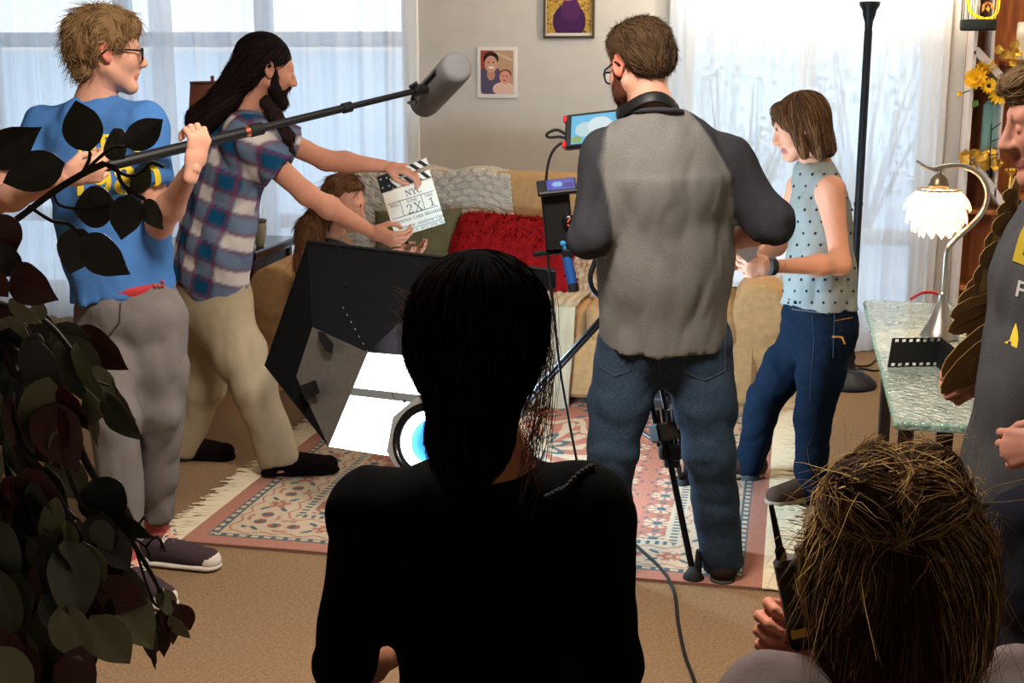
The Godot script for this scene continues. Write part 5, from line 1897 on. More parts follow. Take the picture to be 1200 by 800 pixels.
	var cv: Vector3 = -Vector3(0.208, 0.000, 0.978)
	var th := mt(S(54, 62, 74), 0.9)
	seam(s, [Vector3(-0.430, 0.845, -3.691), Vector3(-0.435, 0.744, -3.690), Vector3(-0.481, 0.726, -3.681), Vector3(-0.522, 0.754, -3.672)], 0.0022, th, tr, "pocket_seam")
	seam(s, [Vector3(-0.430, 0.840, -3.691), Vector3(-0.521, 0.860, -3.672)], 0.0022, th, tr, "pocket_seam")
	seam(s, [Vector3(-0.296, 0.840, -3.720), Vector3(-0.284, 0.739, -3.722), Vector3(-0.225, 0.714, -3.735), Vector3(-0.168, 0.744, -3.747), Vector3(-0.173, 0.870, -3.746)], 0.0022, th, tr, "pocket_seam")
	seam(s, [Vector3(-0.296, 0.830, -3.720), Vector3(-0.172, 0.855, -3.746)], 0.0022, th, tr, "pocket_seam")
	seam(s, [Vector3(-0.360, 0.835, -3.706), Vector3(-0.356, 0.739, -3.707)], 0.0022, th, tr, "seat_seam")
	shoe(o, J.aR, Vector3(0.047, 0.000, -0.981), 0.30, L(44, 36, 32), L(70, 64, 58), {})
	shoe(o, J.aL, Vector3(-0.393, 0.000, -0.888), 0.30, L(44, 36, 32), L(70, 64, 58), {})

func script_pages() -> void:
	var b := MB.new()
	b.plate([Vector3(-0.182, 1.174, -4.214), Vector3(-0.127, 1.128, -4.206), Vector3(-0.090, 1.076, -4.193), Vector3(-0.106, 1.012, -4.190), Vector3(-0.131, 0.988, -4.194), Vector3(-0.182, 1.027, -4.214)], Vector3(0.393, 0.200, 0.888) * 0.003)
	tag(put("script_pages", b, mt(S(226, 228, 232), 0.8)), "white folded script pages at the camera operator's right hand", "paper")

func bob_woman() -> void:
	var hb := look(Vector3(-0.890, -0.300, 0.240))
	var J := {
		pelvis = Vector3(0.115, 0.653, -4.891), waist = Vector3(0.111, 0.856, -4.890), chest = Vector3(0.094, 1.081, -4.907), neck = Vector3(0.072, 1.242, -4.922), head = Vector3(0.009, 1.371, -4.899), hb = hb, fr = Vector3(-0.847, 0.000, 0.487),
		sL = Vector3(0.130, 1.164, -4.792), eL = Vector3(0.174, 0.907, -4.740), wL = Vector3(-0.059, 0.920, -4.568), sR = Vector3(0.025, 1.150, -5.035), eR = Vector3(-0.053, 0.918, -5.080), wR = Vector3(-0.165, 0.890, -4.852),
		hL = Vector3(0.145, 0.628, -4.815), kL = Vector3(0.108, 0.345, -4.787), aL = Vector3(0.111, -0.033, -4.828), tL = Vector3(0.009, -0.075, -4.827), hR = Vector3(0.069, 0.589, -4.983), kR = Vector3(-0.071, 0.347, -4.953), aR = Vector3(-0.125, 0.014, -5.024), tR = Vector3(-0.182, -0.056, -5.012)}
	var skin := L(204, 146, 118)
	var o := figure("woman with brown bob in polka-dot sleeveless top and jeans", J, 0.9, skin, L(164, 92, 84), [
		[J.wL, Vector3(-0.930, -0.120, 0.096), Vector3(-0.198, 0.200, -0.929), -1.0, [0.7, 0.8, 0.6], 0.7], [J.wR, Vector3(-0.818, -0.100, 0.481), Vector3(0.202, 0.600, 0.468), 1.0, [0.5, 0.7, 0.5], 0.6]], {brow = L(62, 44, 34)})
	var H := func(x: float, y: float, w: float) -> Vector3: return J.head + hb * Vector3(x, y, w)
	var cols := [L(78, 56, 42), L(98, 72, 52), L(62, 44, 34), L(140, 106, 74)]
	var s := Sdf.new()
	s.col = cols[0]
	wrinkle(s, 51, 0.004, 20.0)
	s.k = 0.025
	s.ell(H.call(0, 0.045, -0.026), Vector3(0.082, 0.082, 0.094), hb)
	for q in [-1.0, 1.0]:
		s.cap(H.call(0.056 * q, 0.03, 0.025), H.call(0.066 * q, -0.085, 0.022), 0.026, 0.016)
		s.cap(H.call(0.056 * q, 0.02, -0.03), H.call(0.058 * q, -0.10, -0.035), 0.036, 0.024)
		s.cap(H.call(0.03 * q, 0.02, -0.07), H.call(0.03 * q, -0.10, -0.075), 0.04, 0.028)
		s.cap(H.call(0.01 * q, 0.085, 0.06), H.call(0.056 * q, 0.035, 0.062), 0.02, 0.012)
	hair_part(o, s, 0.006, cols, 1600, 0.05, 0.11, 0.0016, func(p, n): return (hb * Vector3(0, -1, 0.05)).slide(n), 0.04, 0.12)
	# sleeveless top with dots
	s = Sdf.new()
	s.col = L(150, 156, 152)
	folds(s, 52, 0.009, 7.0, Vector3(1.2, 0.7, 1.2))
	torso_cloth(s, J, Vector3(0.111, 0.729, -4.890), [0.158, 0.130, 0.122], 0.86, -1.0, [0.050, 0.05])
	var b := MB.new()
	s.net(b, 0.009)
	var sh := put("sleeveless_top", b, M.jersey, o)
	var dm := mt(S(36, 38, 40), 0.9)
	var cv: Vector3 = -Vector3(0.208, 0.000, 0.978)
	b = MB.new()
	var side: Vector3 = Vector3(0.978, 0.000, -0.208)
	for r in 13:
		for c in 7:
			var p: Vector3 = Vector3(0.104, 0.983, -4.827) + side * (0.042 * (c - 3) + (0.021 if r % 2 else 0.0)) + Vector3(0, 0.042 * (r - 6.5), 0)
			var h := onto(s, p)
			if s.at(h) > 0.003: continue
			b.ball(h, Vector3(0.0058, 0.0058, 0.003), 6, look(-cv))
	var dots := put("polka_dots", b, dm, sh)
	dots.set_meta("kind", "stuff")
	b = MB.new()
	var ring := []
	for i in 21:
		var a := TAU * i / 20
		ring.append(J.neck + Vector3(0, -0.006, 0) + hb.x * cos(a) * 0.062 + J.fr * sin(a) * 0.058 + Vector3(0, -0.018 * sin(a), 0))
	b.tube(ring, 0.009, 6)
	put("collar", b, mt(S(140, 146, 144), 0.9), sh)
	b = MB.new()
	var wd: Vector3 = (J.wL - J.eL).normalized()
	var wv: Vector3 = J.wL + wd * 0.005
	b.tube([wv - wd * 0.011, wv + wd * 0.011], 0.031, 18)
	put("wristband", b, M.black, o)
	# jeans with rolled grey cuffs
	s = Sdf.new()
	s.col = L(26, 42, 60)
	folds(s, 53, 0.006, 8.0, Vector3(0.8, 1.2, 0.8))
	trousers_sdf(s, J, Vector3(0.109, 0.771, -4.890), [0.140, 0.160, 0.092, 0.070, 0.056], 0.86)
	b = MB.new()
	s.net(b, 0.009)
	var tr := put("jeans", b, M.denim, o)
	var tan_ := mt(S(150, 112, 74), 0.9)
	seam(s, [Vector3(0.155, 0.781, -4.531), Vector3(0.158, 0.615, -4.532)], 0.0018, mt(S(48, 60, 76), 0.9), tr, "pocket_seam")
	seam(s, [Vector3(0.157, 0.746, -4.532), Vector3(0.215, 0.758, -4.544)], 0.002, tan_, tr, "pocket_seam")
	seam(s, [Vector3(0.151, 0.692, -4.530), Vector3(0.185, 0.689, -4.538), Vector3(0.195, 0.666, -4.540)], 0.004, mt(S(190, 128, 60), 0.7), tr, "pocket_tag")
	seam(s, [Vector3(0.082, 0.758, -4.516), Vector3(0.092, 0.675, -4.518), Vector3(0.088, 0.464, -4.517)], 0.0018, mt(S(48, 60, 76), 0.9), tr, "side_seam")
	seam(s, [Vector3(0.013, 0.787, -4.501), Vector3(0.104, 0.775, -4.520), Vector3(0.217, 0.787, -4.544)], 0.003, mt(S(80, 78, 74), 0.9), tr, "waistband")
	for q in [J.aL, J.aR]:
		b = MB.new()
		b.tube([q + Vector3(0, 0.06, 0), q + Vector3(0, 0.055, 0), q - Vector3(0, 0.0, 0), q - Vector3(0, 0.012, 0)], [0.050, 0.055, 0.053, 0.048], 16)
		put("trouser_cuff", b, grain(mt(S(92, 96, 102), 0.9), M.tex.denim, 20.0), o)
	shoe(o, J.aL, Vector3(-0.827, 0.000, 0.534), 0.255, L(74, 56, 48), L(150, 132, 112), {lace = S(120, 104, 92), ground = 0.0})
	shoe(o, J.aR, Vector3(-0.908, 0.000, 0.295), 0.255, L(74, 56, 48), L(150, 132, 112), {lace = S(120, 104, 92), ground = 0.012})


func seated_woman() -> void:
	var hb := look(Vector3(-0.159, -0.120, -0.989))
	var J := {
		pelvis = Vector3(-0.402, 0.640, -1.755), waist = Vector3(-0.402, 0.791, -1.734), chest = Vector3(-0.418, 0.939, -1.741), neck = Vector3(-0.401, 1.080, -1.724), head = Vector3(-0.402, 1.271, -1.673), hb = hb, fr = Vector3(-0.159, 0.000, -0.989),
		sL = Vector3(-0.568, 0.996, -1.709), eL = Vector3(-0.629, 0.744, -1.747), wL = Vector3(-0.617, 0.655, -1.995), sR = Vector3(-0.265, 1.004, -1.774), eR = Vector3(-0.234, 0.744, -1.831), wR = Vector3(-0.347, 0.639, -2.053),
		hL = Vector3(-0.468, 0.580, -1.792), kL = Vector3(-0.599, 0.484, -2.173), aL = Vector3(-0.588, 0.117, -2.145), tL = Vector3(-0.634, -0.013, -2.298), hR = Vector3(-0.359, 0.580, -1.815), kR = Vector3(-0.406, 0.484, -2.214), aR = Vector3(-0.398, 0.117, -2.185), tR = Vector3(-0.424, -0.013, -2.343)}
	var skin := L(168, 112, 84)
	var o := figure("dark-haired woman in a black top seated in the foreground with back turned", J, 0.92, skin, L(140, 80, 70), [
		[J.wL, Vector3(0.581, 0.100, -0.635), Vector3(0.237, -0.900, 0.154), 1.0, [0.4, 0.5, 0.4], 0.4], [J.wR, Vector3(-0.789, 0.100, -0.344), Vector3(-0.154, -0.900, 0.237), -1.0, [0.4, 0.5, 0.4], 0.4]], {brow = L(24, 18, 16), cell = 0.013, hand_cell = 0.006, head_cell = 0.006, eyes = false})
	var H := func(x: float, y: float, w: float) -> Vector3: return J.head + hb * Vector3(x, y, w)
	var cols := [L(19, 15, 13), L(25, 19, 16), L(15, 12, 11), L(40, 29, 22)]
	var s := Sdf.new()
	s.col = cols[0]
	wrinkle(s, 61, 0.003, 30.0, Vector3(1.6, 0.4, 1))
	s.k = 0.03
	s.ell(H.call(-0.002, 0.035, -0.018), Vector3(0.094, 0.086, 0.104), hb)
	s.ell(H.call(0.002, -0.012, -0.045), Vector3(0.088, 0.074, 0.066), hb)
	s.cap(Vector3(-0.391, 1.212, -1.614), Vector3(-0.401, 1.147, -1.614), 0.058, 0.050)
	s.cap(Vector3(-0.401, 1.147, -1.614), Vector3(-0.414, 1.093, -1.625), 0.048, 0.026)
	M.hair = vm(1.0, 0.04)
	hair_part(o, s, 0.006, cols, 3000, 0.05, 0.16, 0.0009, func(p, n): return (Vector3(0, -1, 0) + Vector3(0.052, 0.000, 0.245) * 0.3).slide(n), 0.03, 0.10)
	M.hair = vm(0.8, 0.15)
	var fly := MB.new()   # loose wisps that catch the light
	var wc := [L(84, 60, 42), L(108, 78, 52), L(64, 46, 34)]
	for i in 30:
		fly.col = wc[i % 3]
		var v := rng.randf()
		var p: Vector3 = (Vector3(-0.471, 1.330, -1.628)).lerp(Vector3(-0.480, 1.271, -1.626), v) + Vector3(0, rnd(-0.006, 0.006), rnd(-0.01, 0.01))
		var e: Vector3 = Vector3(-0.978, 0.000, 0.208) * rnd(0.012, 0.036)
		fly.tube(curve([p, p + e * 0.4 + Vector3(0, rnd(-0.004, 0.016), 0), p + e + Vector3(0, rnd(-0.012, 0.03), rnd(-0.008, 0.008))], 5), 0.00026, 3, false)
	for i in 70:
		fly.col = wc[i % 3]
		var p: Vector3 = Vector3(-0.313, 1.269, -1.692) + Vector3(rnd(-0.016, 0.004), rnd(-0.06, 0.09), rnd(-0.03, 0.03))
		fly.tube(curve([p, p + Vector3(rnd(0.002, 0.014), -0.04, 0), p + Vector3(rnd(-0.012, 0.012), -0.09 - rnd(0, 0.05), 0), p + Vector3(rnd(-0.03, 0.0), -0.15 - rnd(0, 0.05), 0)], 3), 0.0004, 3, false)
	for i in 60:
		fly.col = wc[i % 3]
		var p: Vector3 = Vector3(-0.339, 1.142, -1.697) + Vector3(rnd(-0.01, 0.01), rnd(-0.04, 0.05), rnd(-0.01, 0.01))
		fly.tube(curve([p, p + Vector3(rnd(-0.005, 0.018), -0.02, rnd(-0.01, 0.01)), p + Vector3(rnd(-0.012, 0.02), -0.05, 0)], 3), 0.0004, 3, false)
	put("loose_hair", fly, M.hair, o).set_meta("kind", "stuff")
	# black long-sleeved top
	s = Sdf.new()
	s.col = L(13, 13, 15)
	folds(s, 62, 0.007, 7.0, Vector3(1, 0.7, 1))
	torso_cloth(s, J, Vector3(-0.402, 0.623, -1.755), [0.145, 0.120, 0.142], 0.7, 1.05, [0.058, 0.049], 0.035)
	var b := MB.new()
	s.net(b, 0.009)
	var sh := put("black_top", b, grain(vm(0.95, 0.1), M.tex.fine, 20.0), o)
	b = MB.new()
	for i in 26:
		var t := i / 25.0
		var p: Vector3 = (Vector3(-0.312, 1.102, -1.692)).lerp(Vector3(-0.258, 1.080, -1.755), t)
		p = s.hit(p + Vector3(0, 0.06, 0), Vector3(0, -1, 0), 0.2)
		b.ball(p + Vector3(0, 0.002, 0), Vector3(0.0045, 0.0045 + 0.002 * (i % 2), 0.0045), 6)
	put("lace_edge", b, mt(S(14, 14, 16), 0.9), sh)
	b = MB.new()
	var er: Vector3 = Vector3(-0.329, 1.194, -1.668)
	var ring := []
	for i in 19: ring.append(er + Vector3(1.020, 0.000, -0.012) * cos(i * TAU / 18) * 0.009 + Vector3(0, sin(i * TAU / 18) * 0.011, 0))
	b.tube(ring, 0.0022, 6)
	put("earring", b, mt(S(150, 130, 100), 0.3, 0.9), o)
	s = Sdf.new()
	s.col = L(22, 22, 26)
	trousers_sdf(s, J, Vector3(-0.402, 0.665, -1.755), [0.145, 0.165, 0.092, 0.065, 0.05])
	b = MB.new()
	s.net(b, 0.014)
	put("trousers", b, M.jersey, o)
	shoe(o, J.aL, Vector3(-0.208, 0.000, -0.978), 0.25, L(26, 24, 24), L(20, 20, 20), {cell = 0.012})
	shoe(o, J.aR, Vector3(-0.208, 0.000, -0.978), 0.25, L(26, 24, 24), L(20, 20, 20), {cell = 0.012})
	var pv: Vector3 = J.pelvis
	stool(Vector3(pv.x, 0, pv.z), pv.y - 0.125, "round wooden stool under the woman in black")

func stool(p: Vector3, h: float, label: String) -> void:
	var t := thing("wooden_stool", label, "stool", p, "stools in the foreground")
	var b := MB.new()
	b.lathe([Vector2(0, h - 0.035), Vector2(0.16, h - 0.035), Vector2(0.17, h - 0.02), Vector2(0.165, h - 0.003), Vector2(0.0, h)], p, Basis.IDENTITY, 28)
	put("seat", b, M.dark_wood, t)
	for i in 4:
		var a := TAU * (i + 0.5) / 4
		b = MB.new()
		b.tube([p + Vector3(cos(a) * 0.17, 0, sin(a) * 0.17), p + Vector3(cos(a) * 0.11, h - 0.03, sin(a) * 0.11)], [0.014, 0.017], 10)
		put("leg", b, M.dark_wood, t)

func bun_woman() -> void:
	var hb := look(Vector3(-0.299, -0.220, -0.928))
	var J := {
		pelvis = Vector3(0.182, 0.443, -1.634), waist = Vector3(0.169, 0.605, -1.621), chest = Vector3(0.158, 0.747, -1.608), neck = Vector3(0.150, 0.859, -1.586), head = Vector3(0.137, 1.019, -1.542), hb = hb, fr = Vector3(-0.306, 0.000, -0.957),
		sL = Vector3(0.001, 0.817, -1.575), eL = Vector3(-0.019, 0.560, -1.754), wL = Vector3(0.073, 0.866, -1.713), sR = Vector3(0.312, 0.833, -1.641), eR = Vector3(0.369, 0.558, -1.735), wR = Vector3(0.310, 0.403, -1.957),
		hL = Vector3(0.130, 0.399, -1.663), kL = Vector3(0.122, 0.302, -2.071), aL = Vector3(0.141, 0.059, -2.023), tL = Vector3(0.152, -0.063, -2.179), hR = Vector3(0.234, 0.399, -1.686), kR = Vector3(0.307, 0.302, -2.110), aR = Vector3(0.318, 0.059, -2.061), tR = Vector3(0.343, -0.063, -2.220)}
	var skin := L(186, 118, 94)
	var o := figure("woman with a messy fair-brown bun holding a walkie-talkie in the foreground", J, 0.9, skin, L(150, 84, 76), [
		[J.wL, Vector3(-0.783, 0.300, 0.166), Vector3(0.306, 0.050, 0.957), 1.0, [0.75, 1.15, 0.7], 0.7], [J.wR, Vector3(-0.789, 0.100, -0.344), Vector3(-0.154, -0.900, 0.237), -1.0, [0.4, 0.5, 0.4], 0.4]], {brow = L(90, 66, 44), cell = 0.015, head_cell = 0.007, eyes = false})
	var H := func(x: float, y: float, w: float) -> Vector3: return J.head + hb * Vector3(x, y, w)
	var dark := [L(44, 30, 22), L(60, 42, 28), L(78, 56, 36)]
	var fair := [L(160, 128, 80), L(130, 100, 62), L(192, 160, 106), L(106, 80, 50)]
	var s := Sdf.new()
	s.col = dark[0]
	wrinkle(s, 71, 0.007, 16.0, Vector3(1.4, 0.5, 1))
	s.k = 0.04
	s.ell(H.call(0.0, 0.035, -0.02), Vector3(0.108, 0.098, 0.108), hb)
	s.ell(H.call(0.006, -0.035, -0.045), Vector3(0.106, 0.100, 0.072), hb)
	s.cap(Vector3(0.092, 1.155, -1.502), Vector3(0.166, 1.155, -1.538), 0.036, 0.045)
	s.ell(Vector3(0.129, 1.153, -1.479), Vector3(0.062, 0.040, 0.05))
	var crown: Vector3 = Vector3(0.130, 1.137, -1.479)
	var b := MB.new()
	s.net(b, 0.007)
	var all := MB.new()
	all.v = b.v.duplicate(); all.n = b.n.duplicate(); all.c = b.c.duplicate(); all.uv = b.uv.duplicate(); all.ix = b.ix.duplicate()
	# combed up towards the bun, dark underneath and fair on the outside
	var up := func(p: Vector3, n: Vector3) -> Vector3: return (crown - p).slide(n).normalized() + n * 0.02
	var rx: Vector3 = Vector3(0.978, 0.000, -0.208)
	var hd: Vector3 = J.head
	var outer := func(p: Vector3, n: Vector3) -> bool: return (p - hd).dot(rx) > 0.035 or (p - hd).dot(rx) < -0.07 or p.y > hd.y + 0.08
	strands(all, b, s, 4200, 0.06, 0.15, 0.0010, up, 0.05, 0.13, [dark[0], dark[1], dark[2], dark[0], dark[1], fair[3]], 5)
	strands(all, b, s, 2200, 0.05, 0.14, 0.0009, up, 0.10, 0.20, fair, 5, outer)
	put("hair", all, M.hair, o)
	var fly := MB.new()
	var down := func(p: Vector3, n: Vector3) -> Vector3: return Vector3(0, -0.8, 0) + n * 0.5
	strands(fly, b, s, 380, 0.04, 0.12, 0.0007, down, 0.3, 0.5, fair, 5, func(p, n): return absf((p - hd).dot(rx)) > 0.06)
	strands(fly, b, s, 300, 0.04, 0.10, 0.0009, func(p, n): return (crown - p) + Vector3(0.02, 0, 0), 0.45, 0.6, fair, 5, func(p, n): return p.y > hd.y + 0.08)
	for i in 150:   # coil of the bun
		fly.col = fair[i % 4] if i % 3 else dark[i % 3]
		var c: Vector3 = Vector3(0.130, 1.156, -1.489) + rv(0.012)
		var pts := []
		var a0 := rnd(0, TAU)
		var rr := rnd(0.025, 0.062)
		for k in 9: pts.append(c + rx * cos(a0 + k * 0.45) * rr * 1.2 + Vector3(0, sin(a0 + k * 0.45) * rr * 0.62, 0) + Vector3(0.208, 0.000, 0.978) * rnd(-0.01, 0.03))
		fly.tube(curve(pts, 2), 0.0012, 3, false)
	put("loose_hair", fly, M.hair, o).set_meta("kind", "stuff")
	s = Sdf.new()
	s.col = L(112, 100, 98)
	folds(s, 72, 0.011, 6.0, Vector3.ONE)
	torso_cloth(s, J, Vector3(0.182, 0.457, -1.633), [0.165, 0.145, 0.155], 0.72, 1.5, [0.068, 0.058])
	b = MB.new()
	s.net(b, 0.011)
	put("grey_top", b, M.jersey, o)
	s = Sdf.new()
	s.col = L(40, 44, 56)
	trousers_sdf(s, J, Vector3(0.179, 0.496, -1.633), [0.145, 0.165, 0.092, 0.065, 0.05])
	b = MB.new()
	s.net(b, 0.016)
	put("trousers", b, M.denim, o)
	var pv: Vector3 = J.pelvis
	stool(Vector3(pv.x, 0, pv.z), pv.y - 0.125, "low wooden stool under the woman with the messy bun")
	# walkie-talkie in her hand
	var a: Vector3 = Vector3(0.046, 0.888, -1.645)
	var c: Vector3 = Vector3(0.018, 1.012, -1.640)
	var ax := (c - a).normalized()
	var sd := (Vector3(0.978, 0.000, -0.208) - ax * ax.dot(Vector3(0.978, 0.000, -0.208))).normalized()
	var bs := Basis(sd, ax, sd.cross(ax))
	var t := thing("walkie_talkie", "black walkie-talkie with a stub antenna held beside the messy bun", "radio", a)
	b = MB.new()
	b.box((a + c) / 2, Vector3(0.046, a.distance_to(c), 0.03), bs, 0.006)
	put("body", b, M.black, t)
	b = MB.new()
	var root := c - sd * 0.012
	b.tube([root, root + ax * 0.012, root + ax * 0.016, root + ax * 0.075], [0.007, 0.007, 0.0048, 0.0032], 10)
	put("antenna", b, M.rubber, t)
	b = MB.new()
	b.tube([c + sd * 0.012, c + sd * 0.012 + ax * 0.012], 0.006, 12)
	put("knob", b, M.rubber, t)
	b = MB.new()
	b.box(a + ax * 0.028 + bs.z * 0.0152, Vector3(0.042, 0.012, 0.002), bs)
	put("label_strip", b, mt(S(170, 140, 50), 0.5), t)

func wing_man() -> void:
	var hb := look(Vector3(-0.954, -0.200, 0.080))
	var J := {
		pelvis = Vector3(0.519, 0.779, -2.789), waist = Vector3(0.539, 0.998, -2.793), chest = Vector3(0.538, 1.201, -2.793), neck = Vector3(0.544, 1.376, -2.804), head = Vector3(0.502, 1.509, -2.785), hb = hb, fr = Vector3(-0.927, 0.000, 0.350),
		sL = Vector3(0.520, 1.315, -2.615), eL = Vector3(0.534, 1.053, -2.567), wL = Vector3(0.503, 0.928, -2.520), sR = Vector3(0.565, 1.275, -2.983), eR = Vector3(0.562, 1.024, -3.043), wR = Vector3(0.441, 0.995, -2.956),
		hL = Vector3(0.523, 0.733, -2.708), kL = Vector3(0.549, 0.434, -2.713), aL = Vector3(0.599, 0.048, -2.745), tL = Vector3(0.511, 0.028, -2.726), hR = Vector3(0.549, 0.676, -2.897), kR = Vector3(0.575, 0.359, -2.923), aR = Vector3(0.623, -0.033, -2.954), tR = Vector3(0.527, -0.044, -2.934)}
	var skin := L(158, 108, 90)
	var o := figure("man in dark T-shirt with yellow letters at the right edge holding the wing", J, 1.0, skin, L(140, 84, 78), [
		[J.wR, Vector3(-0.655, -0.680, 0.190), Vector3(0.057, 0.300, -0.932), 1.0, [0.7, 1.0, 0.7], 0.7], [J.wL, Vector3(-0.789, -0.200, -0.344), Vector3(0.106, -0.300, -0.943), -1.0, [0.9, 1.0, 0.8], 0.6]], {brow = L(110, 76, 62), head_cell = 0.0036, eyes = false})
	var H := func(x: float, y: float, w: float) -> Vector3: return J.head + hb * Vector3(x, y, w)
	var cols := [L(92, 72, 52), L(74, 56, 40), L(112, 90, 64)]
	var s := Sdf.new()
	s.col = cols[0]
	wrinkle(s, 81, 0.005, 26.0)
	s.ell(H.call(0, 0.056, -0.02), Vector3(0.084, 0.074, 0.098), hb)
	s.ell(H.call(0, 0.01, -0.06), Vector3(0.080, 0.075, 0.055), hb)
	s.ell(H.call(0, 0.088, 0.055), Vector3(0.055, 0.03, 0.046), hb)
	hair_part(o, s, 0.006, cols, 1100, 0.02, 0.05, 0.0014, func(p, n): return (hb * Vector3(0, -0.2, 0.9)).slide(n), 0.15, 0.3)
	s = Sdf.new()
	s.col = L(76, 76, 78)
	folds(s, 82, 0.012, 5.0, Vector3(1.3, 0.6, 1.3))
	torso_cloth(s, J, Vector3(0.507, 0.723, -2.786), [0.175, 0.160, 0.160], 0.78, 0.6, [0.078, 0.080])
	s.cap(Vector3(0.493, 0.723, -2.783), Vector3(0.502, 0.944, -2.785), 0.125, 0.115, J.fr, 0.9, 4)
	var b := MB.new()
	s.net(b, 0.010)
	var sh := put("dark_t_shirt", b, M.shirt_grain, o)
	# chest print, seen along the shirt front
	var into: Vector3 = Vector3(0.444, 0.000, -0.892)
	var up := Vector3(0.10, 0.97, 0.0).normalized()
	var rt := into.cross(up).normalized()
	up = rt.cross(into).normalized() * 1.0
	print_on(s, "ELL", 0.10, Vector3(0.452, 1.278, -2.550), rt, up, into, mt(S(206, 180, 52), 0.8), sh, 1.0)
	print_on(s, "FALDEN", 0.032, Vector3(0.448, 1.183, -2.549), rt, up, into, mt(S(206, 204, 198), 0.8), sh, 1.0)
	b = MB.new()
	var ic := [Vector3(0.378, 1.139, -2.432), Vector3(0.387, 1.143, -2.434), Vector3(0.391, 1.162, -2.435), Vector3(0.395, 1.174, -2.435), Vector3(0.399, 1.159, -2.436), Vector3(0.401, 1.146, -2.437), Vector3(0.400, 1.129, -2.436)]
	var hits := []
	for p in ic: hits.append(onto(s, p) + Vector3(0.399, 0.000, 0.917) * 0.004)
	b.plate(hits, Vector3(0.399, 0.000, 0.917) * 0.002)
	put("emblem", b, mt(S(206, 180, 52), 0.8), sh)
	s = Sdf.new()
	s.col = L(36, 38, 44)
	folds(s, 83, 0.01, 6.0, Vector3(1, 0.6, 1))
	trousers_sdf(s, J, Vector3(0.513, 0.816, -2.788), [0.150, 0.170, 0.105, 0.082, 0.070], 0.8)
	b = MB.new()
	s.net(b, 0.013)
	put("trousers", b, M.jersey, o)
	shoe(o, J.aL, Vector3(-0.908, 0.000, 0.295), 0.29, L(30, 28, 28), L(24, 24, 24), {cell = 0.012})
	shoe(o, J.aR, Vector3(-0.908, 0.000, 0.295), 0.29, L(30, 28, 28), L(24, 24, 24), {cell = 0.012})
	# feathered wing of bronze-brown board
	var t := thing("feathered_wing", "bronze-brown feathered wing prop of cut board held by the man at right", "prop wing", Vector3(0.401, 1.047, -2.866))
	var fm := grain(mt(S(156, 122, 70), 0.75), M.tex.fine, 5.0)
	var spine := [Vector3(0.442, 1.396, -2.854), Vector3(0.440, 1.336, -2.864), Vector3(0.434, 1.255, -2.873), Vector3(0.428, 1.173, -2.882), Vector3(0.430, 1.080, -2.893), Vector3(0.433, 0.996, -2.893)]
	var n: Vector3 = Vector3(0.355, 0.000, 0.947).normalized()
	b = MB.new()
	b.plate([Vector3(0.441, 1.396, -2.854), Vector3(0.449, 1.393, -2.856), Vector3(0.450, 1.320, -2.856), Vector3(0.449, 1.230, -2.866), Vector3(0.451, 1.157, -2.877), Vector3(0.440, 1.026, -2.884), Vector3(0.426, 0.970, -2.882), Vector3(0.387, 0.978, -2.873), Vector3(0.369, 1.072, -2.869), Vector3(0.378, 1.146, -2.871), Vector3(0.398, 1.229, -2.865), Vector3(0.417, 1.319, -2.859)], n * 0.008)
	put("wing_base", b, fm, t)
	var fe := [[1188, 222, 1176, 236, 9], [1187, 236, 1169, 256, 11], [1184, 250, 1162, 274, 12], [1181, 266, 1154, 294, 13], [1178, 282, 1147, 312, 13], [1176, 298, 1139, 332, 13], [1173, 314, 1130, 346, 13], [1171, 330, 1120, 356, 12], [1169, 346, 1111, 370, 12], [1167, 360, 1109, 388, 12],
		[1166, 374, 1100, 440, 15], [1163, 390, 1099, 459, 14], [1162, 400, 1117, 454, 14], [1166, 405, 1138, 448, 18], [1172, 400, 1160, 440, 16]]
	for i in fe.size():
		var q: Array = fe[i]
		var a: Vector3 = wing_spots[i][0]
		var e: Vector3 = wing_spots[i][1]
		var lift: Vector3 = n * (0.006 + 0.0018 * (i % 3) + (0.006 if i > 9 else 0.0))
		a += lift; e += lift
		var ax: Vector3 = e - a
		var w: Vector3 = n.cross(ax).normalized() * (q[4] * 0.0018)
		b = MB.new()
		var pts := []
		for k in [[0.0, 0.35], [0.25, 0.8], [0.55, 1.0], [0.8, 0.85], [0.93, 0.5], [1.0, 0.0]]: pts.append(a + ax * k[0] + w * k[1])
		for k in [[0.93, -0.5], [0.8, -0.85], [0.55, -1.0], [0.25, -0.8], [0.0, -0.35]]: pts.append(a + ax * k[0] + w * k[1])
		b.plate(pts, n * 0.003)
		var f := put("feather", b, fm, t)
		b = MB.new()
		b.tube([a + ax * 0.1 + n * 0.002, a + ax * 0.9 + n * 0.002], [0.0014, 0.0006], 5)
		put("quill", b, mt(S(52, 38, 22), 0.8), f)
	for q in [[Vector3(0.401, 1.117, -2.866), Vector3(0.403, 1.051, -2.866), Vector3(0.395, 1.043, -2.865)], [Vector3(0.418, 1.129, -2.870), Vector3(0.415, 1.056, -2.869)]]:
		b = MB.new()
		var pts := []
		for p in q: pts.append(p + n * 0.012)
		b.tube(pts, 0.0022, 5)
		put("slot", b, mt(S(40, 28, 18), 0.9), t)

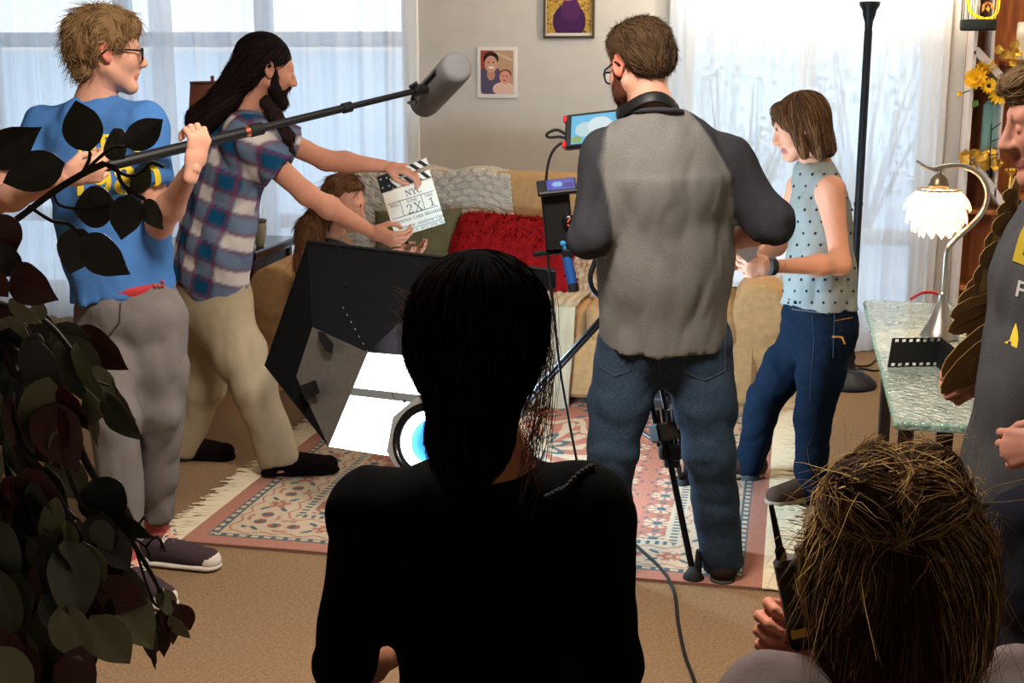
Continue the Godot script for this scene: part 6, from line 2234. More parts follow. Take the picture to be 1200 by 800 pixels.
const wing_spots := [[Vector3(0.439, 1.369, -2.854), Vector3(0.421, 1.344, -2.850)], [Vector3(0.441, 1.343, -2.864), Vector3(0.413, 1.308, -2.858)], [Vector3(0.438, 1.319, -2.864), Vector3(0.404, 1.276, -2.856)], [Vector3(0.437, 1.289, -2.874), Vector3(0.394, 1.239, -2.865)], [Vector3(0.434, 1.261, -2.873), Vector3(0.384, 1.207, -2.862)], [Vector3(0.434, 1.231, -2.883), Vector3(0.374, 1.169, -2.871)], [Vector3(0.431, 1.202, -2.883), Vector3(0.360, 1.144, -2.868)], [Vector3(0.430, 1.173, -2.882), Vector3(0.344, 1.126, -2.864)], [Vector3(0.429, 1.144, -2.882), Vector3(0.330, 1.100, -2.861)], [Vector3(0.427, 1.118, -2.882), Vector3(0.329, 1.067, -2.861)], [Vector3(0.427, 1.093, -2.882), Vector3(0.320, 0.970, -2.859)], [Vector3(0.424, 1.063, -2.881), Vector3(0.320, 0.935, -2.859)], [Vector3(0.424, 1.045, -2.881), Vector3(0.352, 0.944, -2.866)], [Vector3(0.432, 1.036, -2.883), Vector3(0.388, 0.955, -2.874)], [Vector3(0.442, 1.045, -2.885), Vector3(0.426, 0.970, -2.882)]]


func gear() -> void:
	boom()
	clapper()
	softbox()
	tripod()
	camera_rig()
	cables()

func boom() -> void:
	var a: Vector3 = Vector3(-2.061, 1.283, -3.304)
	var e: Vector3 = Vector3(-1.220, 1.513, -4.198)
	var t := thing("boom_pole", "long black telescopic boom pole with grey foam microphone", "boom pole", a)
	var b := MB.new()
	var j1 := a.lerp(e, 0.545)
	b.tube([a, j1], 0.0165, 14)
	put("lower_tube", b, M.black, t)
	b = MB.new()
	b.tube([j1, a.lerp(e, 0.80)], 0.0125, 12)
	put("middle_tube", b, M.black, t)
	b = MB.new()
	b.tube([a.lerp(e, 0.80), e], 0.010, 12)
	put("upper_tube", b, M.black, t)
	b = MB.new()
	b.tube([j1 + (a - e) * 0.012, j1 + (e - a) * 0.022], 0.0195, 14)
	put("lock_collar", b, M.rubber, t)
	b = MB.new()
	b.tube([a.lerp(e, 0.79), a.lerp(e, 0.815)], 0.0165, 14)
	put("lock_collar", b, M.rubber, t)
	b = MB.new()
	b.tube([j1 + (a - e) * 0.024, j1 + (a - e) * 0.013], 0.0172, 14)
	put("copper_ring", b, mt(S(190, 112, 80), 0.35, 0.9), t)
	# mount and microphone
	var m0: Vector3 = Vector3(-1.049, 1.598, -4.132)
	var m1: Vector3 = Vector3(-1.254, 1.458, -4.416)
	b = MB.new()
	b.tube([e, e + (e - a).normalized() * 0.05], 0.018, 12)
	b.tube([Vector3(-1.231, 1.524, -4.196), Vector3(-1.209, 1.540, -4.200), Vector3(-1.201, 1.524, -4.202)], 0.007, 6)
	put("mount", b, M.black, t)
	var ax := (m1 - m0).normalized()
	b = MB.new()
	var f: Array = [Vector2(0, 0.0), Vector2(0.034, 0.002), Vector2(0.046, 0.010), Vector2(0.051, 0.024), Vector2(0.052, 0.05), Vector2(0.052, m0.distance_to(m1) - 0.05), Vector2(0.048, m0.distance_to(m1) - 0.02), Vector2(0.03, m0.distance_to(m1) - 0.003), Vector2(0.0, m0.distance_to(m1))]
	b.lathe(f, m0, Basis(ax.cross(Vector3.UP).normalized(), ax, ax.cross(Vector3.UP).normalized().cross(ax)), 32)
	var foam := grain(mt(S(168, 168, 172), 0.97, 0, 0.1), M.tex.fine, 9.0)
	put("foam_windscreen", b, foam, t)
	b = MB.new()
	var sl: Vector3 = Vector3(-0.492, 0.180, 0.667).normalized()
	sl = (sl - ax * ax.dot(sl)).normalized()
	b.tube([m0 + sl * 0.048 + ax * 0.07, m1 + sl * 0.048 - ax * 0.06], 0.011, 8)
	put("windscreen_slit", b, M.black, t)
	b = MB.new()
	b.tube(curve([e, e + Vector3(0.01, -0.04, 0), m1 + Vector3(-0.05, 0.01, 0), m1 - ax * 0.05 + sl * 0.03], 6), 0.003, 6)
	put("cable", b, M.black, t)

func flat_text(text: String, h: float, o: Vector3, r: Vector3, u: Vector3, mat: Material, parent: Node, serif := false) -> void:
	var tm := TextMesh.new()
	tm.text = text
	var f := SystemFont.new()
	f.font_names = PackedStringArray(["Droid Serif" if serif else "Droid Sans"])
	f.font_italic = serif
	tm.font = f
	tm.font_size = 48
	tm.pixel_size = h / 34.0
	tm.depth = 0.0006
	tm.horizontal_alignment = HORIZONTAL_ALIGNMENT_LEFT
	var a := tm.get_mesh_arrays()
	var b := MB.new()
	var vs: PackedVector3Array = a[Mesh.ARRAY_VERTEX]
	var nn := r.cross(u)
	for p in vs: b.vert(o + r * p.x + u * p.y + nn * (p.z + 0.0006), nn)
	var id: PackedInt32Array = a[Mesh.ARRAY_INDEX]
	for i in range(0, id.size(), 3): b.tri(id[i], id[i + 1], id[i + 2])
	put("lettering", b, mat, parent)

func clapper() -> void:
	var d := 5.36
	var bl: Vector3 = Vector3(-1.578, 0.893, -5.144)
	var br: Vector3 = Vector3(-1.390, 0.951, -5.225)
	var tl: Vector3 = Vector3(-1.628, 1.078, -5.134)
	var r := (br - bl).normalized()
	var nn := r.cross((tl - bl).normalized()).normalized()
	var u := nn.cross(r)
	var w := bl.distance_to(br)
	var h := bl.distance_to(tl) * 1.0
	var t := thing("clapperboard", "white handwritten clapperboard with striped clap stick held before the sofa", "clapperboard", bl)
	var at := func(x: float, y: float) -> Vector3: return bl + r * x * w + u * y * h
	var b := MB.new()
	b.box(at.call(0.5, 0.5), Vector3(w, h, 0.006), Basis(r, u, nn), 0.002)
	var bd := put("board", b, mt(S(226, 220, 204), 0.35), t)
	var ink := mt(S(30, 30, 34), 0.6)
	for q in [[0.04, 0.73, 0.96, 0.73], [0.04, 0.40, 0.96, 0.40], [0.28, 0.73, 0.28, 0.40], [0.70, 0.73, 0.70, 0.40], [0.12, 0.10, 0.96, 0.10]]:
		b = MB.new()
		b.tube([at.call(q[0], q[1]) + nn * 0.0032, at.call(q[2], q[3]) + nn * 0.0032], 0.0012, 4)
		put("ruled_line", b, ink, bd)
	flat_text("NYC", 0.024, at.call(0.42, 0.84) + nn * 0.003, r, u, ink, bd, true)
	flat_text("ROLL", 0.011, at.call(0.08, 0.67) + nn * 0.003, r, u, ink, bd)
	flat_text("SCENE", 0.011, at.call(0.40, 0.67) + nn * 0.003, r, u, ink, bd)
	flat_text("TAKE", 0.011, at.call(0.76, 0.67) + nn * 0.003, r, u, ink, bd)
	flat_text("2X", 0.038, at.call(0.36, 0.50) + nn * 0.003, r, u, mt(S(110, 108, 104), 0.6), bd, true)
	flat_text("1", 0.034, at.call(0.80, 0.52) + nn * 0.003, r, u, mt(S(100, 98, 94), 0.6), bd, true)
	flat_text("Director: Luke Mandelarato", 0.0128, at.call(0.06, 0.31) + nn * 0.003, r, u, ink, bd, true)
	flat_text("Camera: Andrew Ugare", 0.0135, at.call(0.10, 0.17) + nn * 0.003, r, u, ink, bd, true)
	flat_text("6/29/2018  MOS SYNC NITE", 0.0115, at.call(0.12, 0.045) + nn * 0.003, r, u, ink, bd)
	# sticks
	var stripe := func(p0: Vector3, dr: Vector3, up: Vector3, called: String) -> void:
		var s := MB.new()
		var hh := 0.030
		s.box(p0 + dr * w * 0.5 + up * hh * 0.5, Vector3(w, hh, 0.012), Basis(dr, up, nn), 0.001)
		var o := put(called, s, mt(S(222, 214, 196), 0.5), t)
		for k in 5:
			s = MB.new()
			var x := w * (0.24 + 0.165 * k)
			var x1 := minf(x + w * 0.085, w)
			s.plate([p0 + dr * x + nn * 0.0066, p0 + dr * x1 + nn * 0.0066, p0 + dr * maxf(x1 - 0.022, 0) + up * hh + nn * 0.0066, p0 + dr * (x - 0.022) + up * hh + nn * 0.0066], nn * 0.0006)
			put("stripe", s, M.black, o)
	stripe.call(at.call(0.0, 1.02), r, u, "fixed_stick")
	var a := 0.36
	stripe.call(at.call(0.02, 1.18), (r * cos(a * 0.25) + u * sin(a * 0.25)), (u * cos(a * 0.25) - r * sin(a * 0.25)), "clap_stick")
	b = MB.new()
	b.plate([at.call(-0.02, 1.0) + nn * 0.007, at.call(0.22, 1.0) + nn * 0.007, at.call(0.22, 1.36) + nn * 0.007, at.call(0.0, 1.36) + nn * 0.007], nn * 0.002)
	var hg := put("hinge_plate", b, mt(S(24, 26, 30), 0.4, 0.4), t)
	for q in [[0.04, 1.1], [0.17, 1.1], [0.05, 1.28], [0.17, 1.28]]:
		b = MB.new()
		b.ball(at.call(q[0], q[1]) + nn * 0.0085, Vector3(0.0045, 0.0045, 0.002), 8, Basis(r, u, nn))
		put("screw", b, M.steel, hg)
	var pen := thing("marker_pen", "white marker pen with black cap under the clapperboard", "pen", Vector3(-1.555, 0.884, -5.118))
	b = MB.new()
	b.tube([Vector3(-1.572, 0.909, -5.105), Vector3(-1.543, 0.893, -5.101)], 0.006, 10)
	put("barrel", b, M.white, pen)
	b = MB.new()
	b.tube([Vector3(-1.543, 0.893, -5.101), Vector3(-1.513, 0.881, -5.097)], 0.0072, 10)
	put("cap", b, M.black, pen)

func softbox() -> void:
	var t := thing("softbox", "black fabric softbox with silver lining and glowing white diffuser", "softbox", Vector3(-1.355, -0.000, -4.527))
	var A: Vector3 = Vector3(-1.712, 0.964, -4.492)
	var B: Vector3 = Vector3(-0.789, 0.899, -4.433)
	var B2: Vector3 = Vector3(-0.779, 0.847, -4.394)
	var Mm: Vector3 = Vector3(-1.243, 0.783, -4.193)
	var D: Vector3 = Vector3(-1.377, 0.650, -4.144)
	var N: Vector3 = Vector3(-1.622, 0.700, -4.276)
	var K: Vector3 = Vector3(-1.668, 0.532, -4.225)
	var Fq: Vector3 = Vector3(-1.516, 0.320, -4.115)
	var E: Vector3 = Vector3(-1.846, 0.528, -4.372)
	var fab := grain(mt(S(22, 23, 26), 0.85, 0, 0.2), M.tex.soft, 3.0)
	var sil := grain(mt(S(150, 146, 140), 0.42, 0.75), M.tex.soft, 5.0, 0.0)
	var b := MB.new()
	var out: Vector3 = Vector3(0.177, 0.500, 0.831) * 0.006
	b.plate([A, B, B2, Mm, D, N], out)
	var top := put("top_panel", b, fab, t)
	b = MB.new()
	b.tube([A + out, B + out], 0.007, 6)
	put("edge_binding", b, M.black, top)
	b = MB.new()
	b.tube([Vector3(-1.597, 0.956, -4.486) + out * 0.6, Vector3(-1.515, 0.825, -4.330) + out * 0.6], 0.022, 6, true, 0.12)
	put("webbing", b, M.black, top)
	b = MB.new()
	for i in 7:
		var p: Vector3 = (Vector3(-1.495, 0.781, -4.242)).lerp(Vector3(-1.383, 0.653, -4.153), i / 6.0)
		b.tube([p + out, p + out + (D - p).normalized() * 0.006 + Vector3(0.001, -0.001, 0)], 0.0012, 4)
	put("seam_stitches", b, mt(S(180, 184, 188), 0.6), top)
	b = MB.new()
	b.plate([A, N, K, Fq, E], Vector3(0.655, 0.200, 0.679) * 0.006)
	put("side_panel", b, fab, t)
	b = MB.new()
	b.plate([N, D, Fq, K], Vector3(0.481, 0.200, 0.818) * 0.005)
	var lin := put("silver_lining", b, sil, t)
	for q in [[Vector3(-1.583, 0.697, -4.223), Vector3(-1.563, 0.694, -4.227), Vector3(-1.509, 0.666, -4.177), Vector3(-1.516, 0.633, -4.176), Vector3(-1.542, 0.639, -4.181), Vector3(-1.575, 0.669, -4.215)], [Vector3(-1.643, 0.508, -4.190), Vector3(-1.573, 0.540, -4.164), Vector3(-1.550, 0.502, -4.138), Vector3(-1.614, 0.461, -4.166)]]:
		b = MB.new()
		b.plate(q, Vector3(0.481, 0.200, 0.818) * 0.004)
		put("hook_tab", b, M.black, lin)
	# inner glowing diffuser with a grey batten between its two halves
	var glow := mt(S(246, 250, 255), 0.8)
	glow.emission_enabled = true; glow.emission = S(236, 246, 255); glow.emission_energy_multiplier = 4.0
	var P4: Vector3 = Vector3(-0.987, 0.646, -4.105)
	var P5: Vector3 = Vector3(-1.008, 0.302, -4.039)
	var L1 := D.lerp(Fq, 0.37); var L2 := D.lerp(Fq, 0.45)
	var R1 := P4.lerp(P5, 0.37); var R2 := P4.lerp(P5, 0.45)
	var on: Vector3 = Vector3(0.295, 0.300, 0.908)
	b = MB.new(); b.plate([D, P4, R1, L1], on * 0.004); put("diffuser_light", b, glow, t)
	b = MB.new(); b.plate([L2, R2, P5, Fq], on * 0.004); put("diffuser_light", b, glow, t)
	b = MB.new(); b.plate([L1, R1, R2, L2], on * 0.008); put("batten", b, mt(S(120, 124, 124), 0.8), t)
	# the open front, turned to the actress and the woman in jeans
	var fc: Vector3 = Vector3(-1.043, 0.540, -4.338)
	var fd: Vector3 = Vector3(0.737, 0.020, -0.668).normalized()
	var fb := look(fd)
	b = MB.new()
	b.box(fc, Vector3(0.42, 0.42, 0.01), fb, 0.004)
	put("front_diffuser_light", b, glow, t)
	var l := AreaLight3D.new()
	l.name = "softbox_light"
	l.area_size = Vector2(0.42, 0.42)
	l.light_energy = 4.6
	l.light_color = S(196, 230, 255)
	l.area_range = 10.0
	l.shadow_enabled = true
	add_child(l)
	l.position = fc + fd * 0.02
	l.basis = look(-fd)
	# lamp head in its octagonal ring
	var c: Vector3 = Vector3(-1.122, 0.414, -3.953)
	var nz: Vector3 = Vector3(-0.270, 0.350, 0.896).normalized()
	var bs := look(nz)
	b = MB.new()
	for i in 8:
		var a0 := TAU * (i + 0.5) / 8; var a1 := TAU * (i + 1.5) / 8
		var p0 := c + bs * Vector3(cos(a0), sin(a0), 0) * 0.148; var p1 := c + bs * Vector3(cos(a1), sin(a1), 0) * 0.148
		var q0 := c + bs * Vector3(cos(a0), sin(a0), 0) * 0.122; var q1 := c + bs * Vector3(cos(a1), sin(a1), 0) * 0.122
		b.plate([p0, p1, q1, q0], nz * 0.02)
	put("speed_ring", b, mt(S(176, 178, 176), 0.4, 0.5), t)
	b = MB.new()
	b.lathe([Vector2(0.122, 0.012), Vector2(0.122, -0.05), Vector2(0.096, -0.05), Vector2(0.096, 0.012), Vector2(0.122, 0.012)], c, Basis(bs.x, bs.z, -bs.y), 32)
	put("lamp_rim", b, M.black_gloss, t)
	b = MB.new()
	b.lathe([Vector2(0.096, 0.004), Vector2(0.086, 0.01), Vector2(0.07, 0.004), Vector2(0.07, -0.02), Vector2(0.096, -0.02)], c, Basis(bs.x, bs.z, -bs.y), 32)
	put("lamp_ring_light", b, glow, t)
	b = MB.new()
	b.lathe([Vector2(0.0, -0.01), Vector2(0.07, -0.02)], c, Basis(bs.x, bs.z, -bs.y), 32)
	var cool := mt(S(60, 150, 220), 0.3)
	cool.emission_enabled = true; cool.emission = S(40, 140, 230); cool.emission_energy_multiplier = 0.8
	put("lamp_lens", b, cool, t)
	b = MB.new()
	b.tube([c - nz * 0.05, c - nz * 0.22], [0.11, 0.085], 20)
	put("lamp_housing", b, M.black, t)
	b = MB.new()
	b.tube([Vector3(-1.237, 0.529, -3.990), Vector3(-1.258, 0.592, -3.986)], 0.0012, 5)
	b.ball(Vector3(-1.190, 0.545, -3.939), Vector3(0.006, 0.006, 0.006), 8)
	put("latch", b, M.black, t)
	# stand
	var base: Vector3 = Vector3(-1.095, 0.313, -4.061)
	var fl := Vector3(base.x, 0, base.z)
	b = MB.new()
	b.tube([fl + Vector3(0, 0.12, 0), base - Vector3(0, 0.02, 0)], 0.014, 12)
	put("stand_pole", b, M.black, t)
	for i in 3:
		b = MB.new()
		var a := TAU * i / 3.0 + 0.4
		b.tube([fl + Vector3(0, 0.26, 0), fl + Vector3(cos(a) * 0.26, 0.022, sin(a) * 0.26)], 0.009, 8)
		put("stand_leg", b, M.black, t)

func tripod() -> void:
	var hub: Vector3 = Vector3(-0.504, 0.868, -4.207)
	var t := thing("camera_tripod", "black camera tripod with twin-tube legs straddled by the camera operator", "tripod", Vector3(hub.x, 0, hub.z))
	var b := MB.new()
	b.lathe([Vector2(0.0, -0.05), Vector2(0.05, -0.05), Vector2(0.06, -0.02), Vector2(0.05, 0.02), Vector2(0.035, 0.03), Vector2(0.04, 0.08), Vector2(0.0, 0.09)], hub, Basis.IDENTITY, 20)
	put("head", b, M.black, t)
	b = MB.new()
	b.box(hub + Vector3(0, 0.1, 0), Vector3(0.07, 0.02, 0.12), Basis.IDENTITY, 0.004)
	put("mounting_plate", b, M.black, t)
	for q in [[Vector3(-0.255, -0.049, -3.964), 0.47], [Vector3(-1.243, 0.008, -4.459), 0.5], [Vector3(-0.369, 0.085, -4.890), 0.5]]:
		var foot: Vector3 = q[0]
		foot.y = 0.02
		var top := hub + Vector3(foot.x - hub.x, 0, foot.z - hub.z).normalized() * 0.045 - Vector3(0, 0.03, 0)
		var mid := top.lerp(foot, q[1])
		var ax := (foot - top).normalized()
		var sd := ax.cross(Vector3(ax.x, 0, ax.z)).normalized()
		b = MB.new()
		for s in [-1.0, 1.0]: b.tube([top + sd * 0.02 * s, mid + sd * 0.028 * s], 0.0085, 8)
		var leg := put("leg", b, mt(S(26, 26, 28), 0.28, 0.5), t)
		b = MB.new()
		b.tube([mid - ax * 0.02, foot], 0.0105, 10)
		put("lower_tube", b, mt(S(26, 26, 28), 0.22, 0.6), leg)
		b = MB.new()
		b.box(mid, Vector3(0.085, 0.06, 0.05), Basis(sd, ax, sd.cross(ax)), 0.006)
		put("clamp", b, M.black, leg)
		b = MB.new()
		b.lathe([Vector2(0, -0.018), Vector2(0.032, -0.018), Vector2(0.034, -0.004), Vector2(0.024, 0.012), Vector2(0.014, 0.03), Vector2(0.0, 0.03)], foot, Basis.IDENTITY, 16)
		b.tube([foot + Vector3(0.012, 0.0, 0), foot + Vector3(0.016, 0.09, 0.01)], [0.014, 0.010], 8)
		put("foot", b, M.rubber, leg)
	# mid-level spreader: bundle of bars and its block
	var sp: Vector3 = Vector3(-0.357, 0.454, -4.085)
	b = MB.new()
	for i in 6:
		var x := 0.019 * (i - 2.5)
		b.tube([sp + Vector3(0.978, 0.000, -0.208) * (x * 0.9 - 0.012) + Vector3(0, 0.075, 0) + Vector3(0.003, 0.000, 0.015) * (i % 2), sp + Vector3(0.978, 0.000, -0.208) * (x * 0.75 + 0.006) - Vector3(0, 0.05, 0)], 0.0062, 8)
	put("spreader_bars", b, mt(S(60, 60, 62), 0.25, 0.8), t)
	b = MB.new()
	b.box(sp + Vector3(0.008, -0.065, -0.002), Vector3(0.075, 0.05, 0.06), Basis(Vector3.UP, 0.2), 0.008)
	b.box(sp + Vector3(0.014, -0.100, 0.007), Vector3(0.05, 0.03, 0.045), Basis(Vector3.UP, 0.2), 0.006)
	put("spreader_block", b, M.black, t)
	b = MB.new()
	b.tube([sp + Vector3(0.000, -0.060, 0.000), sp + Vector3(-0.229, -0.030, -0.309)], 0.007, 8)
	put("spreader_arm", b, M.black, t)
	b = MB.new()
	b.tube([sp + Vector3(0.000, -0.060, 0.000), sp + Vector3(-0.029, -0.030, -0.423)], 0.007, 8)
	put("spreader_arm", b, M.black, t)

func screen(w: int, h: int, base: Color, spots: Array, energy: float) -> StandardMaterial3D:
	var im := Image.create(w, h, false, Image.FORMAT_RGB8)
	im.fill(base)
	for s in spots: disc(im, Vector2(s[0], s[1]), Vector2(s[2], s[3]), s[4])
	var m := mt(Color(0.02, 0.02, 0.02), 0.15)
	m.emission_enabled = true
	m.emission = Color.BLACK
	m.emission_texture = ImageTexture.create_from_image(im)
	m.emission_energy_multiplier = energy
	return m

func camera_rig() -> void:
	var t := thing("camera_rig", "black cinema camera rig with monitor and bright blue handle on the tripod", "camera", Vector3(-0.505, 0.926, -4.207))
	# camera body, mostly hidden by the operator
	var b := MB.new()
	var bc: Vector3 = Vector3(-0.516, 1.085, -4.205)
	b.box(bc, Vector3(0.16, 0.16, 0.20), Basis(Vector3.UP, 0.21), 0.012)
	put("camera_body", b, M.black, t)
	b = MB.new()
	b.tube([bc - Vector3(0.021, 0.000, 0.098), bc - Vector3(0.054, 0.000, 0.254)], [0.045, 0.05], 24)
	put("lens", b, M.black_gloss, t)
	b = MB.new()
	b.box(Vector3(-0.511, 0.963, -4.206), Vector3(0.08, 0.06, 0.16), Basis(Vector3.UP, 0.21), 0.006)
	put("base_plate", b, M.black, t)
	# top monitor
	var a: Vector3 = Vector3(-0.699, 1.444, -4.104)
	var r: Vector3 = (Vector3(-0.536, 1.465, -4.078) - a).normalized()
	var dn: Vector3 = (Vector3(-0.657, 1.354, -4.052) - a)
	var u := -(dn - r * dn.dot(r)).normalized()
	var n := r.cross(u)
	var mc := a + r * 0.088 - u * 0.056
	var bs := Basis(r, u, n)
	b = MB.new()
	b.box(mc, Vector3(0.176, 0.112, 0.026), bs, 0.006)
	var mo := put("monitor", b, M.black, t)
	b = MB.new()
	b.quad(mc + bs * Vector3(-0.066, -0.046, 0.0136), mc + bs * Vector3(0.08, -0.046, 0.0136), mc + bs * Vector3(0.08, 0.046, 0.0136), mc + bs * Vector3(-0.066, 0.046, 0.0136), n)
	put("monitor_screen", b, screen(96, 60, S(120, 196, 236), [[30, 30, 22, 16, S(196, 222, 226)], [60, 24, 26, 18, S(220, 236, 240)], [12, 50, 12, 8, S(150, 180, 120)]], 0.95), mo)
	for s in [1.0, -1.0]:
		b = MB.new()
		b.box(mc + bs * Vector3(-0.088, 0.042 * s, 0), Vector3(0.014, 0.022, 0.03), bs, 0.003)
		put("red_corner", b, mt(S(196, 32, 40), 0.5), mo)
	b = MB.new()
	b.tube([mc - u * 0.05, bc + Vector3(0, 0.08, 0)], 0.01, 8)
	put("monitor_arm", b, M.black, t)
	# side recorder with a lit screen
	var ra: Vector3 = Vector3(-0.718, 1.130, -4.059)
	var rb := Basis(Vector3.UP, 0.22) * Basis(Vector3.BACK, 0.10)
	b = MB.new()
	b.box(ra, Vector3(0.088, 0.185, 0.06), rb, 0.006)
	var rec := put("recorder", b, M.black, t)
	b = MB.new()
	b.box(ra + rb * Vector3(0.008, 0.100, 0.02), Vector3(0.125, 0.016, 0.09), rb * Basis(Vector3.RIGHT, 0.35), 0.004)
	put("flip_screen", b, M.black, rec)
	b = MB.new()
	var fs := rb * Basis(Vector3.RIGHT, 0.35)
	var fc := ra + rb * Vector3(0.012, 0.100, 0.02) + fs.y * 0.0086
	b.quad(fc + fs * Vector3(-0.036, 0, 0.036), fc + fs * Vector3(0.05, 0, 0.036), fc + fs * Vector3(0.05, 0, -0.036), fc + fs * Vector3(-0.036, 0, -0.036), fs.y)
	put("recorder_screen", b, screen(64, 40, S(92, 92, 190), [[24, 18, 12, 10, S(150, 190, 236)], [50, 24, 14, 10, S(70, 70, 150)]], 0.9), rec)
	b = MB.new()
	b.lathe([Vector2(0, 0.012), Vector2(0.02, 0.012), Vector2(0.024, 0.0), Vector2(0.024, -0.01)], ra + rb * Vector3(0.036, -0.01, 0.034), rb * Basis(Vector3.RIGHT, PI / 2), 20)
	var dial := put("dial", b, M.black_gloss, rec)
	b = MB.new()
	for k in 2: b.box(ra + rb * Vector3(0.034, -0.002 - 0.018 * k, 0.048), Vector3(0.016, 0.004, 0.002), rb * Basis(Vector3.BACK, 0.9 - 1.5 * k))
	put("dial_mark", b, mt(S(226, 96, 60), 0.5), dial)
	# rods and blue handle
	b = MB.new()
	b.tube([Vector3(-0.785, 1.020, -4.025), Vector3(-0.603, 1.030, -4.145)], 0.0085, 10)
	put("support_rod", b, M.black, t)
	b = MB.new()
	b.tube([Vector3(-0.682, 1.018, -4.026), Vector3(-0.658, 0.934, -4.001)], 0.0155, 16)
	var hd := put("handle", b, grain(mt(S(18, 92, 178), 0.7), M.tex.fine, 30.0), t)
	b = MB.new()
	b.tube([Vector3(-0.658, 0.934, -4.001), Vector3(-0.654, 0.911, -3.996)], 0.0165, 16)
	put("end_cap", b, M.rubber, hd)
	b = MB.new()
	b.tube([Vector3(-0.685, 1.026, -4.026), Vector3(-0.690, 1.055, -4.024)], [0.006, 0.006], 12)
	b.ball(Vector3(-0.693, 1.058, -4.024), Vector3(0.011, 0.009, 0.011), 10)
	put("clamp_knob", b, mt(S(60, 140, 200), 0.4), hd)
	b = MB.new()
	b.box(Vector3(-0.679, 1.028, -4.027), Vector3(0.035, 0.025, 0.035), Basis(Vector3.UP, 0.2), 0.004)
	put("rod_clamp", b, M.black, t)
	# cables that belong to the rig
	for q in [[Vector3(-0.659, 1.369, -4.092), Vector3(-0.695, 1.388, -4.085), Vector3(-0.726, 1.403, -4.078), Vector3(-0.755, 1.390, -4.072), Vector3(-0.747, 1.380, -4.074), Vector3(-0.716, 1.382, -4.080), Vector3(-0.685, 1.375, -4.087)], [Vector3(-0.664, 1.361, -4.091), Vector3(-0.705, 1.364, -4.083), Vector3(-0.736, 1.338, -4.076), Vector3(-0.752, 1.290, -4.073), Vector3(-0.757, 1.220, -4.061)], [Vector3(-0.749, 1.066, -4.053), Vector3(-0.744, 0.984, -4.054), Vector3(-0.731, 0.846, -4.067), Vector3(-0.714, 0.643, -4.101), Vector3(-0.697, 0.489, -4.146), Vector3(-0.675, 0.330, -4.191), Vector3(-0.663, 0.227, -4.235)], [Vector3(-0.597, 1.008, -4.106), Vector3(-0.614, 0.952, -4.081), Vector3(-0.608, 0.908, -4.083), Vector3(-0.585, 0.877, -4.108)]]:
		b = MB.new()
		b.tube(curve(q, 6), 0.0045 if q.size() != 4 else 0.009, 7)
		put("cable", b, M.rubber, t)

func cables() -> void:
	var b := MB.new()
	b.tube(curve([Vector3(-0.654, 0.016, -4.380), Vector3(-0.527, 0.016, -4.287), Vector3(-0.440, 0.016, -4.151), Vector3(-0.357, 0.014, -4.000), Vector3(-0.305, 0.010, -3.846), Vector3(-0.273, 0.006, -3.627), Vector3(-0.239, 0.006, -3.434), Vector3(-0.202, 0.006, -3.285), Vector3(-0.162, 0.006, -3.126)], 6), 0.0055, 8)
	tag(put("power_cord", b, M.rubber), "black power cord running over the rug edge past the tripod foot", "cord")
	b = MB.new()
	b.tube(curve([Vector3(0.295, 0.006, -7.354), Vector3(0.354, 0.006, -7.077), Vector3(0.433, 0.006, -7.074), Vector3(0.506, 0.006, -7.293), Vector3(0.535, 0.006, -7.176), Vector3(0.471, 0.006, -6.965), Vector3(0.376, 0.006, -6.984), Vector3(0.280, 0.006, -6.811)], 6), 0.005, 7)
	tag(put("lamp_cord", b, M.rubber), "dark cord lying on the carpet beside the floor lamp base", "cord")


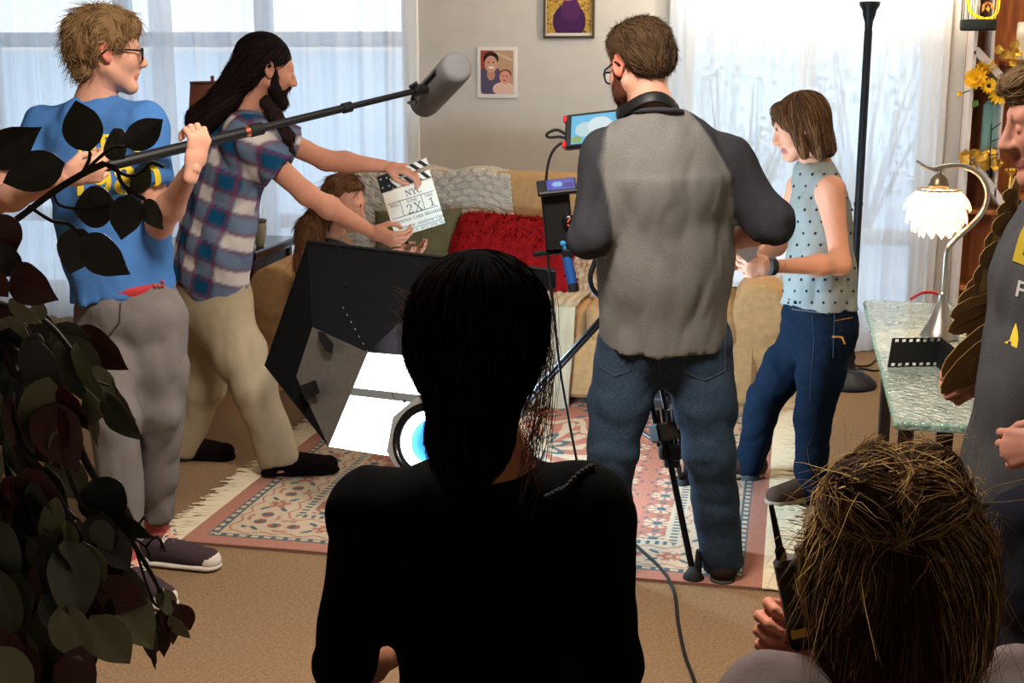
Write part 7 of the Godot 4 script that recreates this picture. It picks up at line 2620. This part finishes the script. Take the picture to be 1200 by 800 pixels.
func shelf_things() -> void:
	var zf := -7.18
	var zb := -7.44
	var xl: float = Vector3(0.855, 1.465, -7.180).x
	var t := thing("bookcase", "cherry wood bookcase with white edges and slanted dividers by the right window", "bookcase", Vector3(xl, 0, zf))
	var trim := mt(S(206, 190, 178), 0.6)
	var b := MB.new()
	b.box(Vector3((xl + XR) / 2, 1.1, zb - 0.01), Vector3(XR - xl, 2.2, 0.02))
	put("back_panel", b, M.cherry, t)
	b = MB.new()
	b.box(Vector3(xl + 0.01, 1.1, (zf + zb) / 2), Vector3(0.02, 2.2, zf - zb), Basis.IDENTITY, 0.003)
	put("side_panel", b, trim, t)
	b = MB.new()
	b.box(Vector3(XR - 0.012, 1.1, (zf + zb) / 2), Vector3(0.02, 2.2, zf - zb), Basis.IDENTITY, 0.003)
	put("side_panel", b, trim, t)
	for y in [0.05, 0.42, 0.82, 2.19]:
		b = MB.new()
		b.box(Vector3((xl + XR) / 2, y, (zf + zb) / 2), Vector3(XR - xl - 0.04, 0.022, zf - zb), Basis.IDENTITY, 0.003)
		put("shelf", b, M.cherry, t)
	# slanted white planks and the uprights they meet
	var slant := func(p0: Vector3, p1: Vector3, th: float, called: String) -> void:
		var ax := (p1 - p0).normalized()
		var s := MB.new()
		s.box((p0 + p1) / 2 + Vector3(0, 0, (zb - zf) / 2), Vector3(p0.distance_to(p1), th, zf - zb), Basis(ax, Vector3.BACK.cross(ax), Vector3.BACK), 0.003)
		put(called, s, trim, t)
	slant.call(Vector3(0.867, 1.643, -7.180), Vector3(1.102, 1.407, -7.180), 0.040, "slanted_divider")
	slant.call(Vector3(0.894, 1.095, -7.180), Vector3(1.174, 0.706, -7.180), 0.036, "slanted_divider")
	slant.call(Vector3(0.937, 2.131, -7.180), Vector3(0.953, 1.584, -7.180), 0.018, "upright")
	slant.call(Vector3(1.018, 1.483, -7.180), Vector3(1.017, 0.896, -7.180), 0.014, "upright")
	var sy: float = Vector3(1.023, 1.584, -7.180).y
	b = MB.new()
	var sx: float = Vector3(0.974, 1.584, -7.180).x
	b.box(Vector3((sx + XR) / 2 + 0.02, sy - 0.011, (zf + zb) / 2), Vector3(XR - sx - 0.06, 0.02, zf - zb), Basis.IDENTITY, 0.003)
	put("shelf", b, M.cherry, t)
	var ly: float = Vector3(0.947, 1.093, -7.270).y
	b = MB.new()
	b.box(Vector3(xl + 0.11, ly - 0.010, (zf + zb) / 2 - 0.04), Vector3(0.17, 0.018, 0.2), Basis.IDENTITY, 0.003)
	put("shelf", b, M.cherry, t)
	var ky: float = Vector3(1.116, 0.907, -7.180).y
	b = MB.new()
	var kx: float = Vector3(1.034, 0.897, -7.180).x
	b.box(Vector3((kx + XR) / 2, ky - 0.011, (zf + zb) / 2), Vector3(XR - kx - 0.03, 0.02, zf - zb), Basis.IDENTITY, 0.003)
	put("shelf", b, M.cherry, t)
	# birdcage with a glowing yellow tube
	var cb: Vector3 = Vector3(0.860, 1.734, -7.080)
	t = thing("birdcage", "small dark wire birdcage with a glowing yellow tube inside", "birdcage", cb)
	b = MB.new()
	b.lathe([Vector2(0, 0), Vector2(0.082, 0), Vector2(0.088, 0.012), Vector2(0.088, 0.05), Vector2(0.084, 0.055), Vector2(0, 0.055)], cb, Basis.IDENTITY, 28)
	put("base", b, grain(mt(S(52, 54, 52), 0.7, 0.3), M.tex.fine, 10.0), t)
	for i in 18:
		var a := TAU * i / 18
		b = MB.new()
		var pts := []
		for k in 7:
			var q := k / 6.0
			pts.append(cb + Vector3(cos(a), 0, sin(a)) * 0.084 * (1.0 if q < 0.5 else cos((q - 0.5) * PI)) + Vector3(0, 0.05 + 0.30 * minf(q, 0.5) * 2.0 * 0.6 + (0.12 * sin((q - 0.5) * PI) if q > 0.5 else 0.0), 0))
		b.tube(pts, 0.0018, 5)
		put("wire", b, M.black, t)
	b = MB.new()
	b.tube([cb + Vector3(0, 0.35, 0), Vector3(cb.x, HC, cb.z)], 0.003, 6)
	put("hanging_wire", b, M.black, t)
	b = MB.new()
	b.tube(curve([Vector3(0.788, 2.044, -7.060), Vector3(0.799, 1.882, -7.060), Vector3(0.819, 1.824, -7.060), Vector3(0.862, 1.796, -7.060), Vector3(0.902, 1.791, -7.060), Vector3(0.929, 1.803, -7.060), Vector3(0.945, 1.860, -7.060), Vector3(0.935, 2.043, -7.060)], 6), 0.0085, 10)
	var ym := mt(S(250, 206, 40), 0.4)
	ym.emission_enabled = true; ym.emission = S(255, 196, 20); ym.emission_energy_multiplier = 0.8
	put("neon_tube_light", b, ym, t)
	b = MB.new()
	for q in [-0.5, 0.1, 0.7]:
		var o: Vector3 = Vector3(0.895, 1.874, -7.080)
		b.plate([o, o + Vector3(0.014, -0.02, 0).rotated(Vector3.BACK, q), o + Vector3(0.004, -0.055, 0).rotated(Vector3.BACK, q), o + Vector3(-0.012, -0.024, 0).rotated(Vector3.BACK, q)], Vector3(0, 0, 0.003))
	put("paper_leaf", b, mt(S(214, 130, 50), 0.7), t)
	# pillar candle
	var p := Vector3(Vector3(1.099, 1.635, -7.250).x, sy, -7.25)
	t = thing("pillar_candle", "ivory pillar candle on the upper bookcase shelf", "candle", p)
	b = MB.new()
	b.lathe([Vector2(0, 0), Vector2(0.03, 0), Vector2(0.031, 0.01), Vector2(0.03, 0.19), Vector2(0.026, 0.195), Vector2(0.0, 0.188)], p, Basis.IDENTITY, 24)
	put("wax", b, mt(S(224, 210, 184), 0.5), t)
	b = MB.new()
	b.tube([p + Vector3(0, 0.187, 0), p + Vector3(0.002, 0.205, 0)], 0.0015, 5)
	put("wick", b, M.black, t)
	# gilded leaf garlands
	garland(Vector3(1.018, 1.626, -7.165), 14, 0.055, 0.05, "gilded leaf garland around the ivory candle", 1)
	garland(Vector3(0.925, 1.097, -7.160), 18, 0.06, 0.055, "gilded leaf cluster below the sunflower bottle", 2)
	garland(Vector3(1.168, 0.744, -7.160), 9, 0.04, 0.05, "gilded leaf spray on the bookcase behind the wing", 3)
	# bottle with sunflowers
	p = Vector3(Vector3(0.982, 1.117, -7.260).x, ly, -7.26)
	t = thing("glass_bottle", "tall blue-green glass bottle holding yellow sunflowers", "bottle", p)
	b = MB.new()
	var bh: float = Vector3(0.962, 1.382, -7.260).y - ly
	b.box(p + Vector3(0, bh / 2, 0), Vector3(0.09, bh, 0.07), Basis(Vector3.UP, 0.1), 0.016)
	b.lathe([Vector2(0.03, bh - 0.003), Vector2(0.014, bh + 0.008), Vector2(0.013, bh + 0.035), Vector2(0.016, bh + 0.037), Vector2(0.016, bh + 0.044), Vector2(0.010, bh + 0.044)], p + Vector3(-0.01, 0, 0), Basis.IDENTITY, 16)
	var gl := mt(Color(0.66, 0.88, 0.84, 0.30), 0.08, 0, 0.6)
	gl.transparency = BaseMaterial3D.TRANSPARENCY_ALPHA
	put("glass", b, gl, t)
	var mouth := p + Vector3(-0.01, bh + 0.04, 0)
	var gm := mt(S(70, 96, 42), 0.7)
	var fl := [[Vector3(0.891, 1.487, -7.180), 0.080, Vector3(-0.4, 0.35, 0.85), false, "large shaggy yellow sunflower at the left of the bottle"], [Vector3(0.927, 1.533, -7.200), 0.068, Vector3(0.0, 0.8, 0.5), false, "yellow sunflower topping the bouquet in the bottle"], [Vector3(0.939, 1.462, -7.160), 0.046, Vector3(0.2, 0.2, 0.95), true, "small yellow sunflower in the middle of the bouquet"], [Vector3(0.992, 1.428, -7.165), 0.062, Vector3(0.25, -0.15, 0.95), true, "sunflower with a big dark eye at the right of the bouquet"], [Vector3(0.813, 1.422, -7.180), 0.02, Vector3(-0.6, 0.1, 0.6), false, "small sunflower bud sticking out to the left"]]
	for f in fl:
		var c: Vector3 = f[0]
		var ft := thing("sunflower", f[4], "sunflower", c, "sunflowers in the glass bottle")
		var st := MB.new()
		st.tube(curve([p + Vector3(-0.005, 0.02, 0), mouth, mouth.lerp(c, 0.6) + Vector3(0, 0.02, 0), c], 4), 0.0032, 6)
		put("stem", st, gm, ft)
		var fb := look(f[2])
		var pm := MB.new()
		var rr: float = f[1]
		pm.plate([Vector3(0, 0.25, 0) * rr, Vector3(0.16, 0.55, 0.06) * rr, Vector3(0.10, 0.85, 0.05) * rr, Vector3(0, 1.0, 0) * rr, Vector3(-0.10, 0.85, 0.05) * rr, Vector3(-0.16, 0.55, 0.06) * rr], Vector3(0, 0, 0.0015))
		var ms := pm.mesh()
		var ym2 := mt(S(232, 178, 24), 0.7)
		for ringi in 2:
			for k in 13:
				var o := MeshInstance3D.new()
				o.mesh = ms
				o.material_override = ym2
				o.name = "petal"
				ft.add_child(o, true)
				o.basis = fb * Basis(Vector3.BACK, TAU * (k + 0.5 * ringi) / 13) * Basis(Vector3.RIGHT, 0.15 + 0.4 * ringi + (0.5 if not f[3] else 0.0))
				o.position = fb * Vector3(0, 0, 0.004 * ringi)
		b = MB.new()
		b.ball(c + fb.z * 0.004, Vector3(rr * 0.42, rr * 0.42, rr * 0.16), 14, fb)
		put("eye", b, mt(S(44, 26, 18) if f[3] else S(196, 140, 24), 0.9), ft)
	b = MB.new()
	for q in [[Vector3(0.896, 1.394, -7.165), 0.05, -0.6], [Vector3(0.952, 1.415, -7.165), 0.045, 0.5], [Vector3(0.985, 1.486, -7.210), 0.05, 1.2]]:
		var lf := Basis(Vector3.BACK, q[2])
		b.plate([q[0], q[0] + lf * Vector3(0.4, -0.4, 0.1) * q[1], q[0] + lf * Vector3(0, -1, 0.2) * q[1], q[0] + lf * Vector3(-0.4, -0.4, 0.1) * q[1]], Vector3(0, 0, 0.002))
	tag(put("sunflower_leaves", b, gm), "green leaves hanging at the neck of the sunflower bottle", "leaves")
	# black wire stand
	t = thing("wire_stand", "thin black wire stand in front of the glass bottle", "stand", Vector3(0.980, 1.015, -7.120))
	b = MB.new()
	b.tube([Vector3(0.972, 1.006, -7.120), Vector3(0.964, 1.277, -7.120)], 0.0035, 6)
	put("post", b, M.black, t)
	for y in [150, 165, 180]:
		b = MB.new()
		b.tube([Vector3(0, 0, 0) + wire_arms[(y - 150) / 15][0], wire_arms[(y - 150) / 15][1]], 0.0028, 6)
		put("arm", b, M.black, t)
	# gold candlestick
	p = Vector3(Vector3(1.095, 0.918, -7.240).x, ky, -7.24)
	t = thing("gold_candlestick", "ornate gold candlestick on the lower bookcase shelf", "candlestick", p)
	b = MB.new()
	b.lathe([Vector2(0, 0), Vector2(0.04, 0), Vector2(0.042, 0.008), Vector2(0.022, 0.018), Vector2(0.010, 0.03), Vector2(0.016, 0.045), Vector2(0.009, 0.06), Vector2(0.014, 0.08), Vector2(0.008, 0.10), Vector2(0.020, 0.125), Vector2(0.022, 0.14), Vector2(0.012, 0.14)], p, Basis.IDENTITY, 20)
	put("stem", b, M.gold, t)
	for i in 5:
		b = MB.new()
		var a := TAU * i / 5.0
		b.ball(p + Vector3(cos(a) * 0.03, 0.13, sin(a) * 0.03), Vector3(0.010, 0.012, 0.010), 8)
		b.tube([p + Vector3(cos(a) * 0.01, 0.105, sin(a) * 0.01), p + Vector3(cos(a) * 0.03, 0.13, sin(a) * 0.03)], 0.003, 5)
		put("scroll", b, M.gold, t)

const wire_arms := [[Vector3(0.967, 1.247, -7.120), Vector3(1.006, 1.283, -7.100)], [Vector3(0.967, 1.187, -7.120), Vector3(1.004, 1.206, -7.100)], [Vector3(0.972, 1.118, -7.120), Vector3(1.006, 1.129, -7.100)]]

func garland(c: Vector3, n: int, spread: float, size: float, label: String, seed_: int) -> void:
	var t := thing("gilded_garland", label, "ornament", c, "gilded leaves on the bookcase")
	var r2 := RandomNumberGenerator.new()
	r2.seed = seed_
	var lm := MB.new()
	lm.grid(4, 6, func(u, v):
		var w: float = sin(PI * pow(v, 0.8)) * 0.42 + 0.02
		return Vector3((u * 2 - 1) * w * (1.0 + 0.15 * sin(v * 20.0)), v, 0.12 * sin(v * 3.0) + 0.12 * absf(u * 2 - 1)), 0.03)
	var ms := lm.mesh()
	var st := MB.new()
	for i in n:
		var p := c + Vector3(r2.randf_range(-1, 1) * spread * 1.3, r2.randf_range(-0.7, 0.7) * spread, r2.randf_range(-0.3, 0.5) * spread)
		var o := MeshInstance3D.new()
		o.mesh = ms
		o.material_override = [M.gold, mt(S(196, 150, 60), 0.5, 0.5)][i % 2]
		o.name = "leaf"
		t.add_child(o, true)
		o.basis = Basis(Vector3.BACK, r2.randf_range(0, TAU)) * Basis(Vector3.RIGHT, r2.randf_range(-0.7, 0.7)) * Basis.from_scale(Vector3.ONE * size * r2.randf_range(0.7, 1.2))
		o.position = p - c
		st.tube([c, c.lerp(p, 0.5) + Vector3(0, -0.005, 0), p], 0.0018, 4)
	put("stem", st, mt(S(110, 84, 44), 0.7), t)


func plant() -> void:
	var foot := Vector3(-0.98, 0, -0.92)
	var t := thing("ficus_plant", "potted ficus with dark green and maroon leaves filling the left foreground", "plant", foot)
	var pot := MB.new()
	pot.lathe([Vector2(0, 0), Vector2(0.12, 0), Vector2(0.16, 0.26), Vector2(0.175, 0.27), Vector2(0.175, 0.30), Vector2(0.155, 0.30), Vector2(0.15, 0.26), Vector2(0, 0.26)], foot, Basis.IDENTITY, 28)
	put("pot", pot, mt(S(96, 62, 44), 0.7), t)
	var bark := mt(S(44, 36, 28), 0.8)
	var tr := MB.new()
	var crown: Vector3 = Vector3(-0.769, 1.437, -1.084)
	tr.tube(curve([foot + Vector3(0, 0.25, 0), foot + Vector3(0.02, 0.6, -0.05), crown - Vector3(0, 0.25, 0), crown], 5), [0.018, 0.018, 0.017, 0.016, 0.016, 0.016, 0.015, 0.015, 0.014, 0.014, 0.013, 0.012, 0.012, 0.012, 0.011, 0.010], 8)
	put("trunk", tr, bark, t)
	# leaf shapes: pointed ovals folded a little along the rib
	var shapes := []
	for k in 3:
		var lm := MB.new()
		var fold: float = [0.16, 0.30, 0.08][k]
		var bend: float = [0.25, 0.1, 0.45][k]
		lm.grid(6, 10, func(u, v):
			var w: float = 0.47 * pow(sin(PI * pow(v, 0.78)), 0.75) * (1.0 - 0.35 * smoothstep(0.7, 1.0, v)) + 0.004
			var x: float = (u * 2 - 1) * w
			return Vector3(x, v, fold * absf(x) - bend * v * v * 0.35 + 0.012 * sin(v * 16.0) * absf(u * 2 - 1)), 0.006)
		shapes.append(lm.mesh())
	var green := mt(S(60, 66, 52), 0.40); var deep := mt(S(32, 36, 36), 0.45); var olive := mt(S(112, 114, 88), 0.32); var maroon := mt(S(66, 22, 27), 0.5)
	for m in [green, deep, olive, maroon]:
		m.metallic_specular = 0.5
		m.backlight_enabled = true
		m.backlight = Color(0.12, 0.10, 0.06)
	var mats := [green, deep, olive, maroon]
	var leaf := func(a: Vector3, e: Vector3, wide: float, kind: int, roll := 0.0, shape := 0) -> void:
		var o := MeshInstance3D.new()
		o.mesh = shapes[shape]
		o.material_override = mats[kind]
		o.name = "leaf"
		t.add_child(o, true)
		var y := (e - a).normalized()
		var z: Vector3 = Vector3(0.208, 0.100, 0.978)
		z = (z - y * z.dot(y)).normalized().rotated(y, roll)
		var ln := a.distance_to(e)
		o.basis = Basis(y.cross(z) * wide, y * ln, z * ln)
		o.position = a - foot
	# upper spray, leaf by leaf: base, tip, width, kind, roll
	for q in [[Vector3(-0.580, 1.565, -1.022), Vector3(-0.595, 1.608, -1.029), 0.036, 1, 0.1], [Vector3(-0.551, 1.569, -1.028), Vector3(-0.527, 1.591, -1.053), 0.026, 1, 0.3], [Vector3(-0.557, 1.558, -1.037), Vector3(-0.575, 1.583, -1.053), 0.030, 0, -0.3], [Vector3(-0.664, 1.558, -1.004), Vector3(-0.608, 1.586, -0.995), 0.034, 1, 0.2], [Vector3(-0.601, 1.556, -1.017), Vector3(-0.656, 1.539, -1.006), 0.036, 1, 0.0],
		[Vector3(-0.550, 1.529, -1.038), Vector3(-0.532, 1.553, -1.032), 0.018, 0, 0.6], [Vector3(-0.561, 1.520, -1.026), Vector3(-0.605, 1.515, -1.027), 0.038, 1, 0.1], [Vector3(-0.549, 1.529, -1.028), Vector3(-0.554, 1.492, -1.017), 0.030, 1, -0.2], [Vector3(-0.537, 1.525, -1.031), Vector3(-0.522, 1.500, -1.024), 0.024, 0, 0.5], [Vector3(-0.590, 1.500, -1.020), Vector3(-0.600, 1.463, -1.007), 0.036, 1, 0.0], [Vector3(-0.591, 1.491, -1.019), Vector3(-0.546, 1.464, -1.009), 0.036, 1, 0.1],
		[Vector3(-0.662, 1.513, -1.004), Vector3(-0.651, 1.476, -1.007), 0.036, 3, 0.0], [Vector3(-0.669, 1.484, -1.003), Vector3(-0.642, 1.460, -1.008), 0.034, 1, 0.3], [Vector3(-0.652, 1.463, -1.006), Vector3(-0.605, 1.442, -0.996), 0.038, 3, 0.1], [Vector3(-0.660, 1.466, -0.984), Vector3(-0.648, 1.443, -0.987), 0.03, 3, 0.4], [Vector3(-0.657, 1.438, -1.005), Vector3(-0.624, 1.420, -0.992), 0.02, 2, 0.5], [Vector3(-0.635, 1.420, -1.010), Vector3(-0.630, 1.439, -1.011), 0.016, 2, 0.4]]:
		leaf.call(q[0], q[1], q[2], q[3], q[4], rng.randi() % 3)
	for q in [[[Vector3(-0.769, 1.437, -1.084), Vector3(-0.699, 1.482, -1.037), Vector3(-0.650, 1.507, -1.017), Vector3(-0.613, 1.531, -1.015), Vector3(-0.588, 1.546, -1.020), Vector3(-0.569, 1.555, -1.024)], 0.0032], [[Vector3(-0.588, 1.546, -1.020), Vector3(-0.581, 1.558, -1.021), Vector3(-0.580, 1.565, -1.022)], 0.0016], [[Vector3(-0.569, 1.555, -1.024), Vector3(-0.559, 1.551, -1.026), Vector3(-0.556, 1.540, -1.027), Vector3(-0.545, 1.530, -1.029), Vector3(-0.537, 1.525, -1.031)], 0.0018], [[Vector3(-0.556, 1.540, -1.027), Vector3(-0.549, 1.529, -1.028)], 0.0014], [[Vector3(-0.588, 1.546, -1.020), Vector3(-0.577, 1.556, -1.022), Vector3(-0.562, 1.568, -1.025), Vector3(-0.551, 1.569, -1.028)], 0.0014], [[Vector3(-0.639, 1.518, -1.019), Vector3(-0.616, 1.507, -1.014), Vector3(-0.602, 1.504, -1.017), Vector3(-0.591, 1.493, -1.019)], 0.0018], [[Vector3(-0.613, 1.531, -1.015), Vector3(-0.608, 1.520, -1.016), Vector3(-0.588, 1.517, -1.020), Vector3(-0.561, 1.520, -1.026)], 0.0014], [[Vector3(-0.569, 1.555, -1.024), Vector3(-0.550, 1.545, -1.028), Vector3(-0.539, 1.548, -1.030), Vector3(-0.529, 1.556, -1.032), Vector3(-0.520, 1.552, -1.035)], 0.0016]]:
		var b := MB.new()
		b.tube(curve(q[0], 4), q[1], 6)
		put("branch", b, bark, t)
	# drooping branches of the lower mass
	var droop := [[Vector3(-0.769, 1.437, -1.084), Vector3(-0.707, 1.426, -1.056), Vector3(-0.644, 1.419, -1.029), Vector3(-0.610, 1.398, -1.015), Vector3(-0.592, 1.374, -1.009), Vector3(-0.567, 1.367, -1.004)], [Vector3(-0.750, 1.424, -1.067), Vector3(-0.679, 1.401, -1.021), Vector3(-0.626, 1.376, -0.992), Vector3(-0.590, 1.327, -0.958), Vector3(-0.565, 1.282, -0.943), Vector3(-0.543, 1.278, -0.938)], [Vector3(-0.759, 1.416, -1.066), Vector3(-0.684, 1.379, -1.000), Vector3(-0.625, 1.327, -0.951), Vector3(-0.590, 1.267, -0.917), Vector3(-0.564, 1.201, -0.903), Vector3(-0.552, 1.146, -0.895)], [Vector3(-0.760, 1.400, -1.065), Vector3(-0.682, 1.346, -0.980), Vector3(-0.619, 1.282, -0.911), Vector3(-0.588, 1.225, -0.877), Vector3(-0.568, 1.161, -0.861), Vector3(-0.560, 1.108, -0.852)], [Vector3(-0.626, 1.376, -0.992), Vector3(-0.595, 1.351, -0.978), Vector3(-0.575, 1.309, -0.972), Vector3(-0.554, 1.282, -0.966), Vector3(-0.545, 1.260, -0.968), Vector3(-0.526, 1.221, -0.972), Vector3(-0.516, 1.198, -0.974), Vector3(-0.510, 1.173, -0.975)], [Vector3(-0.625, 1.327, -0.951), Vector3(-0.588, 1.297, -0.938), Vector3(-0.557, 1.252, -0.924), Vector3(-0.541, 1.212, -0.918), Vector3(-0.528, 1.171, -0.910)], [Vector3(-0.679, 1.401, -1.021), Vector3(-0.632, 1.356, -0.980), Vector3(-0.607, 1.301, -0.944), Vector3(-0.576, 1.241, -0.910), Vector3(-0.545, 1.231, -0.907)], [Vector3(-0.684, 1.379, -1.000), Vector3(-0.635, 1.319, -0.928), Vector3(-0.598, 1.250, -0.885), Vector3(-0.576, 1.191, -0.859), Vector3(-0.572, 1.130, -0.850)]]
	var spots := []
	for q in droop:
		var b := MB.new()
		var c := curve(q, 5)
		var rad := []
		for i in c.size(): rad.append(lerpf(0.0042, 0.0012, float(i) / c.size()))
		b.tube(c, rad, 6)
		put("branch", b, bark, t)
		spots.append(c)
	for i in 170:
		var si := i % spots.size()
		var c: Array = spots[si]
		if si == 4 and rng.randf() < 0.72: continue
		var k := int(rnd(0.15, 1.0) * (c.size() - 2))
		if si == 4: k = c.size() - 2 - rng.randi() % 3 if rng.randf() < 0.5 else rng.randi() % (c.size() / 2)
		var a: Vector3 = c[k]
		var along: Vector3 = (c[k + 1] - c[k]).normalized()
		var dir: Vector3 = (along * 0.5 + Vector3(0, -0.75, 0) + Vector3(0.978, 0.000, -0.208) * rnd(-0.8, 0.75) + rv(0.3) + Vector3(0.208, 0.000, 0.978) * rnd(-0.25, 0.3)).normalized()
		var ln := rnd(0.040, 0.068) if si != 4 else rnd(0.026, 0.042)
		var kind: int = [0, 0, 1, 1, 2, 3, 3, 0][rng.randi() % 8]
		var st: Vector3 = a + dir * 0.012 + Vector3(0.208, 0.000, 0.978) * rnd(-0.05, 0.06)
		leaf.call(st, st + dir * ln, ln * rnd(0.55, 0.72), kind, rnd(-1.0, 1.0), rng.randi() % 3)
	for q in [[Vector3(-0.513, 1.199, -0.975), Vector3(-0.515, 1.180, -0.969), 0.02, 2, 0.9], [Vector3(-0.512, 1.198, -0.975), Vector3(-0.505, 1.174, -0.971), 0.018, 2, -0.8], [Vector3(-0.512, 1.181, -0.975), Vector3(-0.515, 1.136, -0.969), 0.022, 3, 0.4], [Vector3(-0.509, 1.190, -0.976), Vector3(-0.504, 1.148, -0.971), 0.020, 3, -0.4], [Vector3(-0.541, 1.263, -0.938), Vector3(-0.532, 1.218, -0.930), 0.032, 3, 0.2], [Vector3(-0.559, 1.301, -0.955), Vector3(-0.537, 1.261, -0.949), 0.05, 1, 0.2], [Vector3(-0.580, 1.359, -0.981), Vector3(-0.560, 1.347, -0.975), 0.04, 2, 0.6], [Vector3(-0.593, 1.406, -0.999), Vector3(-0.572, 1.347, -1.003), 0.022, 2, 0.6]]:
		leaf.call(q[0], q[1], q[2], q[3], q[4], 0)
	var b := MB.new()
	for q in [[Vector3(-0.545, 1.267, -0.968), Vector3(-0.536, 1.246, -0.970), Vector3(-0.525, 1.237, -0.972), Vector3(-0.522, 1.224, -0.973)], [Vector3(-0.536, 1.246, -0.970), Vector3(-0.527, 1.260, -0.972), Vector3(-0.523, 1.264, -0.972)], [Vector3(-0.524, 1.237, -0.972), Vector3(-0.515, 1.246, -0.974), Vector3(-0.509, 1.232, -0.976)], [Vector3(-0.533, 1.233, -0.970), Vector3(-0.525, 1.198, -0.972), Vector3(-0.520, 1.184, -0.973), Vector3(-0.514, 1.181, -0.974)]]:
		b.tube(curve(q, 3), 0.0012, 5)
	put("twig", b, bark, t)
